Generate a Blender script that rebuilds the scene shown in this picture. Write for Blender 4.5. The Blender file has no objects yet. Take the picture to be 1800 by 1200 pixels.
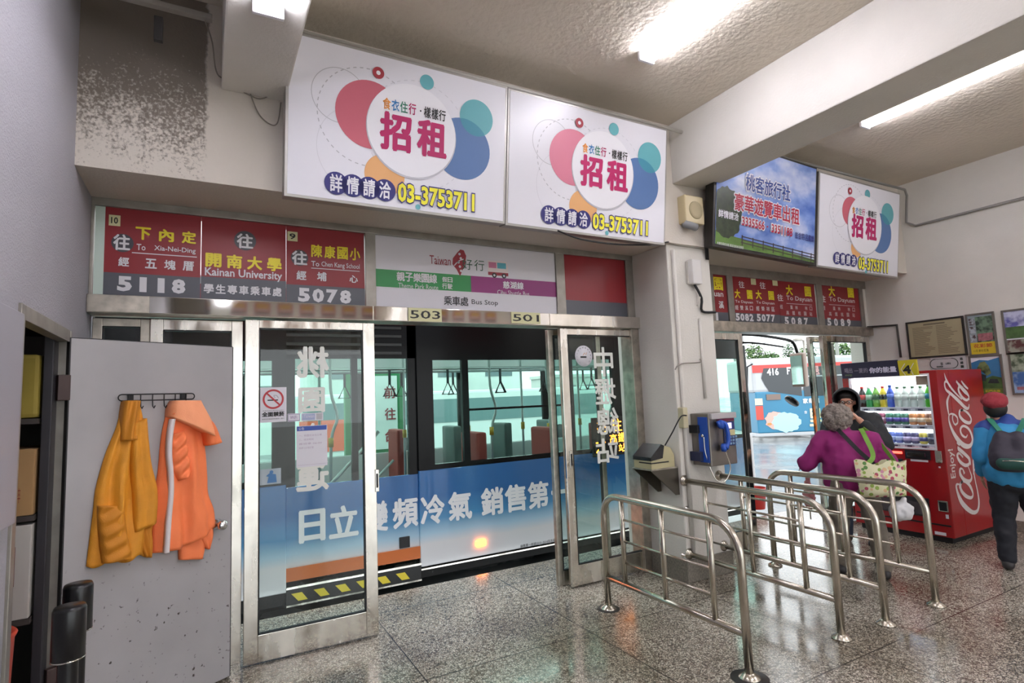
import bpy, bmesh, math, random
from mathutils import Vector, Matrix, noise
from mathutils.geometry import tessellate_polygon
random.seed(7)
scene = bpy.context.scene
COL = scene.collection
V = Vector

# ------------------------------------------------------------------ camera
CAM = V((0.0, 0.0, 1.65))
FPX = 982.5                                   # focal length for the 1800x1200 frame
def cam_axes(yaw, pitch, roll):
    fwd = V((math.sin(yaw)*math.cos(pitch), math.cos(yaw)*math.cos(pitch), math.sin(pitch)))
    rt = V((math.cos(yaw), -math.sin(yaw), 0)); up = rt.cross(fwd)
    c, s = math.cos(roll), math.sin(roll)
    return c*rt + s*up, -s*rt + c*up, fwd
RT, UP, FW = cam_axes(0.50282, 0.09786, -0.03988)
cd = bpy.data.cameras.new('camera'); cam = bpy.data.objects.new('camera', cd); COL.objects.link(cam)
cd.sensor_width = 36.0; cd.lens = FPX/1800*36; cd.clip_start = 0.05; cd.clip_end = 300
cam.matrix_world = Matrix(((RT.x, UP.x, -FW.x, CAM.x), (RT.y, UP.y, -FW.y, CAM.y), (RT.z, UP.z, -FW.z, CAM.z), (0, 0, 0, 1)))
scene.camera = cam

# ------------------------------------------------------------------ world: overcast daylight outside the station
w = bpy.data.worlds.new('overcast_sky'); scene.world = w; w.use_nodes = True
nt = w.node_tree; nt.nodes.clear()
wo = nt.nodes.new('ShaderNodeOutputWorld'); wb = nt.nodes.new('ShaderNodeBackground')
tc = nt.nodes.new('ShaderNodeTexCoord'); sx = nt.nodes.new('ShaderNodeSeparateXYZ'); cr = nt.nodes.new('ShaderNodeValToRGB')
nt.links.new(tc.outputs['Generated'], sx.inputs[0]); nt.links.new(sx.outputs['Z'], cr.inputs[0])
cr.color_ramp.elements[0].position = 0.0; cr.color_ramp.elements[0].color = (0.80, 0.84, 0.86, 1)
cr.color_ramp.elements[1].position = 0.6; cr.color_ramp.elements[1].color = (0.92, 0.97, 1.0, 1)
nt.links.new(cr.outputs[0], wb.inputs['Color']); wb.inputs['Strength'].default_value = 1.6
nt.links.new(wb.outputs[0], wo.inputs['Surface'])
TUBE_STRENGTH = 25.0
scene.view_settings.view_transform = 'Standard'; scene.view_settings.look = 'None'
scene.view_settings.gamma = 1.0; scene.view_settings.use_curve_mapping = False
scene.view_settings.exposure = 1.2
cy = scene.cycles
cy.use_denoising = True; cy.max_bounces = 8; cy.diffuse_bounces = 4; cy.glossy_bounces = 4
cy.transmission_bounces = 6; cy.transparent_max_bounces = 16; cy.caustics_reflective = False; cy.caustics_refractive = False
cy.sample_clamp_indirect = 6.0

# ------------------------------------------------------------------ helpers
def ray(x, y):
    return RT*(x-900) + UP*(600-y) + FW*FPX
def at(x, y, Y):                      # point of the plane y = Y seen at a picture position
    d = ray(x, y); return CAM + d*(Y-CAM.y)/d.y
def atx(x, y, X):
    d = ray(x, y); return CAM + d*(X-CAM.x)/d.x
def atz(x, y, Z):
    d = ray(x, y); return CAM + d*(Z-CAM.z)/d.z
class Fr:                             # a flat frame: origin, right, up, normal towards the viewer
    def __init__(s, O, u, v):
        s.O = V(O); s.u = V(u).normalized(); s.v = V(v).normalized(); s.n = s.u.cross(s.v).normalized()
    def p(s, a, b, c=0.0): return s.O + s.u*a + s.v*b + s.n*c
    def px(s, x, y):
        d = ray(x, y); t = (s.O-CAM).dot(s.n)/d.dot(s.n); q = CAM + d*t - s.O
        return q.dot(s.u), q.dot(s.v)
def FY(Y, x0=0, z0=0): return Fr((x0, Y, z0), (1, 0, 0), (0, 0, 1))
def FXr(X): return Fr((X, 0, 0), (0, -1, 0), (0, 0, 1))      # wall facing -x

def lin(c):
    if isinstance(c, str):
        c = [int(c[i:i+2], 16)/255 for i in (0, 2, 4)]
        return tuple(((x+0.055)/1.055)**2.4 if x > 0.04045 else x/12.92 for x in c)
    return tuple(c)
MATS = {}
def mat(name, col='808080', rough=0.6, metal=0.0, emit=0.0, ecol=None, bump=0.0, bscale=60.0, var=0.0, vscale=4.0, coat=0.0, spec=0.5):
    if name in MATS: return MATS[name]
    m = bpy.data.materials.new(name); m.use_nodes = True; n = m.node_tree; b = n.nodes['Principled BSDF']
    c = lin(col)
    b.inputs['Base Color'].default_value = (*c, 1); b.inputs['Roughness'].default_value = rough
    b.inputs['Metallic'].default_value = metal; b.inputs['Specular IOR Level'].default_value = spec
    b.inputs['Coat Weight'].default_value = coat; b.inputs['Coat Roughness'].default_value = 0.08
    if emit:
        b.inputs['Emission Color'].default_value = (*lin(ecol or col), 1); b.inputs['Emission Strength'].default_value = emit
    if var or bump:
        t = n.nodes.new('ShaderNodeTexCoord')
    if var:
        ns = n.nodes.new('ShaderNodeTexNoise'); ns.inputs['Scale'].default_value = vscale; ns.inputs['Detail'].default_value = 6
        n.links.new(t.outputs['Object'], ns.inputs['Vector'])
        mx = n.nodes.new('ShaderNodeValToRGB'); lo = [x*(1-var) for x in c]; hi = [min(1, x*(1+var*0.6)) for x in c]
        mx.color_ramp.elements[0].position = 0.3; mx.color_ramp.elements[0].color = (*lo, 1)
        mx.color_ramp.elements[1].position = 0.7; mx.color_ramp.elements[1].color = (*hi, 1)
        n.links.new(ns.outputs['Fac'], mx.inputs[0]); n.links.new(mx.outputs[0], b.inputs['Base Color'])
    if bump:
        nb = n.nodes.new('ShaderNodeTexNoise'); nb.inputs['Scale'].default_value = bscale; nb.inputs['Detail'].default_value = 4
        n.links.new(t.outputs['Object'], nb.inputs['Vector'])
        bp = n.nodes.new('ShaderNodeBump'); bp.inputs['Strength'].default_value = bump; bp.inputs['Distance'].default_value = 0.01
        n.links.new(nb.outputs['Fac'], bp.inputs['Height']); n.links.new(bp.outputs[0], b.inputs['Normal'])
    MATS[name] = m; return m
def glass(name, tint=(0.86, 0.95, 0.92), refl=1.0, rough=0.01):
    if name in MATS: return MATS[name]
    m = bpy.data.materials.new(name); m.use_nodes = True; n = m.node_tree; n.nodes.clear()
    o = n.nodes.new('ShaderNodeOutputMaterial'); mx = n.nodes.new('ShaderNodeMixShader')
    tr = n.nodes.new('ShaderNodeBsdfTransparent'); gl = n.nodes.new('ShaderNodeBsdfGlossy'); fr = n.nodes.new('ShaderNodeFresnel')
    tr.inputs[0].default_value = (*tint, 1); gl.inputs['Roughness'].default_value = rough; fr.inputs[0].default_value = 1.5
    ml = n.nodes.new('ShaderNodeMath'); ml.operation = 'MULTIPLY'; ml.inputs[1].default_value = refl; ml.use_clamp = True
    ge = n.nodes.new('ShaderNodeNewGeometry'); iv = n.nodes.new('ShaderNodeMath'); iv.operation = 'SUBTRACT'; iv.inputs[0].default_value = 1.0
    n.links.new(ge.outputs['Backfacing'], iv.inputs[1]); m2 = n.nodes.new('ShaderNodeMath'); m2.operation = 'MULTIPLY'
    n.links.new(fr.outputs[0], m2.inputs[0]); n.links.new(iv.outputs[0], m2.inputs[1])
    n.links.new(m2.outputs[0], ml.inputs[0]); n.links.new(ml.outputs[0], mx.inputs[0])
    n.links.new(tr.outputs[0], mx.inputs[1]); n.links.new(gl.outputs[0], mx.inputs[2]); n.links.new(mx.outputs[0], o.inputs[0])
    MATS[name] = m; return m

_fc = {}
def glyphs(body, off=0.0, sp=1.0):
    k = (body, off, sp)
    if k in _fc: return _fc[k]
    cj = any(ord(ch) > 0x2e00 for ch in body); bold = off
    if cj: off = 0.0
    cu = bpy.data.curves.new('t', 'FONT'); cu.body = body; cu.size = 1.0; cu.offset = off; cu.space_character = sp
    cu.resolution_u = 2
    ob = bpy.data.objects.new('t', cu); me = bpy.data.meshes.new_from_object(ob)
    vs = [(v.co.x, v.co.y) for v in me.vertices]; fs = [tuple(p.vertices) for p in me.polygons]
    bpy.data.objects.remove(ob); bpy.data.curves.remove(cu); bpy.data.meshes.remove(me)
    if cj:                                   # thicken by laying shifted copies over each other
        V0, F0, m = list(vs), list(fs), len(vs); vs = []; fs = []
        dirs = [(0, 0)] + [(math.cos(t)*bold, math.sin(t)*bold) for t in [2*math.pi*q/(6 if bold < 0.05 else 12) for q in range(6 if bold < 0.05 else 12)]]
        if bold <= 0: dirs = [(0, 0)]
        for j, (dx, dy) in enumerate(dirs):
            vs += [(x+dx, y+dy) for x, y in V0]; fs += [tuple(i+j*m for i in f) for f in F0]
    x0 = min(v[0] for v in vs); x1 = max(v[0] for v in vs); y0 = min(v[1] for v in vs); y1 = max(v[1] for v in vs)
    r = ([((x-x0)/(x1-x0), (y-y0)/(y1-y0)) for x, y in vs], fs, (m if cj else len(vs))); _fc[k] = r; return r

class MB:
    def __init__(s): s.v = []; s.f = []; s.m = []; s.mats = []; s.s = []
    def mi(s, m):
        if m not in s.mats: s.mats.append(m)
        return s.mats.index(m)
    def add(s, vs, fs, m, smooth=False):
        o = len(s.v); s.v += [tuple(x) for x in vs]; i = s.mi(m)
        for f in fs: s.f.append(tuple(a+o for a in f)); s.m.append(i); s.s.append(smooth)
        return s
    def box(s, lo, hi, m, bev=0.0, M=None):
        lo = [min(a, b) for a, b in zip(lo, hi)] if True else lo; 
        bm = bmesh.new(); bmesh.ops.create_cube(bm, size=1.0)
        hi2 = hi
        return s._fin(bm, lo, hi2, m, bev, M)
    def _fin(s, bm, lo, hi, m, bev, M):
        L = V([min(a, b) for a, b in zip(lo, hi)]); H = V([max(a, b) for a, b in zip(lo, hi)])
        c = (L+H)/2; d = H-L
        for v in bm.verts: v.co = V((v.co.x*d.x, v.co.y*d.y, v.co.z*d.z)) + c
        if bev: bmesh.ops.bevel(bm, geom=bm.edges[:], offset=min(bev, min(d)*0.45), segments=2, affect='EDGES', profile=0.6)
        if M is not None: bm.transform(M)
        bm.verts.index_update()
        s.add([v.co for v in bm.verts], [[v.index for v in f.verts] for f in bm.faces], m, False); bm.free(); return s
    def bx(s, c, d, m, bev=0.0, M=None):
        c = V(c); d = V(d)/2; bm = bmesh.new(); bmesh.ops.create_cube(bm, size=1.0)
        return s._fin(bm, c-d, c+d, m, bev, M)
    def fbox(s, F, a0, b0, a1, b1, c0, c1, m, bev=0.0):      # box in a flat frame
        M = Matrix(((F.u.x, F.v.x, F.n.x, F.O.x), (F.u.y, F.v.y, F.n.y, F.O.y), (F.u.z, F.v.z, F.n.z, F.O.z), (0, 0, 0, 1)))
        bm = bmesh.new(); bmesh.ops.create_cube(bm, size=1.0)
        return s._fin(bm, (a0, b0, c0), (a1, b1, c1), m, bev, M)
    def tube(s, pts, r, m, seg=10, closed=False, caps=True, flat=1.0):
        pts = [V(p) for p in pts]; n = len(pts); rr = r if isinstance(r, (list, tuple)) else [r]*n
        vs = []; fs = []; prev = None
        for i, p in enumerate(pts):
            if closed: t = pts[(i+1) % n]-pts[i-1]
            else: t = pts[min(i+1, n-1)]-pts[max(i-1, 0)]
            t.normalize()
            if prev is None:
                a = V((0, 0, 1)) if abs(t.z) < 0.9 else V((1, 0, 0)); a = (a - t*a.dot(t)).normalized()
            else:
                a = (prev - t*prev.dot(t)).normalized()
            prev = a; b = t.cross(a)
            for k in range(seg):
                th = 2*math.pi*k/seg; vs.append(p + (a*math.cos(th) + b*math.sin(th)*flat)*rr[i])
        for i in range(n if closed else n-1):
            j = (i+1) % n
            for k in range(seg): l = (k+1) % seg; fs.append((i*seg+k, i*seg+l, j*seg+l, j*seg+k))
        if caps and not closed:
            fs.append(tuple(range(seg-1, -1, -1))); fs.append(tuple((n-1)*seg+k for k in range(seg)))
        return s.add(vs, fs, m, True)
    def cyl(s, a, b, r, m, seg=16): return s.tube([a, b], r, m, seg)
    def lathe(s, prof, m, c=(0, 0, 0), seg=20, axis=None, up=None):
        Z = V(axis or (0, 0, 1)).normalized(); X = V((1, 0, 0)) if abs(Z.x) < 0.9 else V((0, 1, 0))
        X = (X - Z*X.dot(Z)).normalized(); Y = Z.cross(X); c = V(c); vs = []; fs = []
        for r, h in prof:
            for k in range(seg):
                th = 2*math.pi*k/seg; vs.append(c + Z*h + (X*math.cos(th)+Y*math.sin(th))*max(r, 1e-4))
        for i in range(len(prof)-1):
            for k in range(seg): l = (k+1) % seg; fs.append((i*seg+k, i*seg+l, (i+1)*seg+l, (i+1)*seg+k))
        if prof[0][0] > 2e-4: fs.append(tuple(range(seg-1, -1, -1)))
        if prof[-1][0] > 2e-4: fs.append(tuple((len(prof)-1)*seg+k for k in range(seg)))
        return s.add(vs, fs, m, True)
    def poly(s, F, pts, m, c=0.0):                              # flat polygon in a frame
        t = tessellate_polygon([[V((a, b, 0)) for a, b in pts]])
        return s.add([F.p(a, b, c) for a, b in pts], _orient(pts, t), m)
    def prism(s, F, pts, c0, c1, m):
        n = len(pts); t = _orient(pts, tessellate_polygon([[V((a, b, 0)) for a, b in pts]]))
        ar = sum(pts[i][0]*pts[(i+1) % n][1]-pts[(i+1) % n][0]*pts[i][1] for i in range(n))
        vs = [F.p(a, b, c0) for a, b in pts] + [F.p(a, b, c1) for a, b in pts]
        fs = [tuple(reversed(x)) for x in t] + [tuple(i+n for i in x) for x in t]
        for i in range(n):
            j = (i+1) % n; q = (i, j, j+n, i+n); fs.append(q if ar > 0 else tuple(reversed(q)))
        return s.add(vs, fs, m)
    def rect(s, F, a0, b0, a1, b1, m, c=0.0): return s.poly(F, [(a0, b0), (a1, b0), (a1, b1), (a0, b1)], m, c)
    def disc(s, F, a, b, r, m, c=0.0, seg=36, sx=1.0):
        return s.add([F.p(a+math.cos(2*math.pi*k/seg)*r*sx, b+math.sin(2*math.pi*k/seg)*r, c) for k in range(seg)], [tuple(range(seg))], m)
    def ring(s, F, a, b, r, w, m, c=0.0, seg=48, a0=0.0, a1=1.0, dash=0):
        for k in range(seg):
            if dash and k % 2: continue
            t0 = 2*math.pi*(a0+(a1-a0)*k/seg); t1 = 2*math.pi*(a0+(a1-a0)*(k+1)/seg)
            s.add([F.p(a+math.cos(t)*q, b+math.sin(t)*q, c) for t, q in ((t0, r-w/2), (t0, r+w/2), (t1, r+w/2), (t1, r-w/2))], [(0, 1, 2, 3)], m)
        return s
    def line(s, F, pts, w, m, c=0.0, closed=False):               # flat stroke; w may vary per point
        n = len(pts); P = [V((a, b, 0)) for a, b in pts]; vs = []; fs = []
        for i in range(n):
            if closed: t = P[(i+1) % n]-P[i-1]
            else: t = P[min(i+1, n-1)]-P[max(i-1, 0)]
            if t.length < 1e-9: t = V((1, 0, 0))
            t.normalize(); q = V((-t.y, t.x, 0)); ww = (w[i] if isinstance(w, (list, tuple)) else w)/2
            vs += [F.p(*(P[i]+q*ww).xy, c), F.p(*(P[i]-q*ww).xy, c)]
        for i in range(n if closed else n-1):
            j = (i+1) % n; fs.append((2*i, 2*i+1, 2*j+1, 2*j))
        return s.add(vs, fs, m)
    def text(s, F, body, ll, ur, m, c=0.002, off=0.0, sp=1.0, mirror=False):
        vs, fs, per = glyphs(body, off, sp); (a0, b0), (a1, b1) = ll, ur; nl = max(1, len(vs)//per)
        if mirror: vs = [(1-x, y) for x, y in vs]; fs = [tuple(reversed(f)) for f in fs]
        return s.add([F.p(a0+(a1-a0)*x, b0+(b1-b0)*y, c+0.0008*(i//per)/nl) for i, (x, y) in enumerate(vs)], fs, m)
    def ptext(s, F, body, x0, y0, x1, y1, m, c=0.002, off=0.0, sp=1.0, mirror=False):   # lower-left and upper-right picture corners
        return s.text(F, body, F.px(x0, y0), F.px(x1, y1), m, c, off, sp, mirror)
    def build(s, name, parent=None, label=None, cat=None, group=None, kind=None, mods=None):
        me = bpy.data.meshes.new(name)
        org = V((0, 0, 0))
        if parent is not None: org = V(parent['_o'][:]) if '_o' in parent else V((0, 0, 0))
        me.from_pydata([tuple(V(v)-org) for v in s.v], [], s.f); 
        for m in s.mats: me.materials.append(m)
        me.polygons.foreach_set('material_index', s.m); me.polygons.foreach_set('use_smooth', s.s)
        me.validate(); me.update()
        o = bpy.data.objects.new(name, me); COL.objects.link(o); o['_o'] = list(org)
        if parent is not None: o.parent = parent
        if label: o['label'] = label
        if cat: o['category'] = cat
        if group: o['group'] = group
        if kind: o['kind'] = kind
        return o
def _orient(pts, tris):
    out = []
    for t in tris:
        a, b, c = [pts[i] for i in t]
        ar = (b[0]-a[0])*(c[1]-a[1])-(b[1]-a[1])*(c[0]-a[0])
        out.append(tuple(t) if ar > 0 else tuple(reversed(t)))
    return out
ROOT = {}
def thing(name, label, cat, loc=(0, 0, 0), group=None, kind=None):
    o = bpy.data.objects.new(name, None); COL.objects.link(o); o.location = loc; o.empty_display_size = 0.1
    o['_o'] = list(loc)
    if label: o['label'] = label
    if cat: o['category'] = cat
    if group: o['group'] = group
    if kind: o['kind'] = kind
    return o
def dup(root, loc, label=None, group=None):
    def cp(o, par):
        c = o.copy(); COL.objects.link(c)
        if par is not None: c.parent = par
        for ch in [x for x in KIDS.get(o.name, [])]: cp(ch, c)
        return c
    KIDS = {}
    for x in COL.objects:
        if x.parent: KIDS.setdefault(x.parent.name, []).append(x)
    r = cp(root, None); r.location = loc
    if label: r['label'] = label
    if group: r['group'] = group
    return r
def arc(c, r, a0, a1, n, ax, ay):                # points on an arc in the plane of two unit vectors
    c = V(c); return [c + V(ax)*math.cos(math.radians(a0+(a1-a0)*i/n))*r + V(ay)*math.sin(math.radians(a0+(a1-a0)*i/n))*r for i in range(n+1)]
def smooth_path(pts, n=6):                       # Catmull-Rom through 3D/2D points
    P = [V(p) for p in pts]; out = []
    for i in range(len(P)-1):
        p0 = P[max(i-1, 0)]; p1 = P[i]; p2 = P[i+1]; p3 = P[min(i+2, len(P)-1)]
        for k in range(n):
            t = k/n; out.append(0.5*((2*p1)+(p2-p0)*t+(2*p0-5*p1+4*p2-p3)*t*t+(3*p1-p0-3*p2+p3)*t**3))
    out.append(P[-1]); return out

def rough_noise(m, lo, hi, sc=(3, 3, 0.8), a=0.4, b=0.62):
    n = m.node_tree; t = n.nodes.new('ShaderNodeTexCoord'); mp = n.nodes.new('ShaderNodeMapping'); mp.inputs['Scale'].default_value = sc
    z = n.nodes.new('ShaderNodeTexNoise'); z.inputs['Scale'].default_value = 2.0; z.inputs['Detail'].default_value = 5; r = n.nodes.new('ShaderNodeMapRange')
    r.inputs[1].default_value = a; r.inputs[2].default_value = b; r.inputs[3].default_value = lo; r.inputs[4].default_value = hi
    n.links.new(t.outputs['Object'], mp.inputs[0]); n.links.new(mp.outputs[0], z.inputs['Vector']); n.links.new(z.outputs['Fac'], r.inputs[0]); n.links.new(r.outputs[0], n.nodes['Principled BSDF'].inputs['Roughness'])
# common materials
STEEL = mat('brushed_stainless', 'e4dfd6', 0.2, 1.0, var=0.12, vscale=7)
rough_noise(STEEL, 0.05, 0.34)
STEELM = mat('polished_stainless', 'd2d0cb', 0.05, 1.0)
STEELD = mat('dull_stainless', 'bdb6aa', 0.38, 1.0, var=0.3, vscale=14)
ALU = mat('grey_aluminium', '9a958d', 0.45, 0.6, var=0.2, vscale=8)
CHROME = mat('chrome', 'e0e0e0', 0.08, 1.0)
BLACK = mat('black_rubber', '17171a', 0.5)
WHITE = mat('white_print', 'e9e8ee', 0.45)
DARK = mat('dark_plastic', '26262a', 0.4)
# ------------------------------------------------------------------ setting materials
def plaster(name, col, bump=0.5, bscale=70, var=0.10):
    return mat(name, col, 0.85, bump=bump, bscale=bscale, var=var, vscale=1.3)
PW = plaster('white_plaster', 'dcd8d0', 0.25, 60, 0.10)
PL = plaster('left_wall_plaster', 'a3a1a6', 0.5, 120, 0.08)
PC = plaster('ceiling_roughcast', 'ddd3c3', 1.0, 22, 0.10)
def terrazzo():
    m = bpy.data.materials.new('terrazzo'); m.use_nodes = True; n = m.node_tree; b = n.nodes['Principled BSDF']; L = n.links
    t = n.nodes.new('ShaderNodeTexCoord')
    def vor(scale, feat='F1'):
        v = n.nodes.new('ShaderNodeTexVoronoi'); v.inputs['Scale'].default_value = scale; v.feature = feat
        L.new(t.outputs['Object'], v.inputs['Vector']); return v
    def ramp(src, els):
        r = n.nodes.new('ShaderNodeValToRGB'); e = r.color_ramp.elements
        e[0].position, e[0].color = els[0][0], (*lin(els[0][1]), 1); e[1].position, e[1].color = els[1][0], (*lin(els[1][1]), 1)
        for p, c in els[2:]: q = e.new(p); q.color = (*lin(c), 1)
        L.new(src, r.inputs[0]); return r
    def mixc(f, a, bb, mode='MIX'):
        x = n.nodes.new('ShaderNodeMix'); x.data_type = 'RGBA'; x.blend_type = mode
        if isinstance(f, float): x.inputs[0].default_value = f
        else: L.new(f, x.inputs[0])
        for sck, val in ((6, a), (7, bb)):
            if isinstance(val, tuple): x.inputs[sck].default_value = val
            else: L.new(val, x.inputs[sck])
        return x.outputs[2]
    nz = n.nodes.new('ShaderNodeTexNoise'); nz.inputs['Scale'].default_value = 90; nz.inputs['Detail'].default_value = 2
    L.new(t.outputs['Object'], nz.inputs['Vector'])
    ad = n.nodes.new('ShaderNodeMix'); ad.data_type = 'RGBA'; ad.blend_type = 'LINEAR_LIGHT'; ad.inputs[0].default_value = 0.006
    L.new(t.outputs['Object'], ad.inputs[6]); L.new(nz.outputs['Color'], ad.inputs[7])
    v1 = vor(70); L.new(ad.outputs[2], v1.inputs['Vector'])
    v2 = vor(70, 'DISTANCE_TO_EDGE'); L.new(ad.outputs[2], v2.inputs['Vector'])
    sep = n.nodes.new('ShaderNodeSeparateColor'); L.new(v1.outputs['Color'], sep.inputs[0])
    chip = ramp(sep.outputs[0], [(0.0, '7a7063'), (0.18, 'a79f90'), (0.4, 'cfc8b8'), (0.8, 'e6dfd0'), (1.0, 'b5a696')])
    edge = ramp(v2.outputs['Distance'], [(0.03, '000000'), (0.15, 'ffffff')])
    c1 = mixc(edge.outputs[0], (*lin('453e35'), 1), chip.outputs[0])
    # dirt and joints
    nd = n.nodes.new('ShaderNodeTexNoise'); nd.inputs['Scale'].default_value = 1.1; nd.inputs['Detail'].default_value = 8
    L.new(t.outputs['Object'], nd.inputs['Vector'])
    dr = ramp(nd.outputs['Fac'], [(0.3, 'b8b2a8'), (0.62, 'ffffff')])
    c2 = mixc(1.0, c1, dr.outputs[0], 'MULTIPLY')
    sp = n.nodes.new('ShaderNodeSeparateXYZ'); L.new(t.outputs['Object'], sp.inputs[0])
    def joint(out, off, per):
        a = n.nodes.new('ShaderNodeMath'); a.operation = 'SUBTRACT'; L.new(out, a.inputs[0]); a.inputs[1].default_value = off
        p = n.nodes.new('ShaderNodeMath'); p.operation = 'PINGPONG'; L.new(a.outputs[0], p.inputs[0]); p.inputs[1].default_value = per/2
        c = n.nodes.new('ShaderNodeMath'); c.operation = 'LESS_THAN'; L.new(p.outputs[0], c.inputs[0]); c.inputs[1].default_value = 0.004
        return c.outputs[0]
    mxj = n.nodes.new('ShaderNodeMath'); mxj.operation = 'MAXIMUM'
    L.new(joint(sp.outputs[1], 2.14, 1.2), mxj.inputs[0]); L.new(joint(sp.outputs[0], 1.165, 1.2), mxj.inputs[1])
    c3 = mixc(mxj.outputs[0], c2, (*lin('3d362e'), 1))
    vg = vor(2.3); vg.inputs['Randomness'].default_value = 1.0
    gs = n.nodes.new('ShaderNodeMath'); gs.operation = 'LESS_THAN'; gs.inputs[1].default_value = 0.055
    gn = n.nodes.new('ShaderNodeMath'); gn.operation = 'MULTIPLY_ADD'; L.new(nz.outputs['Fac'], gn.inputs[0]); gn.inputs[1].default_value = 0.05; L.new(vg.outputs['Distance'], gn.inputs[2]); L.new(gn.outputs[0], gs.inputs[0])
    gm = n.nodes.new('ShaderNodeMath'); gm.operation = 'MULTIPLY'; gm.inputs[1].default_value = 0.6; L.new(gs.outputs[0], gm.inputs[0])
    c3 = mixc(gm.outputs[0], c3, (*lin('2e2822'), 1))
    L.new(c3, b.inputs['Base Color'])
    n2 = n.nodes.new('ShaderNodeTexNoise'); n2.inputs['Scale'].default_value = 2.2; n2.inputs['Detail'].default_value = 5
    L.new(t.outputs['Object'], n2.inputs['Vector'])
    mr = n.nodes.new('ShaderNodeMapRange'); mr.inputs[1].default_value = 0.3; mr.inputs[2].default_value = 0.7; mr.inputs[3].default_value = 0.08; mr.inputs[4].default_value = 0.26
    L.new(n2.outputs['Fac'], mr.inputs[0]); L.new(mr.outputs[0], b.inputs['Roughness'])
    b.inputs['Specular IOR Level'].default_value = 0.7
    return m
TER = terrazzo()
XL, XR, YB, ZC = -0.63, 7.62, -5.5, 4.09
ZS = 2.972                              # underside of the upper wall
def stained_wall():
    m = plaster('front_wall_plaster', 'd3cbc0', 0.25, 60, 0.06); n = m.node_tree; b = n.nodes['Principled BSDF']; L = n.links
    t = n.nodes.new('ShaderNodeTexCoord'); s = n.nodes.new('ShaderNodeSeparateXYZ'); L.new(t.outputs['Object'], s.inputs[0])
    nz = n.nodes.new('ShaderNodeTexNoise'); nz.inputs['Scale'].default_value = 7; nz.inputs['Detail'].default_value = 12; nz.inputs['Roughness'].default_value = 0.75
    L.new(t.outputs['Object'], nz.inputs['Vector'])
    nf = n.nodes.new('ShaderNodeTexNoise'); nf.inputs['Scale'].default_value = 75; nf.inputs['Detail'].default_value = 6; L.new(t.outputs['Object'], nf.inputs['Vector'])
    def math_(op, a, bb, clamp=False):
        x = n.nodes.new('ShaderNodeMath'); x.operation = op; x.use_clamp = clamp
        for i, q in enumerate((a, bb)):
            if isinstance(q, (int, float)): x.inputs[i].default_value = q
            else: L.new(q, x.inputs[i])
        return x.outputs[0]
    edge = math_('ADD', s.outputs[0], math_('MULTIPLY', math_('SUBTRACT', nz.outputs['Fac'], 0.5), 0.10))
    inx = math_('MULTIPLY', math_('SUBTRACT', -0.01, edge), 60, True)                      # mould only left of the repainted strip
    hz = math_('MULTIPLY', math_('SUBTRACT', s.outputs[2], 3.02), 1.6)                    # thicker upwards
    den = math_('ADD', hz, math_('MULTIPLY', math_('SUBTRACT', nz.outputs['Fac'], 0.5), 1.6))
    spk = math_('MULTIPLY', math_('SUBTRACT', math_('ADD', den, math_('MULTIPLY', math_('SUBTRACT', nf.outputs['Fac'], 0.5), 2.2)), 0.10), 1.8, True)
    k = math_('MULTIPLY', math_('MULTIPLY', inx, math_('GREATER_THAN', s.outputs[2], ZS+0.003)), math_('MULTIPLY', spk, 0.78))
    mx = n.nodes.new('ShaderNodeMix'); mx.data_type = 'RGBA'; L.new(k, mx.inputs[0])
    old = b.inputs['Base Color'].links[0].from_socket; L.new(old, mx.inputs[6]); mx.inputs[7].default_value = (*lin('55483c'), 1)
    L.new(mx.outputs[2], b.inputs['Base Color'])
    return m
PS = stained_wall()


YF, YH, YT = 3.62, 4.08, 4.16           # upper wall face, door header face, sign / door plane
ZS = 2.972                              # underside of the upper wall
DO0, DO1, DZ = 2.79, 3.66, 2.05         # store room opening in the left wall
m = MB().box((XL-0.0, YB, -0.12), (XR, 4.95, 0), TER); m.build('floor', kind='structure')
m = MB().box((XL-0.3, YB-0.2, ZC), (XR+0.3, YF+0.8, ZC+0.2), PC); m.build('ceiling', kind='structure')
m = MB(); m.box((XL-0.03, YB, 0), (XL, DO0, ZC), PL); m.box((XL-0.03, DO1, 0), (XL, 4.3, ZC), PL); m.box((XL-0.03, DO0, DZ), (XL, DO1, ZC), PL)
m.build('wall_left', kind='structure')
MB().box((XR, YB, 0), (XR+0.2, 4.4, ZC), PW).build('wall_right', kind='structure')
m = MB().box((XL-0.12, YB-0.2, 2.95), (XR+0.2, YB, ZC), PW)
for x in (XL-0.12, 2.1, 4.85, XR-0.1): m.box((x, YB-0.2, 0), (x+0.3, YB, 2.95), PW)
m.build('wall_back', kind='structure')                              # unseen rear side, left open below to let daylight fill the hall
MB().box((-30, -40, -0.2), (40, YB-0.2, -0.05), mat('bounce_ground_pale', 'b5b4ae', 0.7, var=0.1)).build('ground_rear_bounce', kind='structure')  # unseen pale ground, added to bounce daylight up to the ceiling
MB().box((XL, YF, ZS), (XR, 4.42, ZC), PS).build('wall_front', kind='structure')
m = MB().box((3.65, 3.665, 0), (4.195, 4.42, ZS), PW, 0.012); m.build('wall_pillar', kind='structure')
# skirting on the pillar
MB().box((3.635, 3.652, 0), (4.205, 4.1, 0.19), mat('dark_terrazzo_skirting', '7b756b', 0.3, var=0.4, vscale=60), 0.008).build('baseboard_pillar', kind='structure')
MB().box((XR-0.015, YB, 0), (XR, 2.9, 0.12), mat('dark_terrazzo_skirting'), 0.003).build('baseboard_right', kind='structure')
MB().box((3.735, YB, 3.53), (4.15, YF, ZC), PW, 0.01).build('trim_1', kind='structure')
MB().box((0.06, YB, 3.56), (0.42, YF, ZC), PW, 0.01).build('trim_2', kind='structure')

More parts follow.
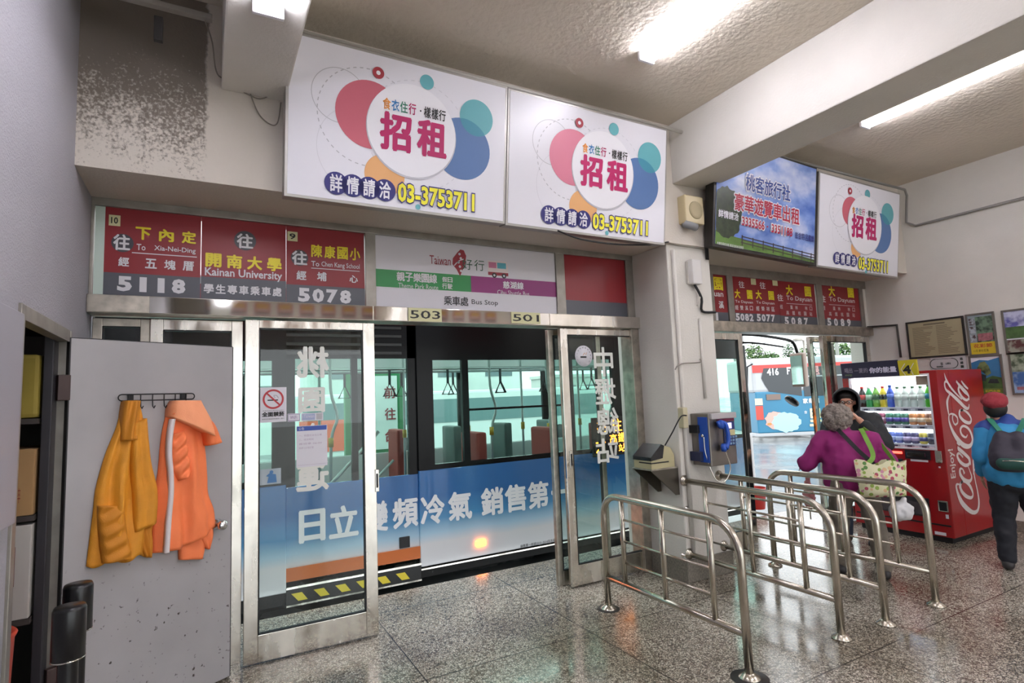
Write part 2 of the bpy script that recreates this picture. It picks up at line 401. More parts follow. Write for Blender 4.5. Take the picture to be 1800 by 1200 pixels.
# ------------------------------------------------------------------ store room behind the left wall
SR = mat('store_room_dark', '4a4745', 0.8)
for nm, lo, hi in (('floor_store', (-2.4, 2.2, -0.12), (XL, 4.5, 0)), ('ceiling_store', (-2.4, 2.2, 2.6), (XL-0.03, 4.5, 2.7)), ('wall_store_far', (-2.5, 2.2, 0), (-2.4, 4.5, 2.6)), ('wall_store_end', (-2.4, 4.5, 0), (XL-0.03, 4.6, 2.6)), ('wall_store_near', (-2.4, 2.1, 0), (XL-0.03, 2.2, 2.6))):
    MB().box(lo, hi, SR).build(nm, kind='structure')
# door frame of the store room
m = MB(); m.box((XL-0.04, DO0-0.05, 0), (XL+0.012, DO0, DZ+0.03), ALU, 0.003); m.box((XL-0.04, DO1-0.03, 0), (XL+0.012, DO1+0.0, DZ+0.03), ALU, 0.003)
m.box((XL-0.04, DO0, DZ-0.03), (XL+0.012, DO1-0.05, DZ+0.03), ALU, 0.003)
m.build('trim_3', kind='structure')

# ------------------------------------------------------------------ left and right entrance: steel frames, headers, fixed glass
GL = glass('door_glass', (0.93, 0.975, 0.955), 1.3)
GD = glass('fixed_glass', (0.78, 0.88, 0.86), 1.6)
FT = FY(YT)
FH = FY(YH)
def X(px, py=600, Y=YT): return at(px, py, Y).x
def header(x0, x1, z0, z1, parts, name):
    r = thing(name, None, None, (x0, YH, z0), kind='structure')
    MB().box((x0, YH, z0), (x1, YH+0.2, z1), STEELD, 0.004).build('header_box', r)
    m = MB()
    for a, b, mm in parts: m.box((a, YH-0.006, z0+0.004), (b, YH+0.001, z1-0.004), mm, 0.001)
    m.build('cover_plate', r); return r
zh0, zh1 = at(650, 563, YH).z, at(650, 537, YH).z
header(XL, X(1130, 565, YH), zh0, zh1, [(XL+0.01, X(262, 530, YH), STEELD), (X(263, 530, YH), X(655, 550, YH), STEELM), (X(657, 550, YH), X(715, 550, YH), STEEL), (X(716, 550, YH), X(965, 560, YH), STEELM), (X(966, 560, YH), X(1128, 565, YH), STEEL)], 'trim_4')
header(4.2, XR-0.01, zh0, zh1, [(4.21, XR-0.02, STEELD)], 'trim_5')
# transom frames (bars around the route signs)
def bars(name, xs, z0, z1, Y0, Y1, mm, rails):
    m = MB()
    for a, b in xs: m.box((a, Y0, z0), (b, Y1, z1), mm, 0.003)
    for a, b, c, d in rails: m.box((a, Y0-0.004, c), (b, Y1, d), mm, 0.003)
    return m.build(name, kind='structure')
bars('trim_6', [(XL, X(165, 450)), (X(641, 480), X(659, 480)), (X(975, 490), X(990, 490)), (X(1098, 500), 3.65)], zh1, ZS, YT-0.03, YT+0.05, ALU, [(XL, 3.65, ZS-0.05, ZS)])
bars('trim_7', [(4.195, X(1252, 520)), (X(1276, 520), X(1286, 520)), (X(1432, 520), X(1442, 520)), (X(1508, 530), X(1514, 530))], zh1, ZS, YT-0.03, YT+0.05, ALU, [(4.195, XR, ZS-0.1, ZS)])
MB().box((X(1514, 530), YT-0.02, zh1), (XR, YT+0.05, ZS), PW).build('wall_transom_end', kind='structure')
# jambs
bars('trim_8', [(X(1113, 700, 4.13), 3.65)], 0, zh0, 4.10, 4.26, STEELD, [])
# fixed glazing behind the grey door
def glazed(name, x0, x1, z0, z1, Y, sw, mm, gg, top=None, bot=0.12, mull=()):
    r = thing(name, None, None, (x0, Y, 0), kind='structure'); top = top or sw
    m = MB(); m.box((x0, Y, z0), (x0+sw, Y+0.045, z1), mm, 0.003); m.box((x1-sw, Y, z0), (x1, Y+0.045, z1), mm, 0.003)
    m.box((x0+sw, Y+0.001, z1-top), (x1-sw, Y+0.044, z1), mm, 0.003); m.box((x0+sw, Y+0.001, z0), (x1-sw, Y+0.044, z0+bot), mm, 0.003)
    for a, b in mull: m.box((a, Y, z0), (b, Y+0.045, z1), mm, 0.003)
    m.build('frame', r)
    e = MB()                                                     # black glazing gasket
    e.box((x0+sw, Y-0.001, z0+bot), (x0+sw+0.008, Y+0.03, z1-top), BLACK); e.box((x1-sw-0.008, Y-0.001, z0+bot), (x1-sw, Y+0.03, z1-top), BLACK)
    e.box((x0+sw, Y-0.001, z1-top-0.008), (x1-sw, Y+0.03, z1-top), BLACK); e.box((x0+sw, Y-0.001, z0+bot), (x1-sw, Y+0.03, z0+bot+0.008), BLACK)
    e.build('gasket', r)
    MB().box((x0+sw+0.008, Y+0.016, z0+bot+0.008), (x1-sw-0.008, Y+0.022, z1-top-0.008), gg).build('pane', r)
    return r
ZD = zh0-0.012
glazed('window_1', XL+0.01, X(262, 620, 4.24), 0.0, ZD, 4.24, 0.05, STEELD, GD)
glazed('window_2', X(262, 620, 4.24)+0.005, X(427, 620, 4.22), 0.0, ZD, 4.22, 0.07, STEEL, GD)
d1 = glazed('door_1', X(430, 700), X(664, 1100), 0.01, ZD, YT-0.03, 0.085, STEEL, GL, 0.055, 0.17)
d2 = glazed('door_2', X(987, 700), X(1126, 700), 0.01, ZD, YT-0.03, 0.075, STEEL, GL, 0.055, 0.17)
glazed('window_3', X(968, 700, 4.24), X(1060, 700, 4.24), 0.0, ZD, 4.24, 0.05, STEELD, GD)
d4 = glazed('door_4', 4.21, X(1309, 700), 0.01, ZD, YT-0.03, 0.07, STEEL, GL, 0.07, 0.15)
d5 = glazed('door_5', X(1451, 700), XR-0.03, 0.01, ZD, YT-0.03, 0.09, STEEL, GL, 0.07, 0.15)
glazed('window_4', X(1432, 700, 4.24), X(1475, 700, 4.24), 0.0, ZD, 4.24, 0.06, STEEL, GD)
# door pulls and locks
for d, xa, za, zb in ((d1, X(655, 700), 1.0, 1.16), (d2, X(993, 700), 1.0, 1.16)):
    MB().box((xa, YT-0.036, za), (xa+0.03, YT-0.028, zb), STEELM, 0.003).box((xa+0.008, YT-0.04, za+0.03), (xa+0.022, YT-0.034, zb-0.03), BLACK, 0.002).build('pull_recess', d)

# ------------------------------------------------------------------ ceiling lamps
TUBE = mat('lit_fluorescent_tube', 'ffffff', 0.4, emit=TUBE_STRENGTH, ecol='f4f2ff')
FIX = mat('lamp_white_enamel', 'e8e8ea', 0.35)
lamp0 = None
def lamp(x, y0, z, label, L=1.22):
    global lamp0
    if lamp0 is None:
        r = thing('fluorescent_lamp', label, 'lamp', (x, y0, z), 'twin tube lamps on the ceiling')
        MB().box((x-0.02, y0, z-0.035), (x+0.02, y0+L, z), FIX, 0.004).build('batten', r)
        for s in (-1, 1):
            MB().cyl((x+s*0.045, y0+0.03, z-0.045), (x+s*0.045, y0+L-0.03, z-0.045), 0.016, TUBE, 10).build('tube', r)
        for e in (y0+0.008, y0+L-0.008):
            MB().box((x-0.07, e-0.012, z-0.068), (x+0.07, e+0.012, z), FIX, 0.006).build('lamp_holder', r)
        lamp0 = r; return r
    return dup(lamp0, (x, y0, z), label)
lamp(2.78, 1.65, ZC, 'lit twin tube ceiling lamp left of the large beam, above the hanging white signs')
lamp(5.40, 1.57, ZC, 'lit twin tube ceiling lamp right of the large beam, above the railings')
lamp(0.24, 1.50, 3.56, 'lit twin tube lamp under the narrow beam at the upper left corner')
lamp(1.6, -1.4, ZC, 'added unseen fill lamp behind the viewpoint, left bay')  # lamps from here on are out of view, added to light the hall
lamp(2.78, -3.6, ZC, 'added unseen fill lamp near the back wall, middle bay')
lamp(5.40, -1.4, ZC, 'added unseen fill lamp behind the viewpoint, right bay')
lamp(5.40, -4.2, ZC, 'added unseen fill lamp near the back wall, right bay')
lamp(0.24, -3.0, 3.56, 'added unseen fill lamp under the narrow beam near the back wall')

# route boards high on the back wall (they show in the polished header)
RB = mat('back_board_red', '9c2a2c', 0.4); RT_ = mat('back_board_yellow', 'e0c83a', 0.4); RG = mat('back_board_grey', '6a6a70', 0.4)
FBK = Fr((XR, YB+0.002, 0), (-1, 0, 0), (0, 0, 1))
for k in range(15):
    x = XR-0.6-k*0.48; a = XR-x
    rb = thing('route_board', 'red route board in the row high on the back wall', 'sign', (x, YB+0.02, 3.70), 'route boards on the back wall')
    MB().fbox(FBK, a, 3.70, a+0.32, 3.98, 0, 0.02, RB).build('panel', rb)
    g = MB(); g.rect(FBK, a, 3.70, a+0.32, 3.77, RG, 0.021)
    for i in range(3): g.rect(FBK, a+0.04, 3.80+i*0.055, a+0.28, 3.83+i*0.055, RT_ if i else FIX, 0.021)
    g.build('colour_field', rb)
MB().box((XL, YB, 3.60), (XR, YB+0.03, 3.64), mat('red_strip', 'd4382c', 0.4)).build('trim_11', kind='structure')

lamp(1.6, -4.2, ZC, 'added unseen fill lamp in the left bay near the back wall')  # more out-of-view lamps, added to lift the general light level
lamp(2.78, -1.0, ZC, 'added unseen fill lamp behind the viewpoint, middle bay')
lamp(6.8, -1.4, ZC, 'added unseen fill lamp behind the viewpoint beside the right wall')
lamp(6.8, -4.2, ZC, 'added unseen fill lamp in the far rear right corner')
# ------------------------------------------------------------------ rental advertising boards above the doors
MAG = mat('magenta_ink', 'b0175e', 0.5); NAVY = mat('navy_ink', '2c2a72', 0.5); YEL = mat('yellow_ink', 'f2ea3c', 0.5)
PINK = mat('rose_ink', 'c0606f', 0.5); PINK2 = mat('pink_ink', 'd17b92', 0.5); ORG = mat('peach_ink', 'e2ab72', 0.5)
TEAL = mat('teal_ink', '63aab2', 0.5); BLU = mat('slate_blue_ink', '5474a6', 0.5); BLU2 = mat('overlap_blue_ink', '3f8aa0', 0.5)
REDI = mat('dark_red_ink', '9c2f3c', 0.5); GREYL = mat('pale_grey_line', 'b9b8be', 0.5); GREYS = mat('soft_grey_print', 'd3d2d9', 0.5)
INK = mat('black_ink', '1c1c1e', 0.5); ORI = mat('orange_ink', 'd98a35', 0.5); BLI = mat('blue_ink', '2f7ab8', 0.5); GRI = mat('green_ink', '2d7b62', 0.5)
WPR = mat('lightbox_white', 'e6e5ec', 0.32)
def circ(F, cx, cy, ex, ey):                  # centre and a point on the rim, in picture positions
    a, b = F.px(cx, cy); c, d = F.px(ex, ey); return a, b, math.hypot(a-c, b-d)
def rental(F, W, Hh, name, label, pc):
    """board W x Hh in frame F; artwork laid out in board fractions measured from the left board"""
    r = thing(name, label, 'sign', F.p(W/2, 0, -0.05), 'rental boards')
    MB().fbox(F, 0, 0, W, Hh, -0.10, 0.0, mat('lightbox_rim', 'a7a49f', 0.4, 0.6), 0.004).build('case', r)
    MB().fbox(F, 0.018, 0.018, W-0.018, Hh-0.018, -0.004, 0.003, WPR).build('face_panel', r)
    s = Hh; kx = W/(1.5)                     # horizontal stretch relative to a 1.5 m board
    P = lambda u, v: (u*W, v*Hh)
    def D(u, v, rr, m, c): MB_.disc(F, u*W, v*Hh, rr*Hh, m, c, 48, pc['sx'])
    MB_ = MB(); A = pc
    MB_.ring(F, *P(A['o1'][0], A['o1'][1]), 0.17*Hh, 0.004, GREYL, 0.0045)
    MB_.ring(F, *P(A['red'][0]-0.03, A['red'][1]-0.24), 0.28*Hh, 0.003, GREYS, 0.0045)
    MB_.ring(F, *P(A['red'][0]-0.01, A['red'][1]-0.02), 0.31*Hh, 0.006, GREYL, 0.0045, 90, 0, 1, 1)
    MB_.ring(F, *P(A['mid'][0]+0.03, A['mid'][1]-0.02), 0.36*Hh, 0.005, GREYS, 0.0045, 90, 0, 1, 1)
    D(*A['red'], A['pink'], 0.005); D(*A['org'], ORG, 0.0055); D(*A['blue'], BLU, 0.006); D(*A['teal'], TEAL, 0.0065)
    # overlap of teal and blue
    u0, v0, r0 = A['blue']; u1, v1, r1 = A['teal']
    pts = [(u1*W+math.cos(t)*r1*Hh*A['sx'], v1*Hh+math.sin(t)*r1*Hh) for t in [2*math.pi*k/90 for k in range(90)]]
    ins = [p for p in pts if ((p[0]-u0*W)/A['sx'])**2+(p[1]-v0*Hh)**2 < (r0*Hh)**2]
    pt2 = [(u0*W+math.cos(t)*r0*Hh*A['sx'], v0*Hh+math.sin(t)*r0*Hh) for t in [2*math.pi*k/90 for k in range(90)]]
    ins += [p for p in pt2 if ((p[0]-u1*W)/A['sx'])**2+(p[1]-v1*Hh)**2 < (r1*Hh)**2]
    if len(ins) > 3:
        c0 = (sum(p[0] for p in ins)/len(ins), sum(p[1] for p in ins)/len(ins)); ins.sort(key=lambda p: math.atan2(p[1]-c0[1], p[0]-c0[0]))
        MB_.poly(F, ins, BLU2, 0.0075)
    D(*A['t2'], TEAL, 0.0065)
    um, vm, rm = A['mid']
    D(um, vm-0.008, rm*1.018, mat('printed_circle_edge', 'c4c3cb', 0.5), 0.008); D(um, vm, rm, mat('circle_white', 'efeef3', 0.4), 0.009)
    D(A['dot'][0], A['dot'][1], 0.038, REDI, 0.0095); D(A['dot'][0], A['dot'][1], 0.014, WPR, 0.0105)
    D(A['t3'][0], A['t3'][1], 0.018, TEAL, 0.009)
    MB_.build('artwork', r)
    T = MB()
    def TX(b, u0, v0, u1, v1, m, c=0.0115, off=0.0): T.text(F, b, P(u0, v0), P(u1, v1), m, c, off)
    sub = A['sub']; du = (sub[2]-sub[0])/7.6
    for i, (ch, mm) in enumerate(zip('食衣住行', (ORI, BLI, GRI, MAG))): TX(ch, sub[0]+du*i, sub[1], sub[0]+du*(i+0.9), sub[3], mm, off=0.02)
    T.disc(F, (sub[0]+du*4.45)*W, (sub[1]+sub[3])/2*Hh, 0.006, INK, 0.0115, 10)
    for i, ch in enumerate('樣樣行'): TX(ch, sub[0]+du*(4.85+i*0.93), sub[1], sub[0]+du*(4.85+i*0.93+0.86), sub[3], INK, off=0.02)
    b = A['big']; wb = (b[2]-b[0])
    TX('招', b[0], b[1], b[0]+wb*0.46, b[3], MAG, off=0.04); TX('租', b[0]+wb*0.54, b[1], b[2], b[3], MAG, off=0.04)
    c = A['ask']; wc = (c[2]-c[0])/4
    for i, ch in enumerate('詳情請洽'):
        uc = c[0]+wc*(i+0.5); T.disc(F, uc*W, (c[1]+c[3])/2*Hh, (c[3]-c[1])*0.60*Hh, NAVY, 0.0095, 24, A['sx'])
        TX(ch, uc-wc*0.37, c[1]+0.004, uc+wc*0.37, c[3]-0.004, WPR, 0.0115, 0.025)
    t = A['tel']
    TX('03-3753711', t[0]-0.004, t[1]-0.01, t[2]+0.004, t[3]+0.01, NAVY, 0.0105, 0.075)
    TX('03-3753711', t[0], t[1], t[2], t[3], YEL, 0.0125, 0.035)
    T.build('lettering', r)
    return r
def bframe(xl, xr, zb, tilt, Y, dz=0.0):       # a board hanging from its top edge, leaning out
    W = math.hypot(xr-xl, dz)
    return Fr((xl, Y, zb), (xr-xl, 0, dz), (0, -math.sin(tilt), math.cos(tilt))), W
TI = 0.125
def fx(F, W, Hh, x, y): a, b = F.px(x, y); return a/W, b/Hh
def layout(F, W, Hh, pk, q):
    f = lambda x, y: fx(F, W, Hh, x, y)
    def c3(p): u, v = f(*p[0]); a, b = F.px(*p[0]); c, d = F.px(*p[1]); return (u, v, math.hypot(a-c, b-d)/Hh)
    return dict(sx=1.0, pink=pk, o1=f(*q['o1']), red=c3(q['red']), org=c3(q['org']), blue=c3(q['blue']), teal=c3(q['teal']), t2=c3(q['t2']), mid=c3(q['mid']),
        dot=f(*q['dot']), t3=f(*q['t3']), sub=f(*q['sub'][0])+f(*q['sub'][1]), big=f(*q['big'][0])+f(*q['big'][1]), ask=f(*q['ask'][0])+f(*q['ask'][1]), tel=f(*q['tel'][0])+f(*q['tel'][1]))
F1, W1 = bframe(0.398, 1.905, 2.905, TI, 3.50); HB = 1.0
q1 = dict(o1=(597, 168), red=((650, 202), (650, 142)), org=((676, 308), (676, 272)), blue=((812, 262), (812, 316)), teal=((837, 208), (837, 240)), t2=((750, 145), (750, 158)),
    mid=((725, 231), (725, 312)), dot=(664.5, 129), t3=(734, 364), sub=((672, 188), (783, 207)), big=((665, 256), (784, 273)), ask=((575, 330), (690, 345)), tel=((697, 352), (833, 368)))
q1['sub'] = ((672, 190), (783, 196)); q1['big'] = ((666, 254), (785, 214)); q1['ask'] = ((575, 330), (690, 317)); q1['tel'] = ((698, 349), (833, 345))
def vfix(L_, h):     # rectangles: keep v range from given heights (board fractions), u from the picture
    return L_
L1 = layout(F1, W1, HB, PINK, q1)
# vertical extents measured on the board itself
for k, x, yt, yb in (('sub', 725, 183, 203), ('big', 725, 206, 272), ('ask', 632, 312, 345), ('tel', 765, 331, 364)):
    u0, _, u1, _ = L1[k]; L1[k] = (u0, fx(F1, W1, HB, x, yb)[1], u1, fx(F1, W1, HB, x, yt)[1])
rental(F1, W1, HB, 'advertising_board', 'large white rental board with coloured circles, leftmost above the sliding doors', L1)
F2, W2 = bframe(1.908, 3.472, 2.898, TI, 3.50)
def scaled(Lx, k):
    o = dict(Lx)
    for key in ('sub', 'big', 'ask', 'tel'):
        a = o[key]; o[key] = (a[0]*k[0]+k[1], a[1], a[2]*k[0]+k[1], a[3])
    for key in ('red', 'org', 'blue', 'teal', 't2', 'mid'):
        a = o[key]; o[key] = (a[0]*k[0]+k[1], a[1], a[2])
    for key in ('o1', 'dot', 't3'):
        a = o[key]; o[key] = (a[0]*k[0]+k[1], a[1])
    return o
L2 = dict(scaled(L1, (1.0, 0.035)), pink=PINK2)
rental(F2, W2, HB, 'advertising_board', 'large white rental board with coloured circles touching the pillar beam', L2)
# ------------------------------------------------------------------ the two boards right of the pillar
F3, W3 = bframe(4.06, 5.565, 2.945, TI, 3.50, -0.062)
F4, W4 = bframe(5.60, 7.155, 2.875, TI, 3.50, -0.02)
L4 = dict(scaled(L1, (0.98, 0.0)), pink=PINK)
q4 = dict(o1=(1475, 370), red=((1496, 371), (1496, 345)), org=((1505, 435), (1505, 419)), blue=((1547, 408), (1547, 443)), teal=((1560, 374), (1560, 393)), t2=((1525, 340), (1525, 348)),
    mid=((1520, 394), (1520, 445)), dot=(1494, 335), t3=(1521, 476), sub=((1497, 368), (1540, 368)), big=((1495, 415), (1541, 380)), ask=((1465, 460), (1504, 455)), tel=((1507, 470), (1559, 465)))
L4 = layout(F4, W4, HB, PINK, q4)
for k, x, yt, yb in (('sub', 1518, 366, 378), ('big', 1518, 378, 419), ('ask', 1485, 446, 464), ('tel', 1533, 453, 475)):
    u0, _, u1, _ = L4[k]; L4[k] = (u0, fx(F4, W4, HB, x, yb)[1], u1, fx(F4, W4, HB, x, yt)[1])
rental(F4, W4, HB, 'advertising_board', 'smaller looking white rental board in the right corner beside the landscape board', L4)
# landscape board
def sky_print():
    m = bpy.data.materials.new('printed_sky'); m.use_nodes = True; n = m.node_tree; b = n.nodes['Principled BSDF']; L = n.links
    t = n.nodes.new('ShaderNodeTexCoord'); mp = n.nodes.new('ShaderNodeMapping'); mp.inputs['Scale'].default_value = (1.4, 1.4, 2.4); L.new(t.outputs['Object'], mp.inputs[0])
    nz = n.nodes.new('ShaderNodeTexNoise'); nz.inputs['Scale'].default_value = 1.3; nz.inputs['Detail'].default_value = 6; L.new(mp.outputs[0], nz.inputs['Vector'])
    r = n.nodes.new('ShaderNodeValToRGB'); e = r.color_ramp.elements
    e[0].position = 0.38; e[0].color = (*lin('3f63b4'), 1); e[1].position = 0.66; e[1].color = (*lin('dfe3f2'), 1); q = e.new(0.5); q.color = (*lin('7f9ad6'), 1)
    L.new(nz.outputs['Fac'], r.inputs[0]); L.new(r.outputs[0], b.inputs['Base Color']); b.inputs['Roughness'].default_value = 0.35; return m
r = thing('travel_board', 'landscape printed travel agency board with sky, tree and fence above the right entrance', 'sign', F3.p(W3/2, 0, -0.05))
MB().fbox(F3, 0, 0, W3, 1.02, -0.10, 0.0, mat('dark_rim', '3a3836', 0.4, 0.5), 0.004).build('case', r)
m = MB(); m.fbox(F3, 0.03, 0.03, W3-0.015, 1.0, -0.004, 0.003, sky_print())
GRS = mat('printed_grass', '5a7d34', 0.4, var=0.35, vscale=9); TRE = mat('printed_tree', '2c3a20', 0.4, var=0.5, vscale=22)
def P3(x, y): return F3.px(x, y)
def ztop(u): return 0.285 - 0.11*u + 0.0
gl0 = P3(1262, 404); gl1 = P3(1292, 414); gl2 = P3(1431, 446)
m.poly(F3, [(0.03, 0.03), (W3-0.015, 0.03), (W3-0.015, gl2[1]), (gl1[0], gl1[1]), (0.03, gl0[1])], GRS, 0.0045)
rnd = random.Random(3)
tp = []
for k in range(40):
    t = 2*math.pi*k/40; rr = 1+rnd.uniform(-0.07, 0.07); u, v = 0.17+0.21*math.cos(t)*rr, 0.34+0.23*math.sin(t)*rr
    tp.append((max(u, 0.031), max(v, 0.05)))
m.poly(F3, tp, TRE, 0.0055)
FNC = mat('printed_fence', '3b2f33', 0.4)
ra, rb_ = P3(1304, 412.5), P3(1431, 438); rc_, rd_ = P3(1302, 423), P3(1431, 448)
for k_ in (0.0, 0.5, 1.0): m.line(F3, [(ra[0]+(rc_[0]-ra[0])*k_, ra[1]+(rc_[1]-ra[1])*k_), (W3-0.016, rb_[1]+(rd_[1]-rb_[1])*k_)], 0.009, FNC, 0.006)
for i in range(8):
    t_ = i/7.3; u = ra[0]+(W3-0.03-ra[0])*t_; v = ra[1]+(rb_[1]-ra[1])*t_; m.rect(F3, u, v-0.085, u+0.014, v+0.012, FNC, 0.0062)
m.build('printed_picture', r)
T = MB(); DB = mat('deep_blue_ink', '1d3d8c', 0.5); CR = mat('crimson_ink', 'b01c3c', 0.5)
def two(b, x0, yb, yt, x1, m2, o1=0.028, o2=0.09):
    ym = (x0+x1)/2
    u0, _ = P3(x0, yb); u1, _ = P3(x1, yb)
    return u0, u1
def outl(b, px0, px1, xm, yt, yb, mm, o1=0.02, o2=0.075, c=0.007):
    u0 = P3(px0, (yt+yb)/2)[0]; u1 = P3(px1, (yt+yb)/2)[0]; v0 = P3(xm, yb)[1]; v1 = P3(xm, yt)[1]; e = 0.012
    if o2: T.text(F3, b, (u0-e, v0-e), (u1+e, v1+e), WPR, c, o2)
    T.text(F3, b, (u0, v0), (u1, v1), mm, c+0.0015, o1)
outl('桃客旅行社', 1313, 1392, 1352, 311, 340, DB); outl('豪華遊覽車出租', 1292, 1407, 1350, 348, 378, CR)
outl('3335566', 1304, 1344, 1324, 381, 397, CR, 0.02, 0.10, 0.0105); outl('3351188', 1356, 1393, 1374, 391, 406, CR, 0.02, 0.10, 0.0105)
outl('·', 1348, 1351, 1350, 392, 395, CR, 0.02, 0, 0.007)
outl('詳情請洽', 1263, 1299, 1281, 370, 384, WPR, 0.03, 0, 0.0085); outl('彭金明·呂鳳嬌', 1398, 1431, 1415, 402, 414, NAVY, 0.01, 0, 0.0085)
outl('本廣告看板出租 歡迎洽詢本站辦理', 1259, 1306, 1282, 427, 432, WPR, 0.0, 0, 0.0085)
T.build('lettering', r)
# conduit running along the tops of the boards
CP = mat('pvc_conduit', 'c9c5bd', 0.5)
def conduit(name, pts, rr, label, m=CP, seg=8):
    o = MB().tube(pts, rr, m, seg); b = o.build(name, None, label, 'pipe'); return b
conduit('conduit_pipe', [(0.45, 3.46, 3.955), (3.73, 3.46, 3.955)], 0.016, 'pale conduit pipe along the top of the two large white rental boards')
conduit('conduit_pipe', [(4.16, 3.46, 3.965), (7.45, 3.46, 3.965), (7.57, 3.5, 3.92), (7.59, 3.55, 3.6), (7.59, 3.45, 3.53), (7.59, 1.2, 3.53)], 0.014, 'grey conduit pipe over the travel board running on along the right wall', mat('grey_conduit', '8d8a86', 0.5))

# ------------------------------------------------------------------ route signs in the transom of the left entrance
RED = mat('sign_red', '8f2229', 0.4, var=0.05); SLT = mat('sign_slate', '55575f', 0.4); YLW = mat('sign_yellow', 'f0dc28', 0.4); SW = mat('sign_white', 'e2e0e4', 0.4)
CARD = mat('cream_card', 'd9d6a8', 0.6); CIR = mat('sign_dark_circle', '47454c', 0.4)
S = FY(YT-0.012)
def panel(name, label, x0, x1, build_fn, bg=RED, zf=None, split=True, pane=None):
    """x0,x1 in metres along the transom"""
    r = thing(name, label, 'sign', ((x0+x1)/2, YT, zh1))
    z1 = ZS-0.05
    m = MB().box((x0, YT-0.012, zh1), (x1, YT-0.002, z1), bg)
    m.build('panel', r)
    g = MB(); t = MB(); build_fn(g, t, x0, x1, zh1, z1)
    if g.v: g.build('colour_field', r)
    if t.v: t.build('lettering', r)
    return r
# row of characters spread between two picture points
def row(t, body, x0, x1, yt, yb, mm, c=0.003, off=0.03, gap=0.18):
    """body spread from x0 to x1; heights at the middle"""
    xm = (x0+x1)/2; u0 = S.px(x0, (yt+yb)/2)[0]; u1 = S.px(x1, (yt+yb)/2)[0]; v0 = S.px(xm, yb)[1]; v1 = S.px(xm, yt)[1]
    n = len(body); w = v1-v0
    if n == 1: t.text(S, body, (u0, v0), (u1, v1), mm, c, off); return
    w = min(w, (u1-u0)/(n+gap*(n-1))); st = (u1-u0-w)/(n-1)
    for i, ch in enumerate(body):
        if ch == ' ': continue
        hh = 0.12*w if ch in '一' else 0
        if ch in '一': t.text(S, ch, (u0+st*i, v0+(v1-v0)*0.42), (u0+st*i+w, v0+(v1-v0)*0.58), mm, c, off)
        elif ch == '1': t.text(S, ch, (u0+st*i+w*0.22, v0), (u0+st*i+w*0.68, v1), mm, c, off)
        else: t.text(S, ch, (u0+st*i, v0), (u0+st*i+w, v1), mm, c, off)
def word(t, body, x0, x1, yt, yb, mm, c=0.003, off=0.012):
    xm = (x0+x1)/2; u0 = S.px(x0, (yt+yb)/2)[0]; u1 = S.px(x1, (yt+yb)/2)[0]; v0 = S.px(xm, yb)[1]; v1 = S.px(xm, yt)[1]
    t.text(S, body, (u0, v0), (u1, v1), mm, c, off)
def digits(t, body, x0, x1, yt, yb, mm, wd=0.62, off=0.05):
    xm = (x0+x1)/2; u0 = S.px(x0, (yt+yb)/2)[0]; u1 = S.px(x1, (yt+yb)/2)[0]; v0 = S.px(xm, yb)[1]; v1 = S.px(xm, yt)[1]; n = len(body)
    w = min((v1-v0)*0.8, (u1-u0)/n*0.9); st = (u1-u0-w)/(n-1)
    for i, ch in enumerate(body):
        q = w*0.5 if ch == '1' else w; t.text(S, ch, (u0+st*i+(w-q)/2, v0), (u0+st*i+(w-q)/2+q, v1), mm, 0.003, off)
XS = lambda x: S.px(x, 470)[0]
def circle(g, x, y, y2): a, b = S.px(x, y); _, d = S.px(x, y2); g.disc(S, a, b, abs(d-b), CIR, 0.0018, 28)
def card(g, t, x0, y0, x1, y1, s):
    u0, v0 = S.px(x0, y1); u1, v1 = S.px(x1, y0); g.rect(S, u0, v0, u1, v1, CARD, 0.002)
    if s: t.text(S, s, (u0+(u1-u0)*0.2, v0+(v1-v0)*0.2), (u0+(u1-u0)*0.8, v0+(v1-v0)*0.8), INK, 0.004, 0.02)
def fA(g, t, x0, x1, z0, z1):
    zz = S.px(187, 478)[1]; g.rect(S, x0, z0, x1, zz, SLT, 0.001)
    g.rect(S, x0, z0, S.px(187, 430)[0]-0.01, z1, mat('pale_mint_glass', 'cfe0d6', 0.3), 0.0012)
    circle(g, 215.5, 427, 443); row(t, '往', 199, 229, 412, 440, SW); card(g, t, 191, 379, 212, 396, '10')
    row(t, '下內定', 238, 345, 403, 425, YLW, off=0.04, gap=0.35); word(t, 'To', 240, 256, 429, 440, SW); word(t, 'Xia-Nei-Ding', 271, 344, 434, 445, SW)
    t.line(S, [S.px(232, 444), S.px(346, 452)], 0.006, SW, 0.003)
    row(t, '經', 208, 227, 452, 468, SW); row(t, '五塊厝', 255, 341, 457, 474, SW, gap=0.5); digits(t, '5118', 206, 326, 488, 514, SW)
def fB(g, t, x0, x1, z0, z1):
    g.rect(S, x0, z0, x1, S.px(430, 490)[1], SLT, 0.001)
    circle(g, 431, 423, 440); row(t, '往', 416, 445, 411, 437, SW); row(t, '開南大學', 361, 495, 449, 473, YLW, off=0.04, gap=0.3)
    word(t, 'Kainan University', 360, 496, 474, 492, SW, off=0.02); row(t, '學生專車乘車處', 358, 495, 502, 518, SW)
def fC(g, t, x0, x1, z0, z1):
    g.rect(S, x0, z0, x1, S.px(570, 503)[1], SLT, 0.001)
    circle(g, 526.5, 453, 467); row(t, '往', 513, 540, 441, 466, SW); card(g, t, 505, 408, 523, 423, '9')
    row(t, '陳康國小', 547, 633, 433, 455, YLW, off=0.03); word(t, 'To', 547, 561, 459, 468, SW); word(t, 'Chen Kang School', 565, 632, 462, 473, SW, off=0.004)
    t.line(S, [S.px(547, 471), S.px(632, 477)], 0.005, SW, 0.003)
    row(t, '經埔', 521, 574, 477, 493, SW, gap=1.0); row(t, '心', 614, 629, 484, 497, SW); digits(t, '5078', 524, 617, 508, 532, SW)
xa = XS(353); xb = XS(503)
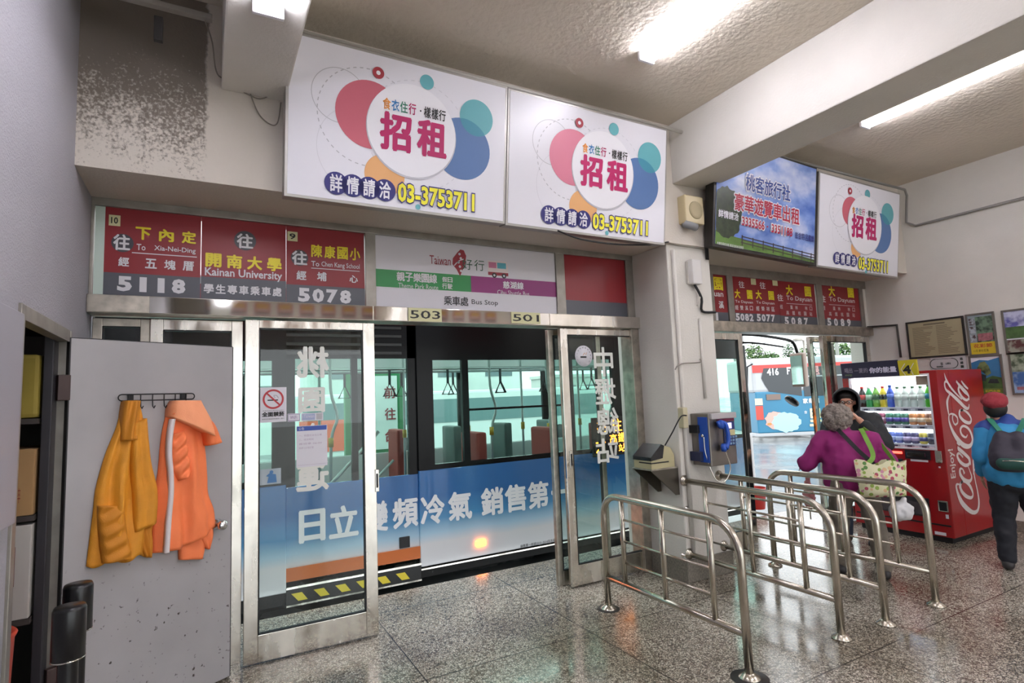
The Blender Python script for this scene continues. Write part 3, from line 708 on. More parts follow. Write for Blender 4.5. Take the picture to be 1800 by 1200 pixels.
panel('route_sign', 'red route sign 5118 To Xia-Nei-Ding, leftmost over the left entrance', XL+0.02, xa-0.001, fA)
panel('route_sign', 'red sign Kainan University, between route signs 5118 and 5078', xa+0.001, xb-0.001, fB)
panel('route_sign', 'red route sign 5078 To Chen Kang School, beside the white bus stop sign', xb+0.001, X(640, 480), fC)
GRN = mat('sign_green', '2a8f4a', 0.4); PUR = mat('sign_purple', '8c2170', 0.4); WSI = mat('bus_sign_white', 'dddae0', 0.4)
def fD(g, t, x0, x1, z0, z1):
    xm = S.px(828, 500)[0]; zA = S.px(660, 472)[1]; zB = S.px(660, 503)[1]
    g.rect(S, x0, zB, xm, zA, GRN, 0.001); g.rect(S, xm, zB, x1, zA, PUR, 0.001)
    row(t, '親子樂園線', 697, 768, 480, 496, SW, off=0.03, gap=0.02); word(t, 'Theme Park Route', 700, 770, 499, 508, SW, off=0.0)
    row(t, '假日', 777, 795, 487, 496, SW, gap=0.1, off=0.02); row(t, '行駛', 777, 795, 498, 508, SW, gap=0.1, off=0.02)
    row(t, '慈湖線', 884, 920, 495, 508, SW, off=0.03, gap=0.02); word(t, 'Cihu Shuttle Bus', 874, 930, 511, 519, SW, off=0.0)
    row(t, '乘車處', 780, 823, 521, 537, INK, off=0.012, gap=0.03); word(t, 'Bus Stop', 829, 875, 527, 538, INK, off=0.0)
    word(t, 'Taiwan', 755, 792, 450, 465, REDI, off=0.0); word(t, 'THE HEART OF ASIA', 764, 787, 463, 466, REDI, off=0.0)
    u, v = S.px(806, 461)                                                     # island emblem
    isl = [(0.05, 0.105), (0.07, 0.06), (0.06, 0.0), (0.035, -0.06), (0.01, -0.115), (-0.02, -0.06), (-0.055, -0.02), (-0.05, 0.03), (-0.01, 0.08), (0.02, 0.11)]
    g.poly(S, [(u+a, v+b) for a, b in isl], REDI, 0.0015)
    for k in range(5): g.disc(S, u+0.012*math.sin(k*2.1)+0.01, v+0.07-0.035*k, 0.011, WSI, 0.0022, 12)
    g.line(S, [q.xy for q in smooth_path([(u-0.04, v-0.03, 0), (u, v+0.01, 0), (u+0.045, v+0.03, 0)], 4)], 0.008, WSI, 0.0022)
    row(t, '好行', 812, 851, 456, 475, mat('brush_green', '39604a', 0.5), off=0.0, gap=0.2)
    u0, v0 = S.px(858, 483); u1, v1 = S.px(893, 475)                          # the little printed tour bus
    w_ = u1-u0; h_ = 0.125
    g.poly(S, [(u0, v0), (u0+w_, v0), (u0+w_, v0+h_*0.6), (u0+w_*0.93, v0+h_), (u0, v0+h_)], mat('pale_bus_print', 'e7d9d6', 0.4), 0.0015)
    g.rect(S, u0, v0, u0+w_, v0+h_*0.22, REDI, 0.002); g.rect(S, u0+w_*0.04, v0+h_*0.5, u0+w_*0.42, v0+h_*0.9, mat('print_pink', 'c97a98', 0.4), 0.002); g.rect(S, u0+w_*0.46, v0+h_*0.5, u0+w_*0.9, v0+h_*0.9, mat('print_cyan', '58a8b8', 0.4), 0.002)
    for k in (0.3, 0.78): g.disc(S, u0+w_*k, v0, 0.022, INK, 0.0025, 14); g.disc(S, u0+w_*k, v0, 0.010, WSI, 0.003, 10)
panel('bus_stop_sign', 'white bus stop sign with green and purple bands above the open doorway', X(660, 480), X(975, 490), fD, WSI)
def fE(g, t, x0, x1, z0, z1): g.rect(S, x0, z0, x1, S.px(1050, 530)[1], SLT, 0.001)
panel('route_sign', 'blank red and grey route sign next to the pillar, left entrance', X(990, 490), X(1098, 500), fE)
# right entrance
def fF(g, t, x0, x1, z0, z1):
    g.rect(S, x0, z0, x1, S.px(1240, 547)[1], SLT, 0.001); row(t, '大', 1232, 1247, 487, 508, YLW); row(t, '園', 1254, 1270, 487, 510, YLW, off=0.03); word(t, 'yuan', 1249, 1271, 514, 524, SW)
    row(t, '溪', 1263, 1272, 529, 542, SW); digits(t, '01', 1246, 1264, 549, 563, SW)
def g2(n, xs, card_x, num, y):
    def fn(g, t, x0, x1, z0, z1):
        g.rect(S, x0, z0, x1, S.px(xs[0], y)[1], SLT, 0.001); xs_ = xs
        w = xs[1]-xs[0]; k = 0.045*(xs[0]-1290)
        if card_x: card(g, t, card_x, 490+k, card_x+8, 500+k, '')
        if n == 'small':
            row(t, '往', xs[0]+8, xs[0]+18, 494+k, 506+k, SW, off=0.02); row(t, '大園', xs[0]+1, xs[1]-3, 509+k, 525+k, YLW, off=0.04, gap=1.2)
            word(t, 'To Dayuan', xs[0]+2, xs[1]-2, 528+k, 534+k, SW, off=0.01); row(t, '經雙溪口' if num == '5082' else '經榮祥區', xs[0]+2, xs[1]-2, 537+k, 545+k, SW, off=0.01, gap=0.3)
            digits(t, num, xs[0]+3, xs[1]-1, 551+k*0.7, 564+k*0.7, SW)
        else:
            row(t, '往', xs[0]-1, xs[0]+9, 515+k*0.6, 527+k*0.6, SW, off=0.02); row(t, '大園', xs[0]+14, xs[1]-5, 500+k*0.6, 518+k*0.6, YLW, off=0.04, gap=1.2)
            word(t, 'To Dayuan', xs[0]+15, xs[1]-3, 519+k*0.6, 529+k*0.6, SW, off=0.01); t.line(S, [S.px(xs[0]+15, 531+k*0.6), S.px(xs[1]-3, 534+k*0.6)], 0.005, SW, 0.003)
            row(t, '經 菓林 林口', xs[0]+4, xs[1]-3, 535+k*0.6, 542+k*0.6, SW, off=0.0, gap=0.1); row(t, '高鐵桃園站', xs[0]+15, xs[1]-3, 545+k*0.6, 552+k*0.6, SW, off=0.0, gap=0.2)
            digits(t, num, xs[0]+12, xs[1]-10, 556+k*0.5, 570+k*0.5, SW)
    return fn
panel('route_sign', 'red route sign cut off by the pillar edge, right entrance', 4.2, X(1276, 520), fF)
panel('route_sign', 'narrow red To Dayuan route sign next to the sign cut off by the pillar', X(1287, 520), XS(1325.5)+0.0, g2('small', (1290, 1325), 1320, '5082', 549))
panel('route_sign', 'narrow red To Dayuan route sign touching the wide 5087 sign on its left', XS(1325.5)+0.002, XS(1364), g2('small', (1327, 1363), 1358, '5077', 551))
panel('route_sign', 'wide red route sign 5087 To Dayuan, right entrance', XS(1364)+0.002, X(1431, 520), g2('big', (1367, 1430), 0, '5087', 554))
panel('route_sign', 'red route sign 5089 To Dayuan at the right end of the transom', X(1443, 520), X(1508, 530), g2('big', (1442, 1505), 0, '5089', 560))
# number cards on the polished header
SH = FY(YH-0.008)
def numcard(x0, y0, x1, y1, s, label):
    u0, v0 = SH.px(x0, y1); u1, v1 = SH.px(x1, y0); v0 = max(v0, zh0+0.004)
    r = thing('number_card', label, 'card', (u0, YH-0.008, v0), 'number cards')
    MB().fbox(SH, u0, v0, u1, v1, 0, 0.002, CARD).build('card_sheet', r)
    t = MB(); F_ = Fr(SH.p(0, 0, 0.003), SH.u, SH.v); t.text(F_, s, (u0+(u1-u0)*0.05, v0+(v1-v0)*0.2), (u0+(u1-u0)*0.95, v0+(v1-v0)*0.82), INK, 0.001, 0.01); t.build('lettering', r)
numcard(718, 543, 776, 564, '503', 'cream card 503 on the polished door header'); numcard(899, 550, 949, 568, '501', 'cream card 501 on the polished door header')
# ------------------------------------------------------------------ outside: road, kerb, canopy, backdrop
def wet():
    m = mat('wet_asphalt', '6d7376', 0.35, var=0.3, vscale=1.5, bump=0.15, bscale=40); n = m.node_tree; b = n.nodes['Principled BSDF']
    t = n.nodes.new('ShaderNodeTexCoord'); nz = n.nodes.new('ShaderNodeTexNoise'); nz.inputs['Scale'].default_value = 0.5; nz.inputs['Detail'].default_value = 5
    n.links.new(t.outputs['Object'], nz.inputs['Vector']); mr = n.nodes.new('ShaderNodeMapRange'); mr.inputs[1].default_value = 0.4; mr.inputs[2].default_value = 0.6; mr.inputs[3].default_value = 0.04; mr.inputs[4].default_value = 0.3
    n.links.new(nz.outputs['Fac'], mr.inputs[0]); n.links.new(mr.outputs[0], b.inputs['Roughness']); return m
ZR = -0.24
MB().box((-30, 4.95, ZR-0.1), (90, 90, ZR), wet()).build('ground', kind='structure')
MB().box((XR, 4.4, -0.12), (20, 4.95, -0.001), mat('wet_concrete', 'a9aba8', 0.12, var=0.2, vscale=2)).build('ground_platform', kind='structure')

# ------------------------------------------------------------------ the white and blue bus just outside the left entrance
BY = 5.5; BX0, BX1 = -4.2, 6.93; BZ0, BZ1 = 0.0, 2.82; BW = 2.4
SB = FY(BY)
def bus_print():
    m = bpy.data.materials.new('bus_advert_print'); m.use_nodes = True; n = m.node_tree; b = n.nodes['Principled BSDF']; L = n.links
    t = n.nodes.new('ShaderNodeTexCoord'); s = n.nodes.new('ShaderNodeSeparateXYZ'); L.new(t.outputs['Object'], s.inputs[0])
    nz = n.nodes.new('ShaderNodeTexNoise'); nz.inputs['Scale'].default_value = 1.2; nz.inputs['Detail'].default_value = 3; L.new(t.outputs['Object'], nz.inputs['Vector'])
    a = n.nodes.new('ShaderNodeMath'); a.operation = 'MULTIPLY_ADD'; L.new(nz.outputs['Fac'], a.inputs[0]); a.inputs[1].default_value = 0.10; L.new(s.outputs[2], a.inputs[2])
    r = n.nodes.new('ShaderNodeValToRGB'); e = r.color_ramp.elements
    e[0].position = 0.50; e[0].color = (*lin('d2d3d6'), 1); e[1].position = 0.96; e[1].color = (*lin('2a66a4'), 1)
    q = e.new(0.60); q.color = (*lin('a5c6da'), 1); q = e.new(0.74); q.color = (*lin('4a8cbc'), 1)
    L.new(a.outputs[0], r.inputs[0]); L.new(r.outputs[0], b.inputs['Base Color']); b.inputs['Roughness'].default_value = 0.22; b.inputs['Coat Weight'].default_value = 0.4; return m
BP = bus_print(); BKG = mat('bus_black_glazing', '0d0e10', 0.25, spec=0.2); BRED = mat('bus_red_livery', 'a8242c', 0.3); BWH = mat('bus_white_paint', 'd4d6d8', 0.3)
BG = glass('bus_window_glass', (0.84, 0.93, 0.90), 0.5); BINT = mat('bus_interior_panel', 'a9c0b8', 0.6)
bus = thing('city_bus', 'white and blue advert covered bus standing right outside the left doorway', 'bus', (1.4, BY, ZR))
def xb(px, py=750): return SB.px(px, py)[0]
def zb(px, py): return SB.px(px, py)[1]
XD = xb(736, 800); XD0 = XD-1.25               # rear edge of the panel, middle door left edge
ZP = zb(800, 821)                               # top of the advert panel
ZW = zb(880, 632)                               # window tops
def side(Y, d, detail):
    m = MB(); t = 0.06*d
    lo, hi = (Y, Y+t) if t > 0 else (Y+t, Y)
    if detail:
        m.box((XD, lo, BZ0), (BX1-0.12, hi, ZP), BP, 0.01); m.box((BX0, lo, BZ0), (XD0, hi, ZP), BP, 0.01)
    else: m.box((BX0, lo, BZ0), (BX1-0.12, hi, ZP), BWH, 0.01)
    return m, lo, hi
m, lo, hi = side(BY, 1, True); m.build('side_panel', bus)
side(BY+BW, -1, False)[0].build('side_panel', bus)
# near window band: black glazing with openings
wins = [(xb(763), xb(815), 1), (xb(826), xb(826)+1.30, 1), (xb(826)+1.36, xb(826)+1.95, 1), (xb(826)+3.2, xb(826)+3.95, 1), (BX1-0.62, BX1-0.16, 1)]
wl = [(XD0-1.45, XD0-0.12), (XD0-2.95, XD0-1.57), (BX0+0.1, XD0-3.07)]
def band(Y0, Y1, ws, z0, z1, xa, xb_, name, mm=BKG):
    m = MB(); ws = sorted(ws); x = xa
    for a, b in ws:
        if a > x: m.box((x, Y0, z0), (a, Y1, z1), mm)
        x = b
    if x < xb_: m.box((x, Y0, z0), (xb_, Y1, z1), mm)
    return m
nw = [(a, b) for a, b, _ in wins]
zi = ZP+0.05
mm_ = band(BY, BY+0.05, nw, zi, ZW, XD+0.0, BX1-0.1, 'n'); mm_.box((XD, BY, ZP), (BX1-0.1, BY+0.05, zi), BKG); mm_.box((XD, BY, ZW), (BX1-0.1, BY+0.05, 2.42), BKG)
m2 = band(BY, BY+0.05, wl, zi, ZW, BX0, XD0, 'n'); m2.box((BX0, BY, ZP), (XD0, BY+0.05, zi), BKG); m2.box((BX0, BY, ZW), (XD0, BY+0.05, 2.42), BKG)
mm_.build('window_surround', bus); m2.build('window_surround', bus)
for a, b in nw + wl:
    r_ = MB().box((a, BY+0.02, zi), (b, BY+0.026, ZW), BG).build('side_window', bus)
# horizontal bar of the opening pane
a, b = nw[1]
MB().box((a, BY-0.004, zb(900, 716)-0.012), (b, BY+0.03, zb(900, 716)+0.012), BKG).build('window_bar', bus)
MB().box((BX0, BY, 2.42), (BX1-0.15, BY+0.05, BZ1-0.08), BRED, 0.01).build('roof_edge', bus)
m = MB().box((BX0, BY, BZ1-0.1), (BX1-0.15, BY+BW, BZ1), BWH, 0.03); m.build('roof', bus)
MB().box((BX0, BY+0.06, 2.36), (BX1-0.2, BY+BW-0.06, 2.40), mat('bus_ceiling', 'b9c6c0', 0.6)).build('ceiling_lining', bus)
MB().box((BX0, BY+0.06, 0.10), (BX1-0.2, BY+BW-0.06, 0.14), mat('bus_floor', '6f7471', 0.5)).build('floor_plate', bus)
fw = [(BX0+0.2+i*1.5, BX0+1.55+i*1.5) for i in range(7)]
f2 = band(BY+BW-0.05, BY+BW, fw, zi-0.05, ZW, BX0, BX1-0.1, 'f'); f2.box((BX0, BY+BW-0.05, ZP), (BX1-0.1, BY+BW, zi-0.05), BWH); f2.box((BX0, BY+BW-0.05, ZW), (BX1-0.1, BY+BW, BZ1-0.1), BWH)
f2.build('window_surround', bus)
for a, b in fw: MB().box((a, BY+BW-0.03, zi-0.05), (b, BY+BW-0.024, ZW), BG).build('side_window', bus)
MB().box((BX0-0.02, BY, BZ0), (BX0, BY+BW, BZ1), BWH).build('rear_panel', bus)
# front end: rounded lower mask, big windscreen
m = MB().box((BX1-0.12, BY, BZ0), (BX1, BY+BW, ZP+0.05), BWH, 0.05).box((BX1-0.12, BY, ZW+0.2), (BX1-0.02, BY+BW, BZ1-0.02), BWH, 0.05)
m.box((BX1-0.10, BY, ZP+0.05), (BX1-0.02, BY+0.09, ZW+0.2), BKG, 0.02).box((BX1-0.10, BY+BW-0.09, ZP+0.05), (BX1-0.02, BY+BW, ZW+0.2), BKG, 0.02); m.build('front_mask', bus)
MB().box((BX1-0.06, BY+0.09, ZP+0.05), (BX1-0.05, BY+BW-0.09, ZW+0.2), BG).build('windscreen', bus)
MB().box((BX1-0.03, BY+0.1, 0.25), (BX1+0.01, BY+0.42, 0.42), mat('headlamp', 'd8dde0', 0.1), 0.02).build('headlamp', bus)
# front passenger door with LED sign beside it
LX0 = xb(826)+2.0
# mirror arm and mirror on the front corner
mp = [(BX1-0.12, BY+0.02, 2.42), (BX1+0.1, BY-0.10, 2.40), (BX1+0.55, BY-0.2, 2.34), (BX1+0.72, BY-0.25, 2.28), (BX1+0.78, BY-0.27, 2.1)]
mo = MB().tube(smooth_path(mp, 5), 0.022, BKG, 8).build('mirror_arm', bus)
mp2 = [(p[0], p[1], p[2]-0.12-0.0*i) for i, p in enumerate(mp[:-1])]
MB().tube(smooth_path(mp2[:3], 5), 0.014, BKG, 8).build('mirror_arm', bus)
MB().box((BX1+0.70, BY-0.40, 1.62), (BX1+0.80, BY-0.18, 2.12), mat('mirror_shell', '8f7c70', 0.4), 0.03).box((BX1+0.695, BY-0.38, 1.66), (BX1+0.70, BY-0.20, 2.08), CHROME).build('mirror', bus)
MB().lathe([(0.001, 0), (0.10, 0.0), (0.11, 0.02), (0.10, 0.05), (0.03, 0.07)], BKG, (BX1+0.62, BY-0.2, 1.40), 16, (0.4, -0.2, 0.5)).build('mirror', bus)
# middle sliding door
m = MB(); m.box((XD0, BY+0.03, 0.19), (XD, BY+0.07, ZP-0.03), BP, 0.006)
m.build('door_panel', bus)
m = MB()
for x0, x1 in ((XD-0.09, XD), (XD0, XD0+0.08), ((XD+XD0)/2-0.03, (XD+XD0)/2+0.03)): m.box((x0, BY+0.03, ZP-0.03), (x1, BY+0.08, 2.42), BKG)
m.box((XD0, BY+0.03, ZW+0.02), (XD, BY+0.08, 2.42), BKG)
for k in range(4): m.box((XD0, BY+0.015, ZW+0.06+k*0.085), (XD-0.15, BY+0.03, ZW+0.085+k*0.085), mat('vent_grey', '2e3030', 0.4))
m.build('door_frame', bus)
MB().box((XD0+0.08, BY+0.05, ZP-0.03), (XD-0.09, BY+0.056, ZW+0.02), BG).build('door_window', bus)
# step below the door
m = MB(); ORP = mat('orange_step_reflector', 'c4682c', 0.35)
m.box((XD0+0.0, BY+0.015, 0.085), (XD, BY+0.045, 0.20), ORP).build('step_reflector', bus)
m = MB(); m.box((XD0, BY+0.0, -0.12), (XD, BY+0.3, 0.03), mat('step_black', '161616', 0.5), 0.004); m.box((XD0, BY-0.008, 0.025), (XD, BY+0.3, 0.045), STEEL)
m.box((XD0, BY-0.008, -0.125), (XD, BY+0.3, -0.11), STEEL); YB_ = mat('hazard_yellow', 'd8c322', 0.4)
F_ = FY(BY-0.003); k = 0
while XD0+0.04+k*0.19 < XD-0.12:
    x = XD0+0.04+k*0.19; m.poly(F_, [(x+0.06, -0.085), (x+0.14, -0.085), (x+0.09, -0.015), (x, -0.015)], YB_); k += 1
m.build('door_step', bus)
MB().box((BX0, BY+0.06, -0.12), (BX1-0.3, BY+0.2, 0.02), mat('underbody_black', '121212', 0.7)).box((BX0, BY+BW-0.2, -0.12), (BX1-0.3, BY+BW-0.06, 0.02), mat('underbody_black')).box((XD, BY-0.004, -0.03), (BX1-0.3, BY+0.06, -0.015), STEEL).build('underbody', bus)
for wx in (BX1-2.5, BX0+2.6):
    for wy in (BY+0.25, BY+BW-0.25):
        MB().lathe([(0.14, -0.13), (0.40, -0.13), (0.44, -0.09), (0.44, 0.09), (0.40, 0.13), (0.14, 0.13)], BLACK, (wx, wy, ZR+0.44), 28, (0, 1, 0)).build('wheel', bus)
# amber side lamp, door latch box
AMB = mat('amber_side_lamp', 'ff9c3a', 0.3, emit=12.0, ecol='ff7a1e')
x, z = SB.px(845, 954); MB().box((x-0.055, BY-0.02, z-0.03), (x+0.055, BY+0.002, z+0.03), AMB, 0.01).build('side_marker_lamp', bus)
x, z = SB.px(713, 954); MB().box((x-0.055, BY+0.015, z-0.05), (x+0.05, BY+0.035, z+0.055), BLACK, 0.006).build('latch_box', bus)
# lettering on the panel
t = MB(); FP = FY(BY-0.003); LW = mat('panel_white_letter', 'eef1f5', 0.35)
def busrow(s_, x0, x1, yt, yb):
    u0 = FP.px(x0, (yt+yb)/2)[0]; u1 = FP.px(x1, (yt+yb)/2)[0]
    return u0, u1
zt0 = FP.px(762, 869)[1]; zt1 = FP.px(762, 921)[1]          # cap and foot of the big characters
HZ = zt0-zt1; ch_w = HZ*0.93
def big(ch, px0, px1, zoff=0.0, mm=LW, F_=FP):
    a = F_.px(px0, 900)[0]; b = F_.px(px1, 900)[0]
    if ch == '一': t.text(F_, ch, (a, zt1+HZ*0.42), (b, zt1+HZ*0.60), mm, 0.001, 0.035)
    else: t.text(F_, ch, (a, zt1), (b, zt0), mm, 0.001, 0.035)
FQ = FY(BY+0.026)
for ch, a, b in (('冷', 739, 782), ('氣', 788, 830), ('銷', 846, 886), ('售', 888, 926), ('第', 929, 966)): big(ch, a, b)
for ch, a, b in (('頻', 690, 735), ('變', 640, 682), ('立', 578, 630), ('日', 525, 572)): big(ch, a, b, F_=FQ)
a = FP.px(969, 870)[0]; t.text(FP, '一', (a, zt1+HZ*0.42), (a+0.22, zt1+HZ*0.58), LW, 0.001, 0.03)
u0, v0 = FP.px(915, 963); u1, v1 = FP.px(985, 957); t.text(FP, '銷售第一依據2010~2014年市場調查', (u0, v0-0.0), (u1, v0+0.035), INK, 0.001, 0.0)
t.build('lettering', bus)
LED = mat('led_orange', 'ff8b2a', 0.4, emit=5.0, ecol='ff8a28')
m = MB(); x0, z0 = SB.px(1045, 800); x1, z1 = SB.px(1103, 733)
m.box((LX0, BY-0.002, ZP+0.0), (LX0+1.1, BY+0.05, 2.42), BKG); m.build('front_door_frame', bus)
m = MB().box((x0-0.03, BY-0.02, z0-0.02), (x1+0.03, BY-0.002, z1+0.02), mat('led_panel_black', '0b0b0c', 0.4)); m.build('led_display', bus)
t = MB(); FL = FY(BY-0.022); w_ = x1-x0; h_ = z1-z0
for ch, a, b, c, d in (('大', 0.02, 0.05, 0.30, 0.50), ('往', 0.50, 0.62, 0.78, 0.98), ('高', 0.42, 0.30, 0.62, 0.55), ('鐵', 0.66, 0.30, 0.86, 0.58), ('站', 0.66, 0.03, 0.88, 0.26), ('桃', 0.08, 0.62, 0.34, 0.98)):
    t.text(FL, ch, (x0+w_*a, z0+h_*b), (x0+w_*c, z0+h_*d), LED, 0.001, 0.0)
t.build('led_text', bus)
# interior: rails, straps, poles, seats
RAIL = mat('bus_handrail', 'a9b2b2', 0.3, 0.8); STP = mat('strap_dark', '33373c', 0.5); YGR = mat('yellow_grip', 'c9a637', 0.4)
yr = BY+0.85; yr2 = BY+1.55
for y_, z_ in ((yr, 2.02), (yr2, 2.02)): MB().cyl((BX0+0.4, y_, z_), (BX1-1.2, y_, z_), 0.016, RAIL, 8).build('handrail', bus)
for i in range(14):
    x_ = 1.5+i*0.36; y_ = yr if i % 2 else yr2
    s_ = MB().box((x_-0.014, y_-0.006, 1.84), (x_+0.014, y_+0.006, 2.03), STP)
    s_.tube([(x_, y_, 1.86), (x_-0.072, y_, 1.71), (x_+0.072, y_, 1.71)], 0.014, STP, 6, closed=True); s_.build('hand_strap', bus)
for x_ in (1.2, 2.25, 3.15, 4.0, 5.0):
    for y_ in (yr, yr2):
        MB().tube(smooth_path([(x_, y_, 0.14), (x_, y_, 1.2), (x_+(0.07 if y_ == yr else 0), y_, 1.5), (x_, y_, 1.8), (x_, y_, 2.36)], 4), 0.017, RAIL, 8).tube([(x_, y_, 1.18), (x_, y_, 1.28)], 0.028, YGR, 8).build('pole', bus)
SEAT = mat('bus_seat_red', '9d3f3a', 0.6); SEATG = mat('bus_seat_grey', '5f6f6c', 0.6)
def seat(x, y, mm):
    MB().box((x, y, 0.50), (x+0.44, y+0.44, 0.60), mm, 0.03).box((x-0.08, y, 0.56), (x+0.05, y+0.44, 1.27), mm, 0.03).box((x+0.05, y+0.12, 0.14), (x+0.3, y+0.3, 0.5), STEELD).build('passenger_seat', bus)
for x_ in (2.68, 3.62, 4.5): seat(x_, BY+0.12, SEAT)
for x_ in (2.3, 3.1, 3.9, 4.7): seat(x_, BY+1.78, SEAT if x_ < 3 else SEATG)
for x_ in (-3.2, -2.3, -1.4): seat(x_, BY+0.12, SEATG)
MB().tube([(XD0+0.1, BY+0.2, 0.55), (XD-0.35, BY+0.2, 1.35)], 0.018, RAIL, 8).tube([(XD0+0.35, BY+0.2, 0.4), (XD-0.2, BY+0.2, 1.05)], 0.014, RAIL, 8).build('door_handrail', bus)
BL_ = mat('bus_light_strip', 'ffffff', 0.4, emit=5.0, ecol='e4fff6')
for y_ in (BY+0.5, BY+1.8): MB().box((BX0+0.5, y_, 2.345), (BX1-1.2, y_+0.08, 2.358), BL_).build('light_strip', bus)

# ------------------------------------------------------------------ things beyond the near bus
BLD = mat('pale_facade', 'd3dad6', 0.8, var=0.15, vscale=0.6); BWN = mat('facade_window', '64757a', 0.2)
def building(x0, x1, y, z1, rot, label, nx, nz, col=BLD, d=6):
    r = thing('building', label, 'building', ((x0+x1)/2, y, ZR), None)
    MB().box((x0, y, ZR), (x1, y+d, z1), col).box((x0-0.15, y-0.15, z1), (x1+0.15, y+d, z1+0.25), col).build('wall', r)
    for i in range(nx):
        for k in range(nz):
            w_ = (x1-x0)/nx; h_ = (z1-ZR-1)/nz; xx = x0+w_*(i+0.2); zz = 0.9+h_*(k+0.1)
            MB().box((xx, y-0.03, zz), (xx+w_*0.6, y+0.02, zz+h_*0.55), BWN).build('window', r)
    return r
building(-18, 3, 24, 5.5, 0, 'pale station building seen through the windows of the near bus', 7, 2)
building(5, 17, 30, 4.4, 0, 'low pale building behind the bus windows, right part', 4, 2)
building(26, 34, 40, 3.1, 0, 'small white house behind the hedge, left in the right doorway', 3, 1, mat('white_house', 'cfcdc9', 0.8), 4)
building(40, 50, 46, 3.7, 0, 'low greenish house behind the trees in the right doorway', 3, 1, mat('green_house', 'aab5a4', 0.8), 4)
# green notice frame seen through the bus door
r = thing('notice_booth', 'green framed notice panel seen through the middle door of the near bus', 'notice board', (1.9, 9.3, ZR))
FB_ = FY(9.3); g0 = FB_.px(662, 790); g1 = FB_.px(697, 660)
MB().box((g0[0]-0.5, 9.3, ZR), (g1[0]+0.14, 9.42, g1[1]+0.32), mat('booth_green', '2c7a4c', 0.5), 0.01).build('frame', r)
MB().box((g0[0]-0.4, 9.285, g0[1]), (g1[0], 9.3, g1[1]), mat('booth_notice', 'dfe6e2', 0.5)).build('panel', r)
t = MB(); F_ = FY(9.28); rc = mat('booth_red_ink', '8f2b36', 0.5)
for i, ch in enumerate('前往台北'): t.text(F_, ch, (g1[0]-0.22, g1[1]-0.38-i*0.36), (g1[0]-0.03, g1[1]-0.18-i*0.36), rc, 0.001, 0.02)
t.build('lettering', r)
# orange and white bus far behind the near bus
r = thing('distant_bus', 'white and orange bus seen through the near bus windows', 'bus', (8, 16, ZR)); DBW = mat('far_bus_white', 'cfd6d4', 0.4)
MB().box((2.2, 16, 0.05), (12.5, 18.4, 1.9), DBW, 0.08).build('body', r)
MB().box((2.3, 15.98, 0.95), (12.3, 16.0, 1.65), mat('far_bus_window', '5d7a7c', 0.15)).build('window', r)
MB().box((2.2, 15.97, 0.35), (4.6, 16.0, 1.2), mat('far_bus_orange', 'd4583a', 0.4)).build('door', r)
for wx in (4.9, 10.5): MB().lathe([(0.1, -0.05), (0.45, -0.05), (0.45, 0.05), (0.1, 0.05)], BLACK, (wx, 16.0, ZR+0.45), 20, (0, 1, 0)).build('wheel', r)

# ------------------------------------------------------------------ second bus across the yard, seen through the right entrance
f0 = V((FW.x, FW.y, 0)).normalized(); r0 = V((RT.x, RT.y, 0)).normalized()
O2 = CAM + f0*20.0; O2.z = 0
S2 = Fr(O2, r0, (0, 0, 1)); K = 20.0/FPX
bus2 = thing('city_bus', 'blue, white and red bus parked across the yard beyond the right doorway', 'bus', S2.p(S2.px(1400, 700)[0], 0, 0)+V((0, 0, ZR)))
q = lambda x, y: S2.px(x, y)
xl2 = q(1326, 700)[0]; xr2 = xl2+10.5; zt2 = q(1400, 627)[1]; zr2 = q(1400, 640)[1]; zw2 = q(1400, 690)[1]; zs2 = q(1400, 759)[1]
BB = mat('bus_sky_blue', '34799a', 0.3, var=0.06, vscale=0.8); BW2 = mat('bus2_white', 'b4b5b8', 0.3)
m = MB(); m.fbox(S2, xl2, zw2+0.05, xr2, zt2, -2.4, 0, BW2, 0.10); m.build('body', bus2)
MB().fbox(S2, xl2+0.05, zs2, xr2, zw2+0.08, -2.4, 0.01, BB, 0.04).build('side_panel', bus2)
MB().fbox(S2, xl2-0.02, ZR+0.12, xr2, zs2, -2.35, 0.0, BW2, 0.02).build('skirt', bus2)
MB().fbox(S2, xl2, zr2-0.25, xr2, zr2+0.02, 0, 0.015, mat('bus2_red', 'd0403c', 0.3)).build('stripe', bus2)
WG2 = mat('bus2_dark_window', '363a3e', 0.12)
wz1 = q(1400, 645)[1]; wz0 = q(1400, 691)[1]
m = MB(); a = q(1345, 690)[0]; b = q(1409, 690)[0]; h_ = wz1-wz0
m.poly(S2, [(a+0.15, wz0+0.10), (b, wz0-0.1), (b, wz1), (a, wz1), (a-0.1, wz1-0.35), (a, wz0+0.35)], WG2, 0.02); m.build('front_side_window', bus2)
x = b+0.08
while x < xr2-1.2:
    MB().rect(S2, x, wz0-0.12, x+1.1, wz1, WG2, 0.02).rect(S2, x, wz1-0.36, x+1.1, wz1-0.32, BW2, 0.025).build('side_window', bus2); x += 1.2
t = MB()
u, v = q(1348, 660); t.text(S2, '416', (u, v), (u+0.42, v+0.26), SW, 0.03, 0.03); u, v = q(1383, 658); t.text(S2, 'FT', (u, v), (u+0.24, v+0.26), SW, 0.03, 0.03)
u, v = q(1424, 659); t.text(S2, '退', (u, v), (u+0.34, v+0.32), mat('letter_pink', 'e0a0a0', 0.4), 0.03, 0.03)
u, v = q(1411, 709); 
for i, ch in enumerate('家樂福'): t.text(S2, ch, (u+i*0.2, v), (u+i*0.2+0.18, v+0.18), SW, 0.03, 0.03)
u, v = q(1413, 727); t.text(S2, '里', (u+0.16, v-0.45), (u+0.62, v+0.18), mat('letter_cream', 'eddcae', 0.4), 0.03, 0.03); t.text(S2, '食', (u, v), (u+0.11, v+0.11), SW, 0.03, 0.0)
t.build('lettering', bus2)
m = MB(); rnd = random.Random(5)
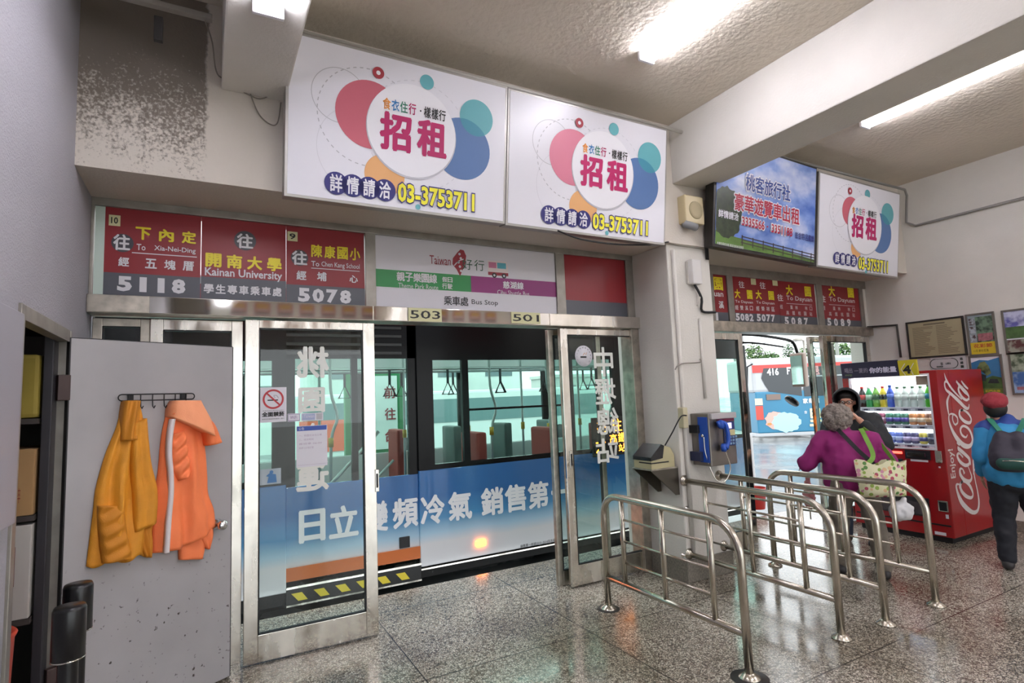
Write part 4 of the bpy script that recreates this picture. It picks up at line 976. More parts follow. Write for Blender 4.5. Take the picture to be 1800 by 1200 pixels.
def blob(cx, cy, rx, ry, n, mm, c):
    pts = [(q(cx, cy)[0]+rx*K*math.cos(2*math.pi*i/n)*(1+0.10*math.sin(i*2.2)+rnd.uniform(-.05, .05)), q(cx, cy)[1]+ry*K*math.sin(2*math.pi*i/n)*(1+rnd.uniform(-.08, .08))) for i in range(n)]
    m.poly(S2, pts, mm, c)
blob(1362, 738, 17, 15, 26, mat('print_peach', 'd9a79b', 0.4), 0.02); blob(1382, 742, 25, 17, 30, mat('print_pale_cyan', 'a9d5de', 0.4), 0.026); blob(1352, 745, 4, 2, 10, mat('print_orange', 'e08a4a', 0.4), 0.03)
m.build('advert_shape', bus2)
m = MB(); m.fbox(S2, q(1328, 720)[0], q(1328, 738)[1], q(1341, 720)[0], q(1340, 713)[1], 0.01, 0.03, mat('red_flag_print', 'c24a40', 0.4)); m.fbox(S2, q(1328, 720)[0], q(1328, 712)[1], q(1341, 720)[0], q(1340, 700)[1], 0.01, 0.03, mat('cream_print', 'e5cfae', 0.4)); m.build('poster_panel', bus2)
u, v = q(1347, 703); MB().fbox(S2, u, v, u+0.5, v+0.2, 0.0, 0.04, mat('brown_grille', '7a6860', 0.5)).build('grille', bus2)
for x in (xl2+3.7, xl2+8.5): MB().lathe([(0.12, -0.02), (0.42, -0.02), (0.42, 0.14), (0.12, 0.14)], BLACK, S2.p(x, ZR+0.42, -0.1), 24, S2.n).build('wheel', bus2)
MB().tube([S2.p(xl2, zt2-0.2, 0.05), S2.p(xl2-0.25, zt2-0.3, 0.2), S2.p(xl2-0.3, zt2-0.9, 0.2)], 0.03, BKG, 8).build('mirror_arm', bus2)
# trees, wires
LEAF = [mat('foliage_a', '4f7440', 0.7), mat('foliage_b', '68844a', 0.7), mat('foliage_c', '355a34', 0.7)]
BARK = mat('bark', '5c5148', 0.8)
def tree(px, py, D, rad, label, li, tall=1.0, base=None):
    c = CAM + ray(px, py)/FPX*D; r = thing('tree', label, 'tree', (c.x, c.y, ZR), 'trees beyond the yard'); rn = random.Random(int(px))
    MB().tube([(c.x, c.y, ZR), (c.x+0.05, c.y, c.z)], [0.16, 0.07], BARK, 7).build('trunk', r)
    m = MB()
    for i in range(750):
        th = rn.uniform(0, 6.283); ph = math.acos(rn.uniform(-1, 1)); rr = rad*rn.uniform(0.55, 1.0)*(1+0.25*math.sin(th*3+i % 5))
        p = V((c.x+rr*math.sin(ph)*math.cos(th), c.y+rr*math.sin(ph)*math.sin(th), c.z+rr*math.cos(ph)*tall))
        a = V((rn.uniform(-1, 1), rn.uniform(-1, 1), rn.uniform(-.6, .6))).normalized(); b = a.cross(V((rn.uniform(-1, 1), rn.uniform(-1, 1), 1))).normalized(); s_ = rad*0.15
        m.add([p-a*s_, p-b*s_*0.5, p+a*s_, p+b*s_*0.5], [(0, 1, 2, 3)], LEAF[(li + (i % 3 == 0)) % 3])
    m.build('crown', r)
tree(1326, 624, 70, 1.25, 'pale green bushy tree, leftmost in the right doorway', 1)
tree(1386, 618, 66, 0.72, 'narrow dark green tree standing alone in the middle of the right doorway', 2, 1.5)
tree(1418, 623, 72, 1.1, 'light green tree behind the bus roof, right side of the right doorway', 1)
tree(1352, 631, 78, 1.5, 'low green hedge-like tree in front of the white house', 0, 0.6); tree(1480, 624, 70, 1.6, 'light green tree seen through the glass of the right door leaf', 1)
r = thing('street_lamp', 'grey lamp post with a short arm above the far bus', 'street lamp', (CAM+ray(1415, 625)/FPX*30)*1.0)
c = CAM+ray(1415, 625)/FPX*30; c2 = CAM+ray(1414, 598)/FPX*30; c3 = CAM+ray(1402, 597)/FPX*30
r.location = (c.x, c.y, ZR); r['_o'] = [c.x, c.y, ZR]
MB().cyl((c.x, c.y, ZR), (c.x, c.y, c2.z), 0.06, ALU, 8).build('pole', r); MB().tube([(c.x, c.y, c2.z), c3], 0.04, ALU, 6).bx(c3, (0.5, 0.25, 0.12), ALU, 0.02).build('lamp_head', r)
for px_, lb in ((1290, 'utility pole at the left end of the overhead wires'), (1470, 'utility pole at the right end of the overhead wires')):
    c = CAM + ray(px_, 600)/FPX*40; MB().cyl((c.x, c.y, ZR), (c.x, c.y, c.z+0.8), 0.12, mat('pole_concrete', '8f8c88', 0.8), 10).build('utility_pole', None, lb, 'pole')
for i, (ya, yb2) in enumerate(((604, 592), (611, 610), (618, 622))):
    a = CAM+ray(1290, ya)/FPX*40; b = CAM+ray(1470, yb2)/FPX*40
    MB().tube([a, (a+b)/2-V((0, 0, 0.15)), b], 0.02, BLACK, 5).build('overhead_wire', None, 'thin black overhead wire crossing the sky in the right doorway', 'wire', 'overhead wires')
# ------------------------------------------------------------------ signs and lettering on the glass doors
FG = FY(YT-0.030+0.013)
PAP = mat('paper_white', 'e4e3ea', 0.6); FRO = mat('white_glass_letter', 'e9ebe4', 0.5)
t = MB()
def brush(ch, x0, yt, x1, yb, off=0.035): t.ptext(FG, ch, x0, yb, x1, yt, FRO, 0.001, off, 1.0, True)
brush('桃', 521, 609, 578, 665); brush('園', 524, 680, 571, 726); brush('客', 528, 742, 570, 790); brush('運', 520, 806, 578, 866)
t.build('door_lettering', d1)
brush_ = brush
def brush(*a): brush_(*a, off=0.018)
t = MB(); brush('中', 1045, 610, 1076, 662); brush('壢', 1047, 664, 1081, 712); brush('總', 1050, 715, 1086, 765); brush('站', 1049, 768, 1086, 815); t.build('door_lettering', d2)
def paper(name, label, F, x0, y0, x1, y1, fn, base=PAP, cat='notice', c=0.0, group=None):
    u0, v0 = F.px(x0, y1); u1, v1 = F.px(x1, y0)
    r = thing(name, label, cat, F.p((u0+u1)/2, v0, c), group)
    MB().fbox(F, u0, v0, u1, v1, c, c+0.0015, base).build('sheet', r)
    g = MB(); fn(g, Fr(F.p(u0, v0, c+0.0015), F.u, F.v), u1-u0, v1-v0)
    if g.v: g.build('print', r)
    return r
FG2 = FY(YT-0.03+0.0105)
def fn(g, F, w, h):
    cx, cy, rr = w*0.5, h*0.66, w*0.36; R2 = mat('prohibition_red', 'b8343c', 0.5)
    g.ring(F, cx, cy, rr, w*0.075, R2, 0.001); g.rect(F, cx-rr*0.6, cy-h*0.045, cx+rr*0.5, cy-h*0.012, INK, 0.0006)
    g.line(F, [q_.xy for q_ in smooth_path([(cx+rr*.2, cy+h*.03, 0), (cx+rr*.05, cy+h*.1, 0), (cx+rr*.35, cy+h*.1, 0), (cx+rr*.55, cy+h*.02, 0)], 5)], 0.006, GREYL, 0.0006)
    g.line(F, [(cx-rr*0.68, cy+rr*0.68), (cx+rr*0.68, cy-rr*0.68)], w*0.065, R2, 0.0012)
    g.text(F, '全面禁菸', (w*0.08, h*0.16), (w*0.92, h*0.30), INK, 0.001, 0.05); g.text(F, '本場所依菸害防制法規定', (w*0.1, h*0.32), (w*0.9, h*0.345), INK, 0.001)
    g.text(F, '違規吸菸最高罰新臺幣一萬元', (w*0.08, h*0.08), (w*0.92, h*0.11), INK, 0.001)
paper('no_smoking_notice', 'white no smoking notice with red barred circle on the left sliding door glass', FG2, 456.5, 680, 503.5, 743, fn)
def fn(g, F, w, h): g.rect(F, w*.03, h*.06, w*.97, h*.94, mat('purple_line', '7a5a94', 0.5), 0.0004); g.rect(F, w*.06, h*.12, w*.94, h*.88, PAP, 0.0008); g.text(F, 'WiFi', (w*0.2, h*0.3), (w*0.75, h*0.72), mat('purple_line'), 0.0012, 0.0)
paper('wifi_sticker', 'small sticker with purple border and WiFi lettering beside the no smoking notice', FG2, 505.5, 726, 527.5, 741, fn, cat='sticker')
def fn(g, F, w, h): g.rect(F, w*.04, h*.1, w*.62, h*.9, mat('pale_blue_print', 'a9b3d3', 0.5), 0.0004); g.text(F, 'iTaiwan', (w*.08, h*.4), (w*.58, h*.8), PAP, 0.0012); g.rect(F, w*.68, h*.1, w*.96, h*.9, GREYL, 0.0004)
paper('wifi_sticker', 'wider pale blue sticker right of the WiFi sticker on the door glass', FG2, 529.5, 724.5, 568, 740, fn, cat='sticker')
def fn(g, F, w, h):
    g.rect(F, w*.02, h*.88, w*.98, h*.99, mat('notice_blue', '3555a8', 0.5), 0.0004); g.text(F, '公告', (w*.07, h*.90), (w*.25, h*.97), PAP, 0.001)
    lt = mat('faint_print', 'b9a9bd', 0.5)
    for i, s_ in enumerate(('一、桃園往台北公車', '二、班次時刻', '首班車 06:00', '末班車 22:30 假日行駛')): g.text(F, s_, (w*.08, h*(.74-.10*i)), (w*(.82 if i % 2 == 0 else .55), h*(.79-.10*i)), lt, 0.001)
    g.rect(F, w*.05, h*.05, w*.95, h*.055, lt, 0.001)
paper('timetable_notice', 'white taped notice with a blue heading on the left sliding door glass', FG2, 521, 746, 575, 822, fn)
def fn(g, F, w, h):
    m_ = mat('sticker_blue', '4b7db0', 0.5); g.disc(F, w*.55, h*.78, w*.09, m_, 0.0006, 16); g.poly(F, [(w*.35, h*.1), (w*.8, h*.1), (w*.76, h*.62), (w*.45, h*.72), (w*.3, h*.55), (w*.42, h*.5)], m_, 0.0006)
paper('door_sticker', 'pale sticker with a blue bent figure low on the left sliding door glass', FG2, 456, 822, 494, 853, fn, mat('pale_sticker', 'a9b7bd', 0.4), 'sticker')
u, v = FG2.px(1026, 625.5); u2, _ = FG2.px(1041, 625.5); ra = u2-u
r = thing('round_no_smoking_sticker', 'round white no smoking sticker on the right sliding door glass', 'sticker', FG2.p(u, v-ra, 0))
MB().lathe([(ra, 0), (ra, 0.0015)], PAP, FG2.p(u, v, 0), 32, FG2.n).build('disc', r)
g = MB(); F_ = Fr(FG2.p(u, v, 0.0015), FG2.u, FG2.v); g.ring(F_, 0, 0, ra*.8, ra*.12, GREYL, .0005, 32, 0, 1, 1); g.rect(F_, -ra*.4, -ra*.18, ra*.3, -ra*.02, INK, .0008); g.line(F_, [(-ra*.1, ra*.05), (ra*.1, ra*.3), (ra*.25, ra*.1), (ra*.35, ra*.35)], ra*.05, ORI, .0008); g.build('print', r)

# ------------------------------------------------------------------ grey door standing open in front of the left glazing
HG = V((-0.612, 3.602, 0)); HE = V((0.150, 4.040, 0)); du = (HE-HG).normalized(); DWD = (HE-HG).length
FD = Fr(HG, du, (0, 0, 1)); DH = 2.04
GDR = mat('grey_door_paint', 'a8a6a7', 0.42, var=0.10, vscale=2.5)
def dirty(m_):
    n = m_.node_tree; b = n.nodes['Principled BSDF']; L = n.links; t_ = n.nodes.new('ShaderNodeTexCoord'); s_ = n.nodes.new('ShaderNodeSeparateXYZ'); L.new(t_.outputs['Object'], s_.inputs[0])
    nz = n.nodes.new('ShaderNodeTexNoise'); nz.inputs['Scale'].default_value = 38; nz.inputs['Detail'].default_value = 3; L.new(t_.outputs['Object'], nz.inputs['Vector'])
    r_ = n.nodes.new('ShaderNodeMapRange'); r_.inputs[1].default_value = 0.66; r_.inputs[2].default_value = 0.72; L.new(nz.outputs['Fac'], r_.inputs[0])
    z_ = n.nodes.new('ShaderNodeMapRange'); z_.inputs[1].default_value = 0.95; z_.inputs[2].default_value = 0.6; L.new(s_.outputs[2], z_.inputs[0])
    mu = n.nodes.new('ShaderNodeMath'); mu.operation = 'MULTIPLY'; L.new(r_.outputs[0], mu.inputs[0]); L.new(z_.outputs[0], mu.inputs[1])
    mx = n.nodes.new('ShaderNodeMix'); mx.data_type = 'RGBA'; L.new(mu.outputs[0], mx.inputs[0]); old = b.inputs['Base Color'].links[0].from_socket; L.new(old, mx.inputs[6]); mx.inputs[7].default_value = (*lin('3a332c'), 1)
    L.new(mx.outputs[2], b.inputs['Base Color'])
dirty(GDR)
d3 = thing('door_3', None, None, HG, kind='structure')
MB().fbox(FD, 0, 0.012, DWD, DH, -0.04, 0.0, GDR, 0.002).build('leaf', d3)
MB().fbox(FD, -0.006, 0.012, 0.0, DH+0.003, -0.044, 0.001, BLACK).fbox(FD, 0, DH, DWD, DH+0.004, -0.042, 0.001, BLACK).fbox(FD, DWD, 0.012, DWD+0.004, DH, -0.042, 0.001, BLACK).build('edge_trim', d3)
for hz in (1.72, 0.3): MB().fbox(FD, -0.05, hz, 0.004, hz+0.13, -0.03, 0.004, mat('hinge_brown', '3d2b28', 0.5), 0.004).build('hinge', d3)
ku, kv = FD.px(381, 921)
m = MB().lathe([(0.034, 0), (0.034, 0.008), (0.016, 0.014), (0.014, 0.04), (0.028, 0.05), (0.032, 0.066), (0.022, 0.08), (0.001, 0.083)], CHROME, FD.p(ku, kv, 0), 20, FD.n); m.build('door_knob', d3)

# coat rack
KR = mat('rack_black', '1a1a1c', 0.4, 0.3)
ua, va = FD.px(205, 697); ub, vb = FD.px(339, 697); vt = FD.px(270, 692.5)[1]; vl = FD.px(270, 703)[1]; cc = 0.018
ck = thing('coat_rack', 'black wire coat rack with hooks screwed to the grey door', 'coat rack', FD.p((ua+ub)/2, vl, 0))
h_ = (vt-vl)/2; vm = (vt+vl)/2
lp = [FD.p(ua+h_-h_*math.sin(math.radians(a)), vm-h_*math.cos(math.radians(a)), cc) for a in range(0, 181, 30)] + [FD.p(ub-h_+h_*math.sin(math.radians(a)), vm+h_*math.cos(math.radians(a)), cc) for a in range(0, 181, 30)]
MB().tube(lp, 0.0035, KR, 6, closed=True).build('wire_frame', ck)
for i in range(6):
    u = ua+0.05+(ub-ua-0.10)*i/5
    MB().tube([FD.p(u, vt, cc), FD.p(u, vl, cc), FD.p(u, vl-0.035, cc+0.004), FD.p(u, vl-0.045, cc+0.018), FD.p(u, vl-0.032, cc+0.03)], 0.003, KR, 6).build('hook', ck)
for u in (ua+0.065, ub-0.065): MB().fbox(FD, u-0.012, vl, u+0.012, vt, 0.0, cc, KR, 0.002).build('bracket', ck)

# hanging coats: a closed cloth shell between two outlines in the door's own plane
def cloth(name, parent, left, right, mm, depth, folds, seed=1, c0=0.012, nu=26, nv=46, hem=None, amp=0.012):
    """left/right: lists of (u, v) down both sides; folds(s, t) -> extra depth"""
    L_ = smooth_path([(a, b, 0) for a, b in left], 8); R_ = smooth_path([(a, b, 0) for a, b in right], 8)
    def samp(P, t_):
        d = [0]
        for i in range(1, len(P)): d.append(d[-1]+(P[i]-P[i-1]).length)
        x = t_*d[-1]
        for i in range(1, len(P)):
            if d[i] >= x: k = (x-d[i-1])/max(d[i]-d[i-1], 1e-9); return P[i-1].lerp(P[i], k)
        return P[-1]
    vs = []; fs = []
    for j in range(nv+1):
        a = samp(L_, j/nv); b = samp(R_, j/nv)
        for i in range(nu+1):
            s_ = i/nu; p = a.lerp(b, s_); 
            if hem: p = V((p.x, p.y - hem(s_)*(j/nv)**3, 0))
            e = math.sin(math.pi*s_)**0.45 if 0 < s_ < 1 else 0
            z = c0 + depth*e*(0.55+0.45*math.sin(min(1, j/nv*1.3)*math.pi/2)) + e*folds(s_, j/nv) + e*amp*(noise.noise(V((p.x*9+seed, p.y*5, seed)))+0.5*noise.noise(V((p.x*26, p.y*14, seed+3))))
            vs.append(FD.p(p.x, p.y, max(z, 0.004)))
    n1 = len(vs)
    for j in range(nv+1):
        for i in range(nu+1):
            vs.append(FD.p(*[(vs[j*(nu+1)+i]-FD.O).dot(k) for k in (FD.u, FD.v)], 0.003))
    for j in range(nv):
        for i in range(nu):
            a = j*(nu+1)+i; fs.append((a, a+nu+1, a+nu+2, a+1)); fs.append((n1+a, n1+a+1, n1+a+nu+2, n1+a+nu+1))
    for j in range(nv):
        a = j*(nu+1); fs.append((a, n1+a, n1+a+nu+1, a+nu+1)); a += nu; fs.append((a, a+nu+1, n1+a+nu+1, n1+a))
    for i in range(nu): fs.append((i, i+1, n1+i+1, n1+i)); a = nv*(nu+1)+i; fs.append((a, n1+a, n1+a+1, a+1))
    return MB().add(vs, fs, mm, True).build(name, parent)
def DP(*pts): return [FD.px(140+x*260/945, 680+y*330/1200) for x, y in pts]      # positions read on the close-up
OCH = mat('ochre_coat', 'dd9424', 0.62, var=0.10, vscale=14, bump=0.3, bscale=300); OCD = mat('ochre_coat_inside', 'cc831c', 0.65, bump=0.3, bscale=300)
ORA = mat('orange_coat', 'fc8650', 0.6, var=0.06, vscale=10, bump=0.25, bscale=250); ORL = mat('orange_hood', 'ffa878', 0.6, bump=0.25, bscale=250); STR = mat('reflective_white', 'e6dcdc', 0.4)
r = thing('yellow_coat', 'ochre yellow rain coat hanging from the left hooks of the rack on the grey door', 'coat', FD.p(FD.px(215, 980)[0], FD.px(215, 985)[1], 0.03))
cloth('coat_body', r, DP((262, 88), (235, 240), (160, 430), (100, 640), (82, 790), (60, 960), (38, 1145)), DP((370, 88), (402, 230), (412, 420), (468, 660), (470, 800), (455, 940), (442, 1085)), OCH, 0.045,
      lambda s, t: 0.020*math.sin(s*17+t*2.5)*min(1, t*2)+0.010*math.sin(s*31-t*4)*t, 2, hem=lambda s: 0.015*math.sin(s*15)-0.02*s)
cloth('coat_flap', r, DP((300, 240), (300, 500), (312, 700), (312, 925)), DP((402, 200), (425, 460), (468, 660), (462, 858)), OCH, 0.03, lambda s, t: 0.008*math.sin(s*9+t), 5, c0=0.05, nu=16, nv=30)
cloth('hood', r, DP((262, 88), (245, 200), (238, 345)), DP((362, 88), (348, 220), (335, 335)), OCD, 0.03, lambda s, t: 0.010*math.sin(s*12+t*3), 8, c0=0.05, nu=14, nv=16)
cloth('sleeve_cuff', r, DP((95, 755), (92, 860), (105, 1000), (118, 1120)), DP((250, 755), (262, 860), (285, 1000), (320, 1085)), OCD, 0.03, lambda s, t: 0.010*math.sin(t*26+s*6), 11, c0=0.055, nu=14, nv=30)
cloth('coat_lining', r, DP((345, 925), (365, 1000), (405, 1085)), DP((440, 880), (450, 990), (445, 1085)), OCD, 0.015, lambda s, t: 0.01*math.sin(s*14), 3, c0=0.03, nu=10, nv=12)
r = thing('orange_coat', 'bright orange hooded rain coat with a white stripe hanging beside the yellow coat', 'coat', FD.p(FD.px(320, 980)[0], FD.px(320, 980)[1], 0.03))
cloth('coat_body', r, DP((545, 180), (515, 330), (495, 540), (470, 700), (462, 880), (455, 1060)), DP((760, 200), (795, 400), (808, 560), (815, 680), (850, 780), (860, 880)), ORA, 0.055,
      lambda s, t: 0.018*math.sin(s*14-t*2)*min(1, t*2.5)+0.008*math.sin(s*29+t*5)*t, 21, hem=lambda s: 0.03*math.sin(s*3.14))
cloth('coat_tail', r, DP((628, 985), (625, 1030), (628, 1102)), DP((760, 930), (790, 1000), (775, 1095)), ORA, 0.02, lambda s, t: 0.006*math.sin(s*9), 24, c0=0.02, nu=10, nv=10)
cloth('coat_tail', r, DP((740, 940), (760, 990), (805, 1035)), DP((838, 890), (838, 950), (815, 1030)), ORA, 0.02, lambda s, t: 0.006*math.sin(s*9), 25, c0=0.025, nu=10, nv=10)
cloth('sleeve', r, DP((560, 300), (550, 430), (555, 520), (595, 595)), DP((640, 280), (655, 420), (668, 500), (655, 560)), ORA, 0.04, lambda s, t: 0.012*math.sin(t*24+s*5), 27, c0=0.06, nu=14, nv=28)
cloth('hood', r, DP((572, 88), (548, 130), (540, 190)), DP((735, 88), (770, 160), (865, 345)), ORL, 0.05, lambda s, t: 0.006*math.sin(s*7+t*4), 29, c0=0.07, nu=20, nv=16)
cloth('hood_brim', r, DP((545, 175), (640, 215), (740, 262), (770, 375)), DP((560, 165), (690, 175), (800, 215), (866, 350)), ORA, 0.03, lambda s, t: 0.0, 30, c0=0.075, nu=8, nv=20)
ps = DP((553, 205), (537, 300), (530, 420), (540, 560), (540, 680), (525, 850), (512, 1050))
m = MB(); P_ = [FD.p(a, b, 0.085) for a, b in ps]
mm = MB(); sp_ = smooth_path([(a, b, 0) for a, b in ps], 6)
body_side = []
vsx = []; fsx = []
for i, p in enumerate(sp_):
    for sgn in (-1, 1): vsx.append(FD.p(p.x+sgn*0.011, p.y, 0.082))
    for sgn in (1, -1): vsx.append(FD.p(p.x+sgn*0.011, p.y, 0.050))
for i in range(len(sp_)-1):
    a = i*4; b = a+4
    for k in range(4): fsx.append((a+k, b+k, b+(k+1) % 4, a+(k+1) % 4))
MB().add(vsx, fsx, STR, True).build('white_stripe', r)

# ------------------------------------------------------------------ belt barrier posts beside the grey door
PB = mat('post_black', '121214', 0.3)
def post(x, y, h, label):
    r = thing('barrier_post', label, 'post', (x, y, 0), 'black barrier posts')
    MB().lathe([(0.15, 0.0), (0.15, 0.012), (0.04, 0.03), (0.032, 0.05), (0.032, h-0.2), (0.032, h-0.18)], PB, (x, y, 0), 24).build('pole', r)
    MB().lathe([(0.045, h-0.19), (0.052, h-0.185), (0.052, h-0.012), (0.047, h), (0.001, h)], PB, (x, y, 0), 28).build('belt_head', r)
    MB().lathe([(0.053, h-0.187), (0.053, h-0.183)], STEEL, (x, y, 0), 28).build('ring', r)
    return r
post(-0.432, 2.69, 0.945, 'black barrier post nearest the left picture edge'); p2 = atz(138, 1025, 0.95)
post(p2.x, p2.y, 0.95, 'black barrier post standing behind the nearer one, against the grey door')

# ------------------------------------------------------------------ inside the store room
SHB = mat('shelf_board', '3a332f', 0.7); CBX = mat('cardboard', '9c7a50', 0.8, var=0.1, vscale=5)
YS_ = 3.5; XF = -0.712
r = thing('storage_shelf', 'dark shelving unit inside the store room behind the left wall', 'shelf', (-1.1, 3.8, 0))
for z in (0.68, 1.152, 1.61, 2.1): MB().box((-1.45, YS_, z), (XF, 4.1, z+0.025), SHB).build('shelf_board', r)
for x, y in ((-1.475, YS_), (-1.475, 4.1), (XF-0.025, 4.1)): MB().box((x, y, 0), (x+0.025, y+0.025, 2.3), SHB).build('upright', r)
MB().box((-0.706, 3.53, 0), (-0.667, 4.30, 2.35), mat('dark_cupboard', '2c2a2e', 0.5), 0.004).build('dark_cupboard', None, 'tall dark cupboard just behind the opening of the store room', 'cupboard')
FST = Fr((0, YS_, 0), (1, 0, 0), (0, 0, 1))
def carton(name, lo, hi, mm, label, extra=None):
    r = thing(name, label, 'box', ((lo[0]+hi[0])/2, (lo[1]+hi[1])/2, lo[2])); MB().box(lo, hi, mm, 0.004).build('carton', r)
    if extra: extra(r)
    return r
def ex1(r):
    t = MB(); t.text(FST, '易碎', (-0.80, 1.24), (-0.765, 1.31), mat('box_print_red', '7a2c22', 0.6), 0.001); t.build('print', r)
carton('cardboard_box', (-1.2, YS_+0.002, 1.179), (-0.718, 3.95, 1.49), CBX, 'brown cardboard box on the store room shelf', ex1)
def ex2(r):
    g = MB(); ln = mat('box_print_line', '6c3330', 0.6)
    for k in range(6): g.rect(FST, -0.86, 0.86+k*0.035, -0.775, 0.864+k*0.035, ln, 0.001)
    for a_ in (-0.86, -0.83, -0.777): g.rect(FST, a_, 0.86, a_+0.003, 1.04, ln, 0.001)
    g.text(FST, '商品', (-0.855, 0.90), (-0.835, 0.97), ln, 0.001, 0.03); g.build('label_print', r)
    MB().box((-0.95, YS_-0.08, 1.128), (-0.79, YS_+0.002, 1.135), mat('white_carton'), 0.001).build('carton_flap', r)
carton('white_box', (-1.2, YS_+0.002, 0.707), (-0.718, 3.95, 1.135), mat('white_carton', 'b5b0aa', 0.7), 'white carton with a red printed table below the brown box', ex2)
MB().box((-1.2, YS_+0.03, 1.637), (-0.718, 3.95, 1.95), mat('mustard_parcel', '8c7a2c', 0.7, var=0.2, vscale=3), 0.02).build('mustard_parcel', None, 'mustard coloured parcel on the upper shelf of the store room', 'parcel')
m = MB().lathe([(0.001, 0.0), (0.10, 0.0), (0.128, 0.74), (0.138, 0.76), (0.130, 0.77), (0.12, 0.74), (0.09, 0.02), (0.001, 0.02)], mat('red_plastic', 'c8442c', 0.4), (-0.81, 3.12, 0.0), 28)
m.build('waste_bin', None, 'red plastic bin on the store room floor', 'bin')
MB().box((XL+0.002, 2.25, 1.266), (-0.60, 2.695, 2.03), mat('pale_board', '9d9ba2', 0.5), 0.004).build('wall_board', None, 'pale grey board on the left wall just before the store room opening', 'board')
# small lamp glow inside the store room: a dim ceiling tube
rl = thing('store_lamp', 'dim lamp box under the store room ceiling', 'lamp', (-0.95, 3.0, 2.0))
MB().box((-1.1, 2.6, 2.52), (-1.0, 3.4, 2.598), FIX, 0.005).build('batten', rl)
MB().box((-1.09, 2.62, 2.512), (-1.01, 3.38, 2.52), mat('dim_tube', 'ffffff', 0.4, emit=3.0)).build('tube', rl)

# ------------------------------------------------------------------ stainless queue railings
RS = mat('rail_stainless', 'c6bfb2', 0.24, 1.0, var=0.10, vscale=16)
def rail(name, label, x0, y0, x1, y1, back='post', top=0.885, mids=3, bars=3):
    """front post at (x0, y0), far end at (x1, y1); far end is a post or fixed to the pillar"""
    r = thing(name, label, 'railing', (x0, y0, 0), 'queue railings'); R_ = 0.025; A = V((x0, y0, 0)); B = V((x1, y1, 0)); d = (B-A).normalized(); Lg = (B-A).length; Z = V((0, 0, 1))
    rad = 0.20; zt = top-R_; rb = 0.16
    pts = [A+Z*0.0, A+Z*(zt-rad)] + arc(A+d*rad+Z*(zt-rad), rad, 180, 90, 8, d, Z)[1:]
    if back == 'post': pts += arc(B-d*rb+Z*(zt-rb), rb, 90, 0, 7, d, Z) + [B+Z*0.0]
    else: pts += [B+Z*zt]
    MB().tube(pts, R_, RS, 14).build('hoop', r)
    ends = [A] + ([B] if back == 'post' else [])
    for e in ends: MB().lathe([(0.001, 0.0), (0.062, 0.0), (0.06, 0.01), (0.035, 0.026), (0.028, 0.034)], RS, e, 20).build('floor_flange', r)
    zb_ = 0.24
    MB().cyl(A+Z*zb_, B+Z*zb_, 0.022, RS, 12).build('bottom_rail', r)
    if back != 'post':
        for z_ in (zt, zb_): MB().lathe([(0.048, 0.0), (0.046, 0.008), (0.03, 0.02), (0.026, 0.03)], RS, B+Z*z_, 18, -d).build('wall_flange', r)
    us = [0.22, 0.22+(Lg-0.44)*0.5, Lg-0.22] if back == 'post' else [0.22+(Lg-0.30)*k/2.35 for k in range(3)]
    for u in us:
        MB().cyl(A+d*u+Z*zb_, A+d*u+Z*(zt-0.0), 0.019, RS, 10).build('upright', r)
    for k in range(mids):
        z_ = zb_+(zt-zb_)*(k+1)/(mids+1); MB().cyl(A+d*us[0]+Z*z_, A+d*us[-1]+Z*z_, 0.009, RS, 8).build('cross_bar', r)
    return r
rail('queue_railing', 'stainless queue railing nearest the sliding door, standing free on two posts', 2.738, 2.329, 2.732, 3.60)
rail('queue_railing', 'second stainless queue railing from the left, fixed to the pillar front below the telephone', 3.648, 2.346, 3.675, 3.665, 'wall')
rail('queue_railing', 'third stainless queue railing from the left, fixed near the right edge of the pillar', 4.10, 2.311, 4.105, 3.665, 'wall')
rail('queue_railing', 'stainless queue railing farthest right, where the woman in purple leans', 4.726, 2.292, 4.64, 3.56)
# floor plate under the nearest post
MB().lathe([(0.001, 0.0), (0.105, 0.0), (0.105, 0.004), (0.001, 0.004)], mat('black_floor_plate', '2b2723', 0.5), (2.738, 2.329, 0.0), 24).build('floor_plate', None, 'dark round floor plate under the front post of the nearest railing', 'plate', 'floor plates')
MB().lathe([(0.001, 0.0), (0.085, 0.0), (0.085, 0.004), (0.001, 0.004)], mat('black_floor_plate'), (2.732, 3.60, 0.0), 24).build('floor_plate', None, 'dark round floor plate under the far post of the nearest railing', 'plate', 'floor plates')

# ------------------------------------------------------------------ things on the pillar
FC = FY(3.665)
u, v = FC.px(1203, 377); BEI = mat('speaker_beige', 'c4b590', 0.5)
r = thing('wall_speaker', 'beige wall speaker near the top of the pillar', 'speaker', (u, 3.66, v-0.14))
MB().box((u-0.125, 3.53, v-0.125), (u+0.11, 3.663, v+0.135), BEI, 0.012).build('housing', r)
MB().lathe([(0.085, 0), (0.08, 0.008), (0.05, 0.004), (0.001, 0.007)], mat('speaker_mesh', 'a39778', 0.7), (u+0.005, 3.531, v-0.0), 24, (0, -1, 0)).build('speaker_cone', r)
u, v = FC.px(1196, 403)
r = thing('security_camera', 'small grey security camera below the beige speaker', 'camera', (u, 3.66, v))
MB().tube([(u-0.02, 3.66, v+0.02), (u-0.01, 3.6, v+0.01), (u+0.02, 3.58, v)], 0.012, ALU, 8).build('bracket', r)
MB().tube([(u-0.06, 3.56, v+0.02), (u+0.07, 3.54, v-0.01)], 0.034, mat('camera_grey', '8d8e90', 0.4), 12).tube([(u+0.07, 3.54, v-0.01), (u+0.076, 3.539, v-0.011)], 0.028, BLACK, 12).build('body', r)
u, v = FC.px(1215, 480)
r = thing('junction_box', 'white ribbed plastic box high on the pillar', 'electrical box', (u, 3.66, v-0.1))
MB().box((u-0.06, 3.59, v-0.115), (u+0.06, 3.664, v+0.115), mat('box_white', 'd6d3d0', 0.5), 0.012).build('cover', r)
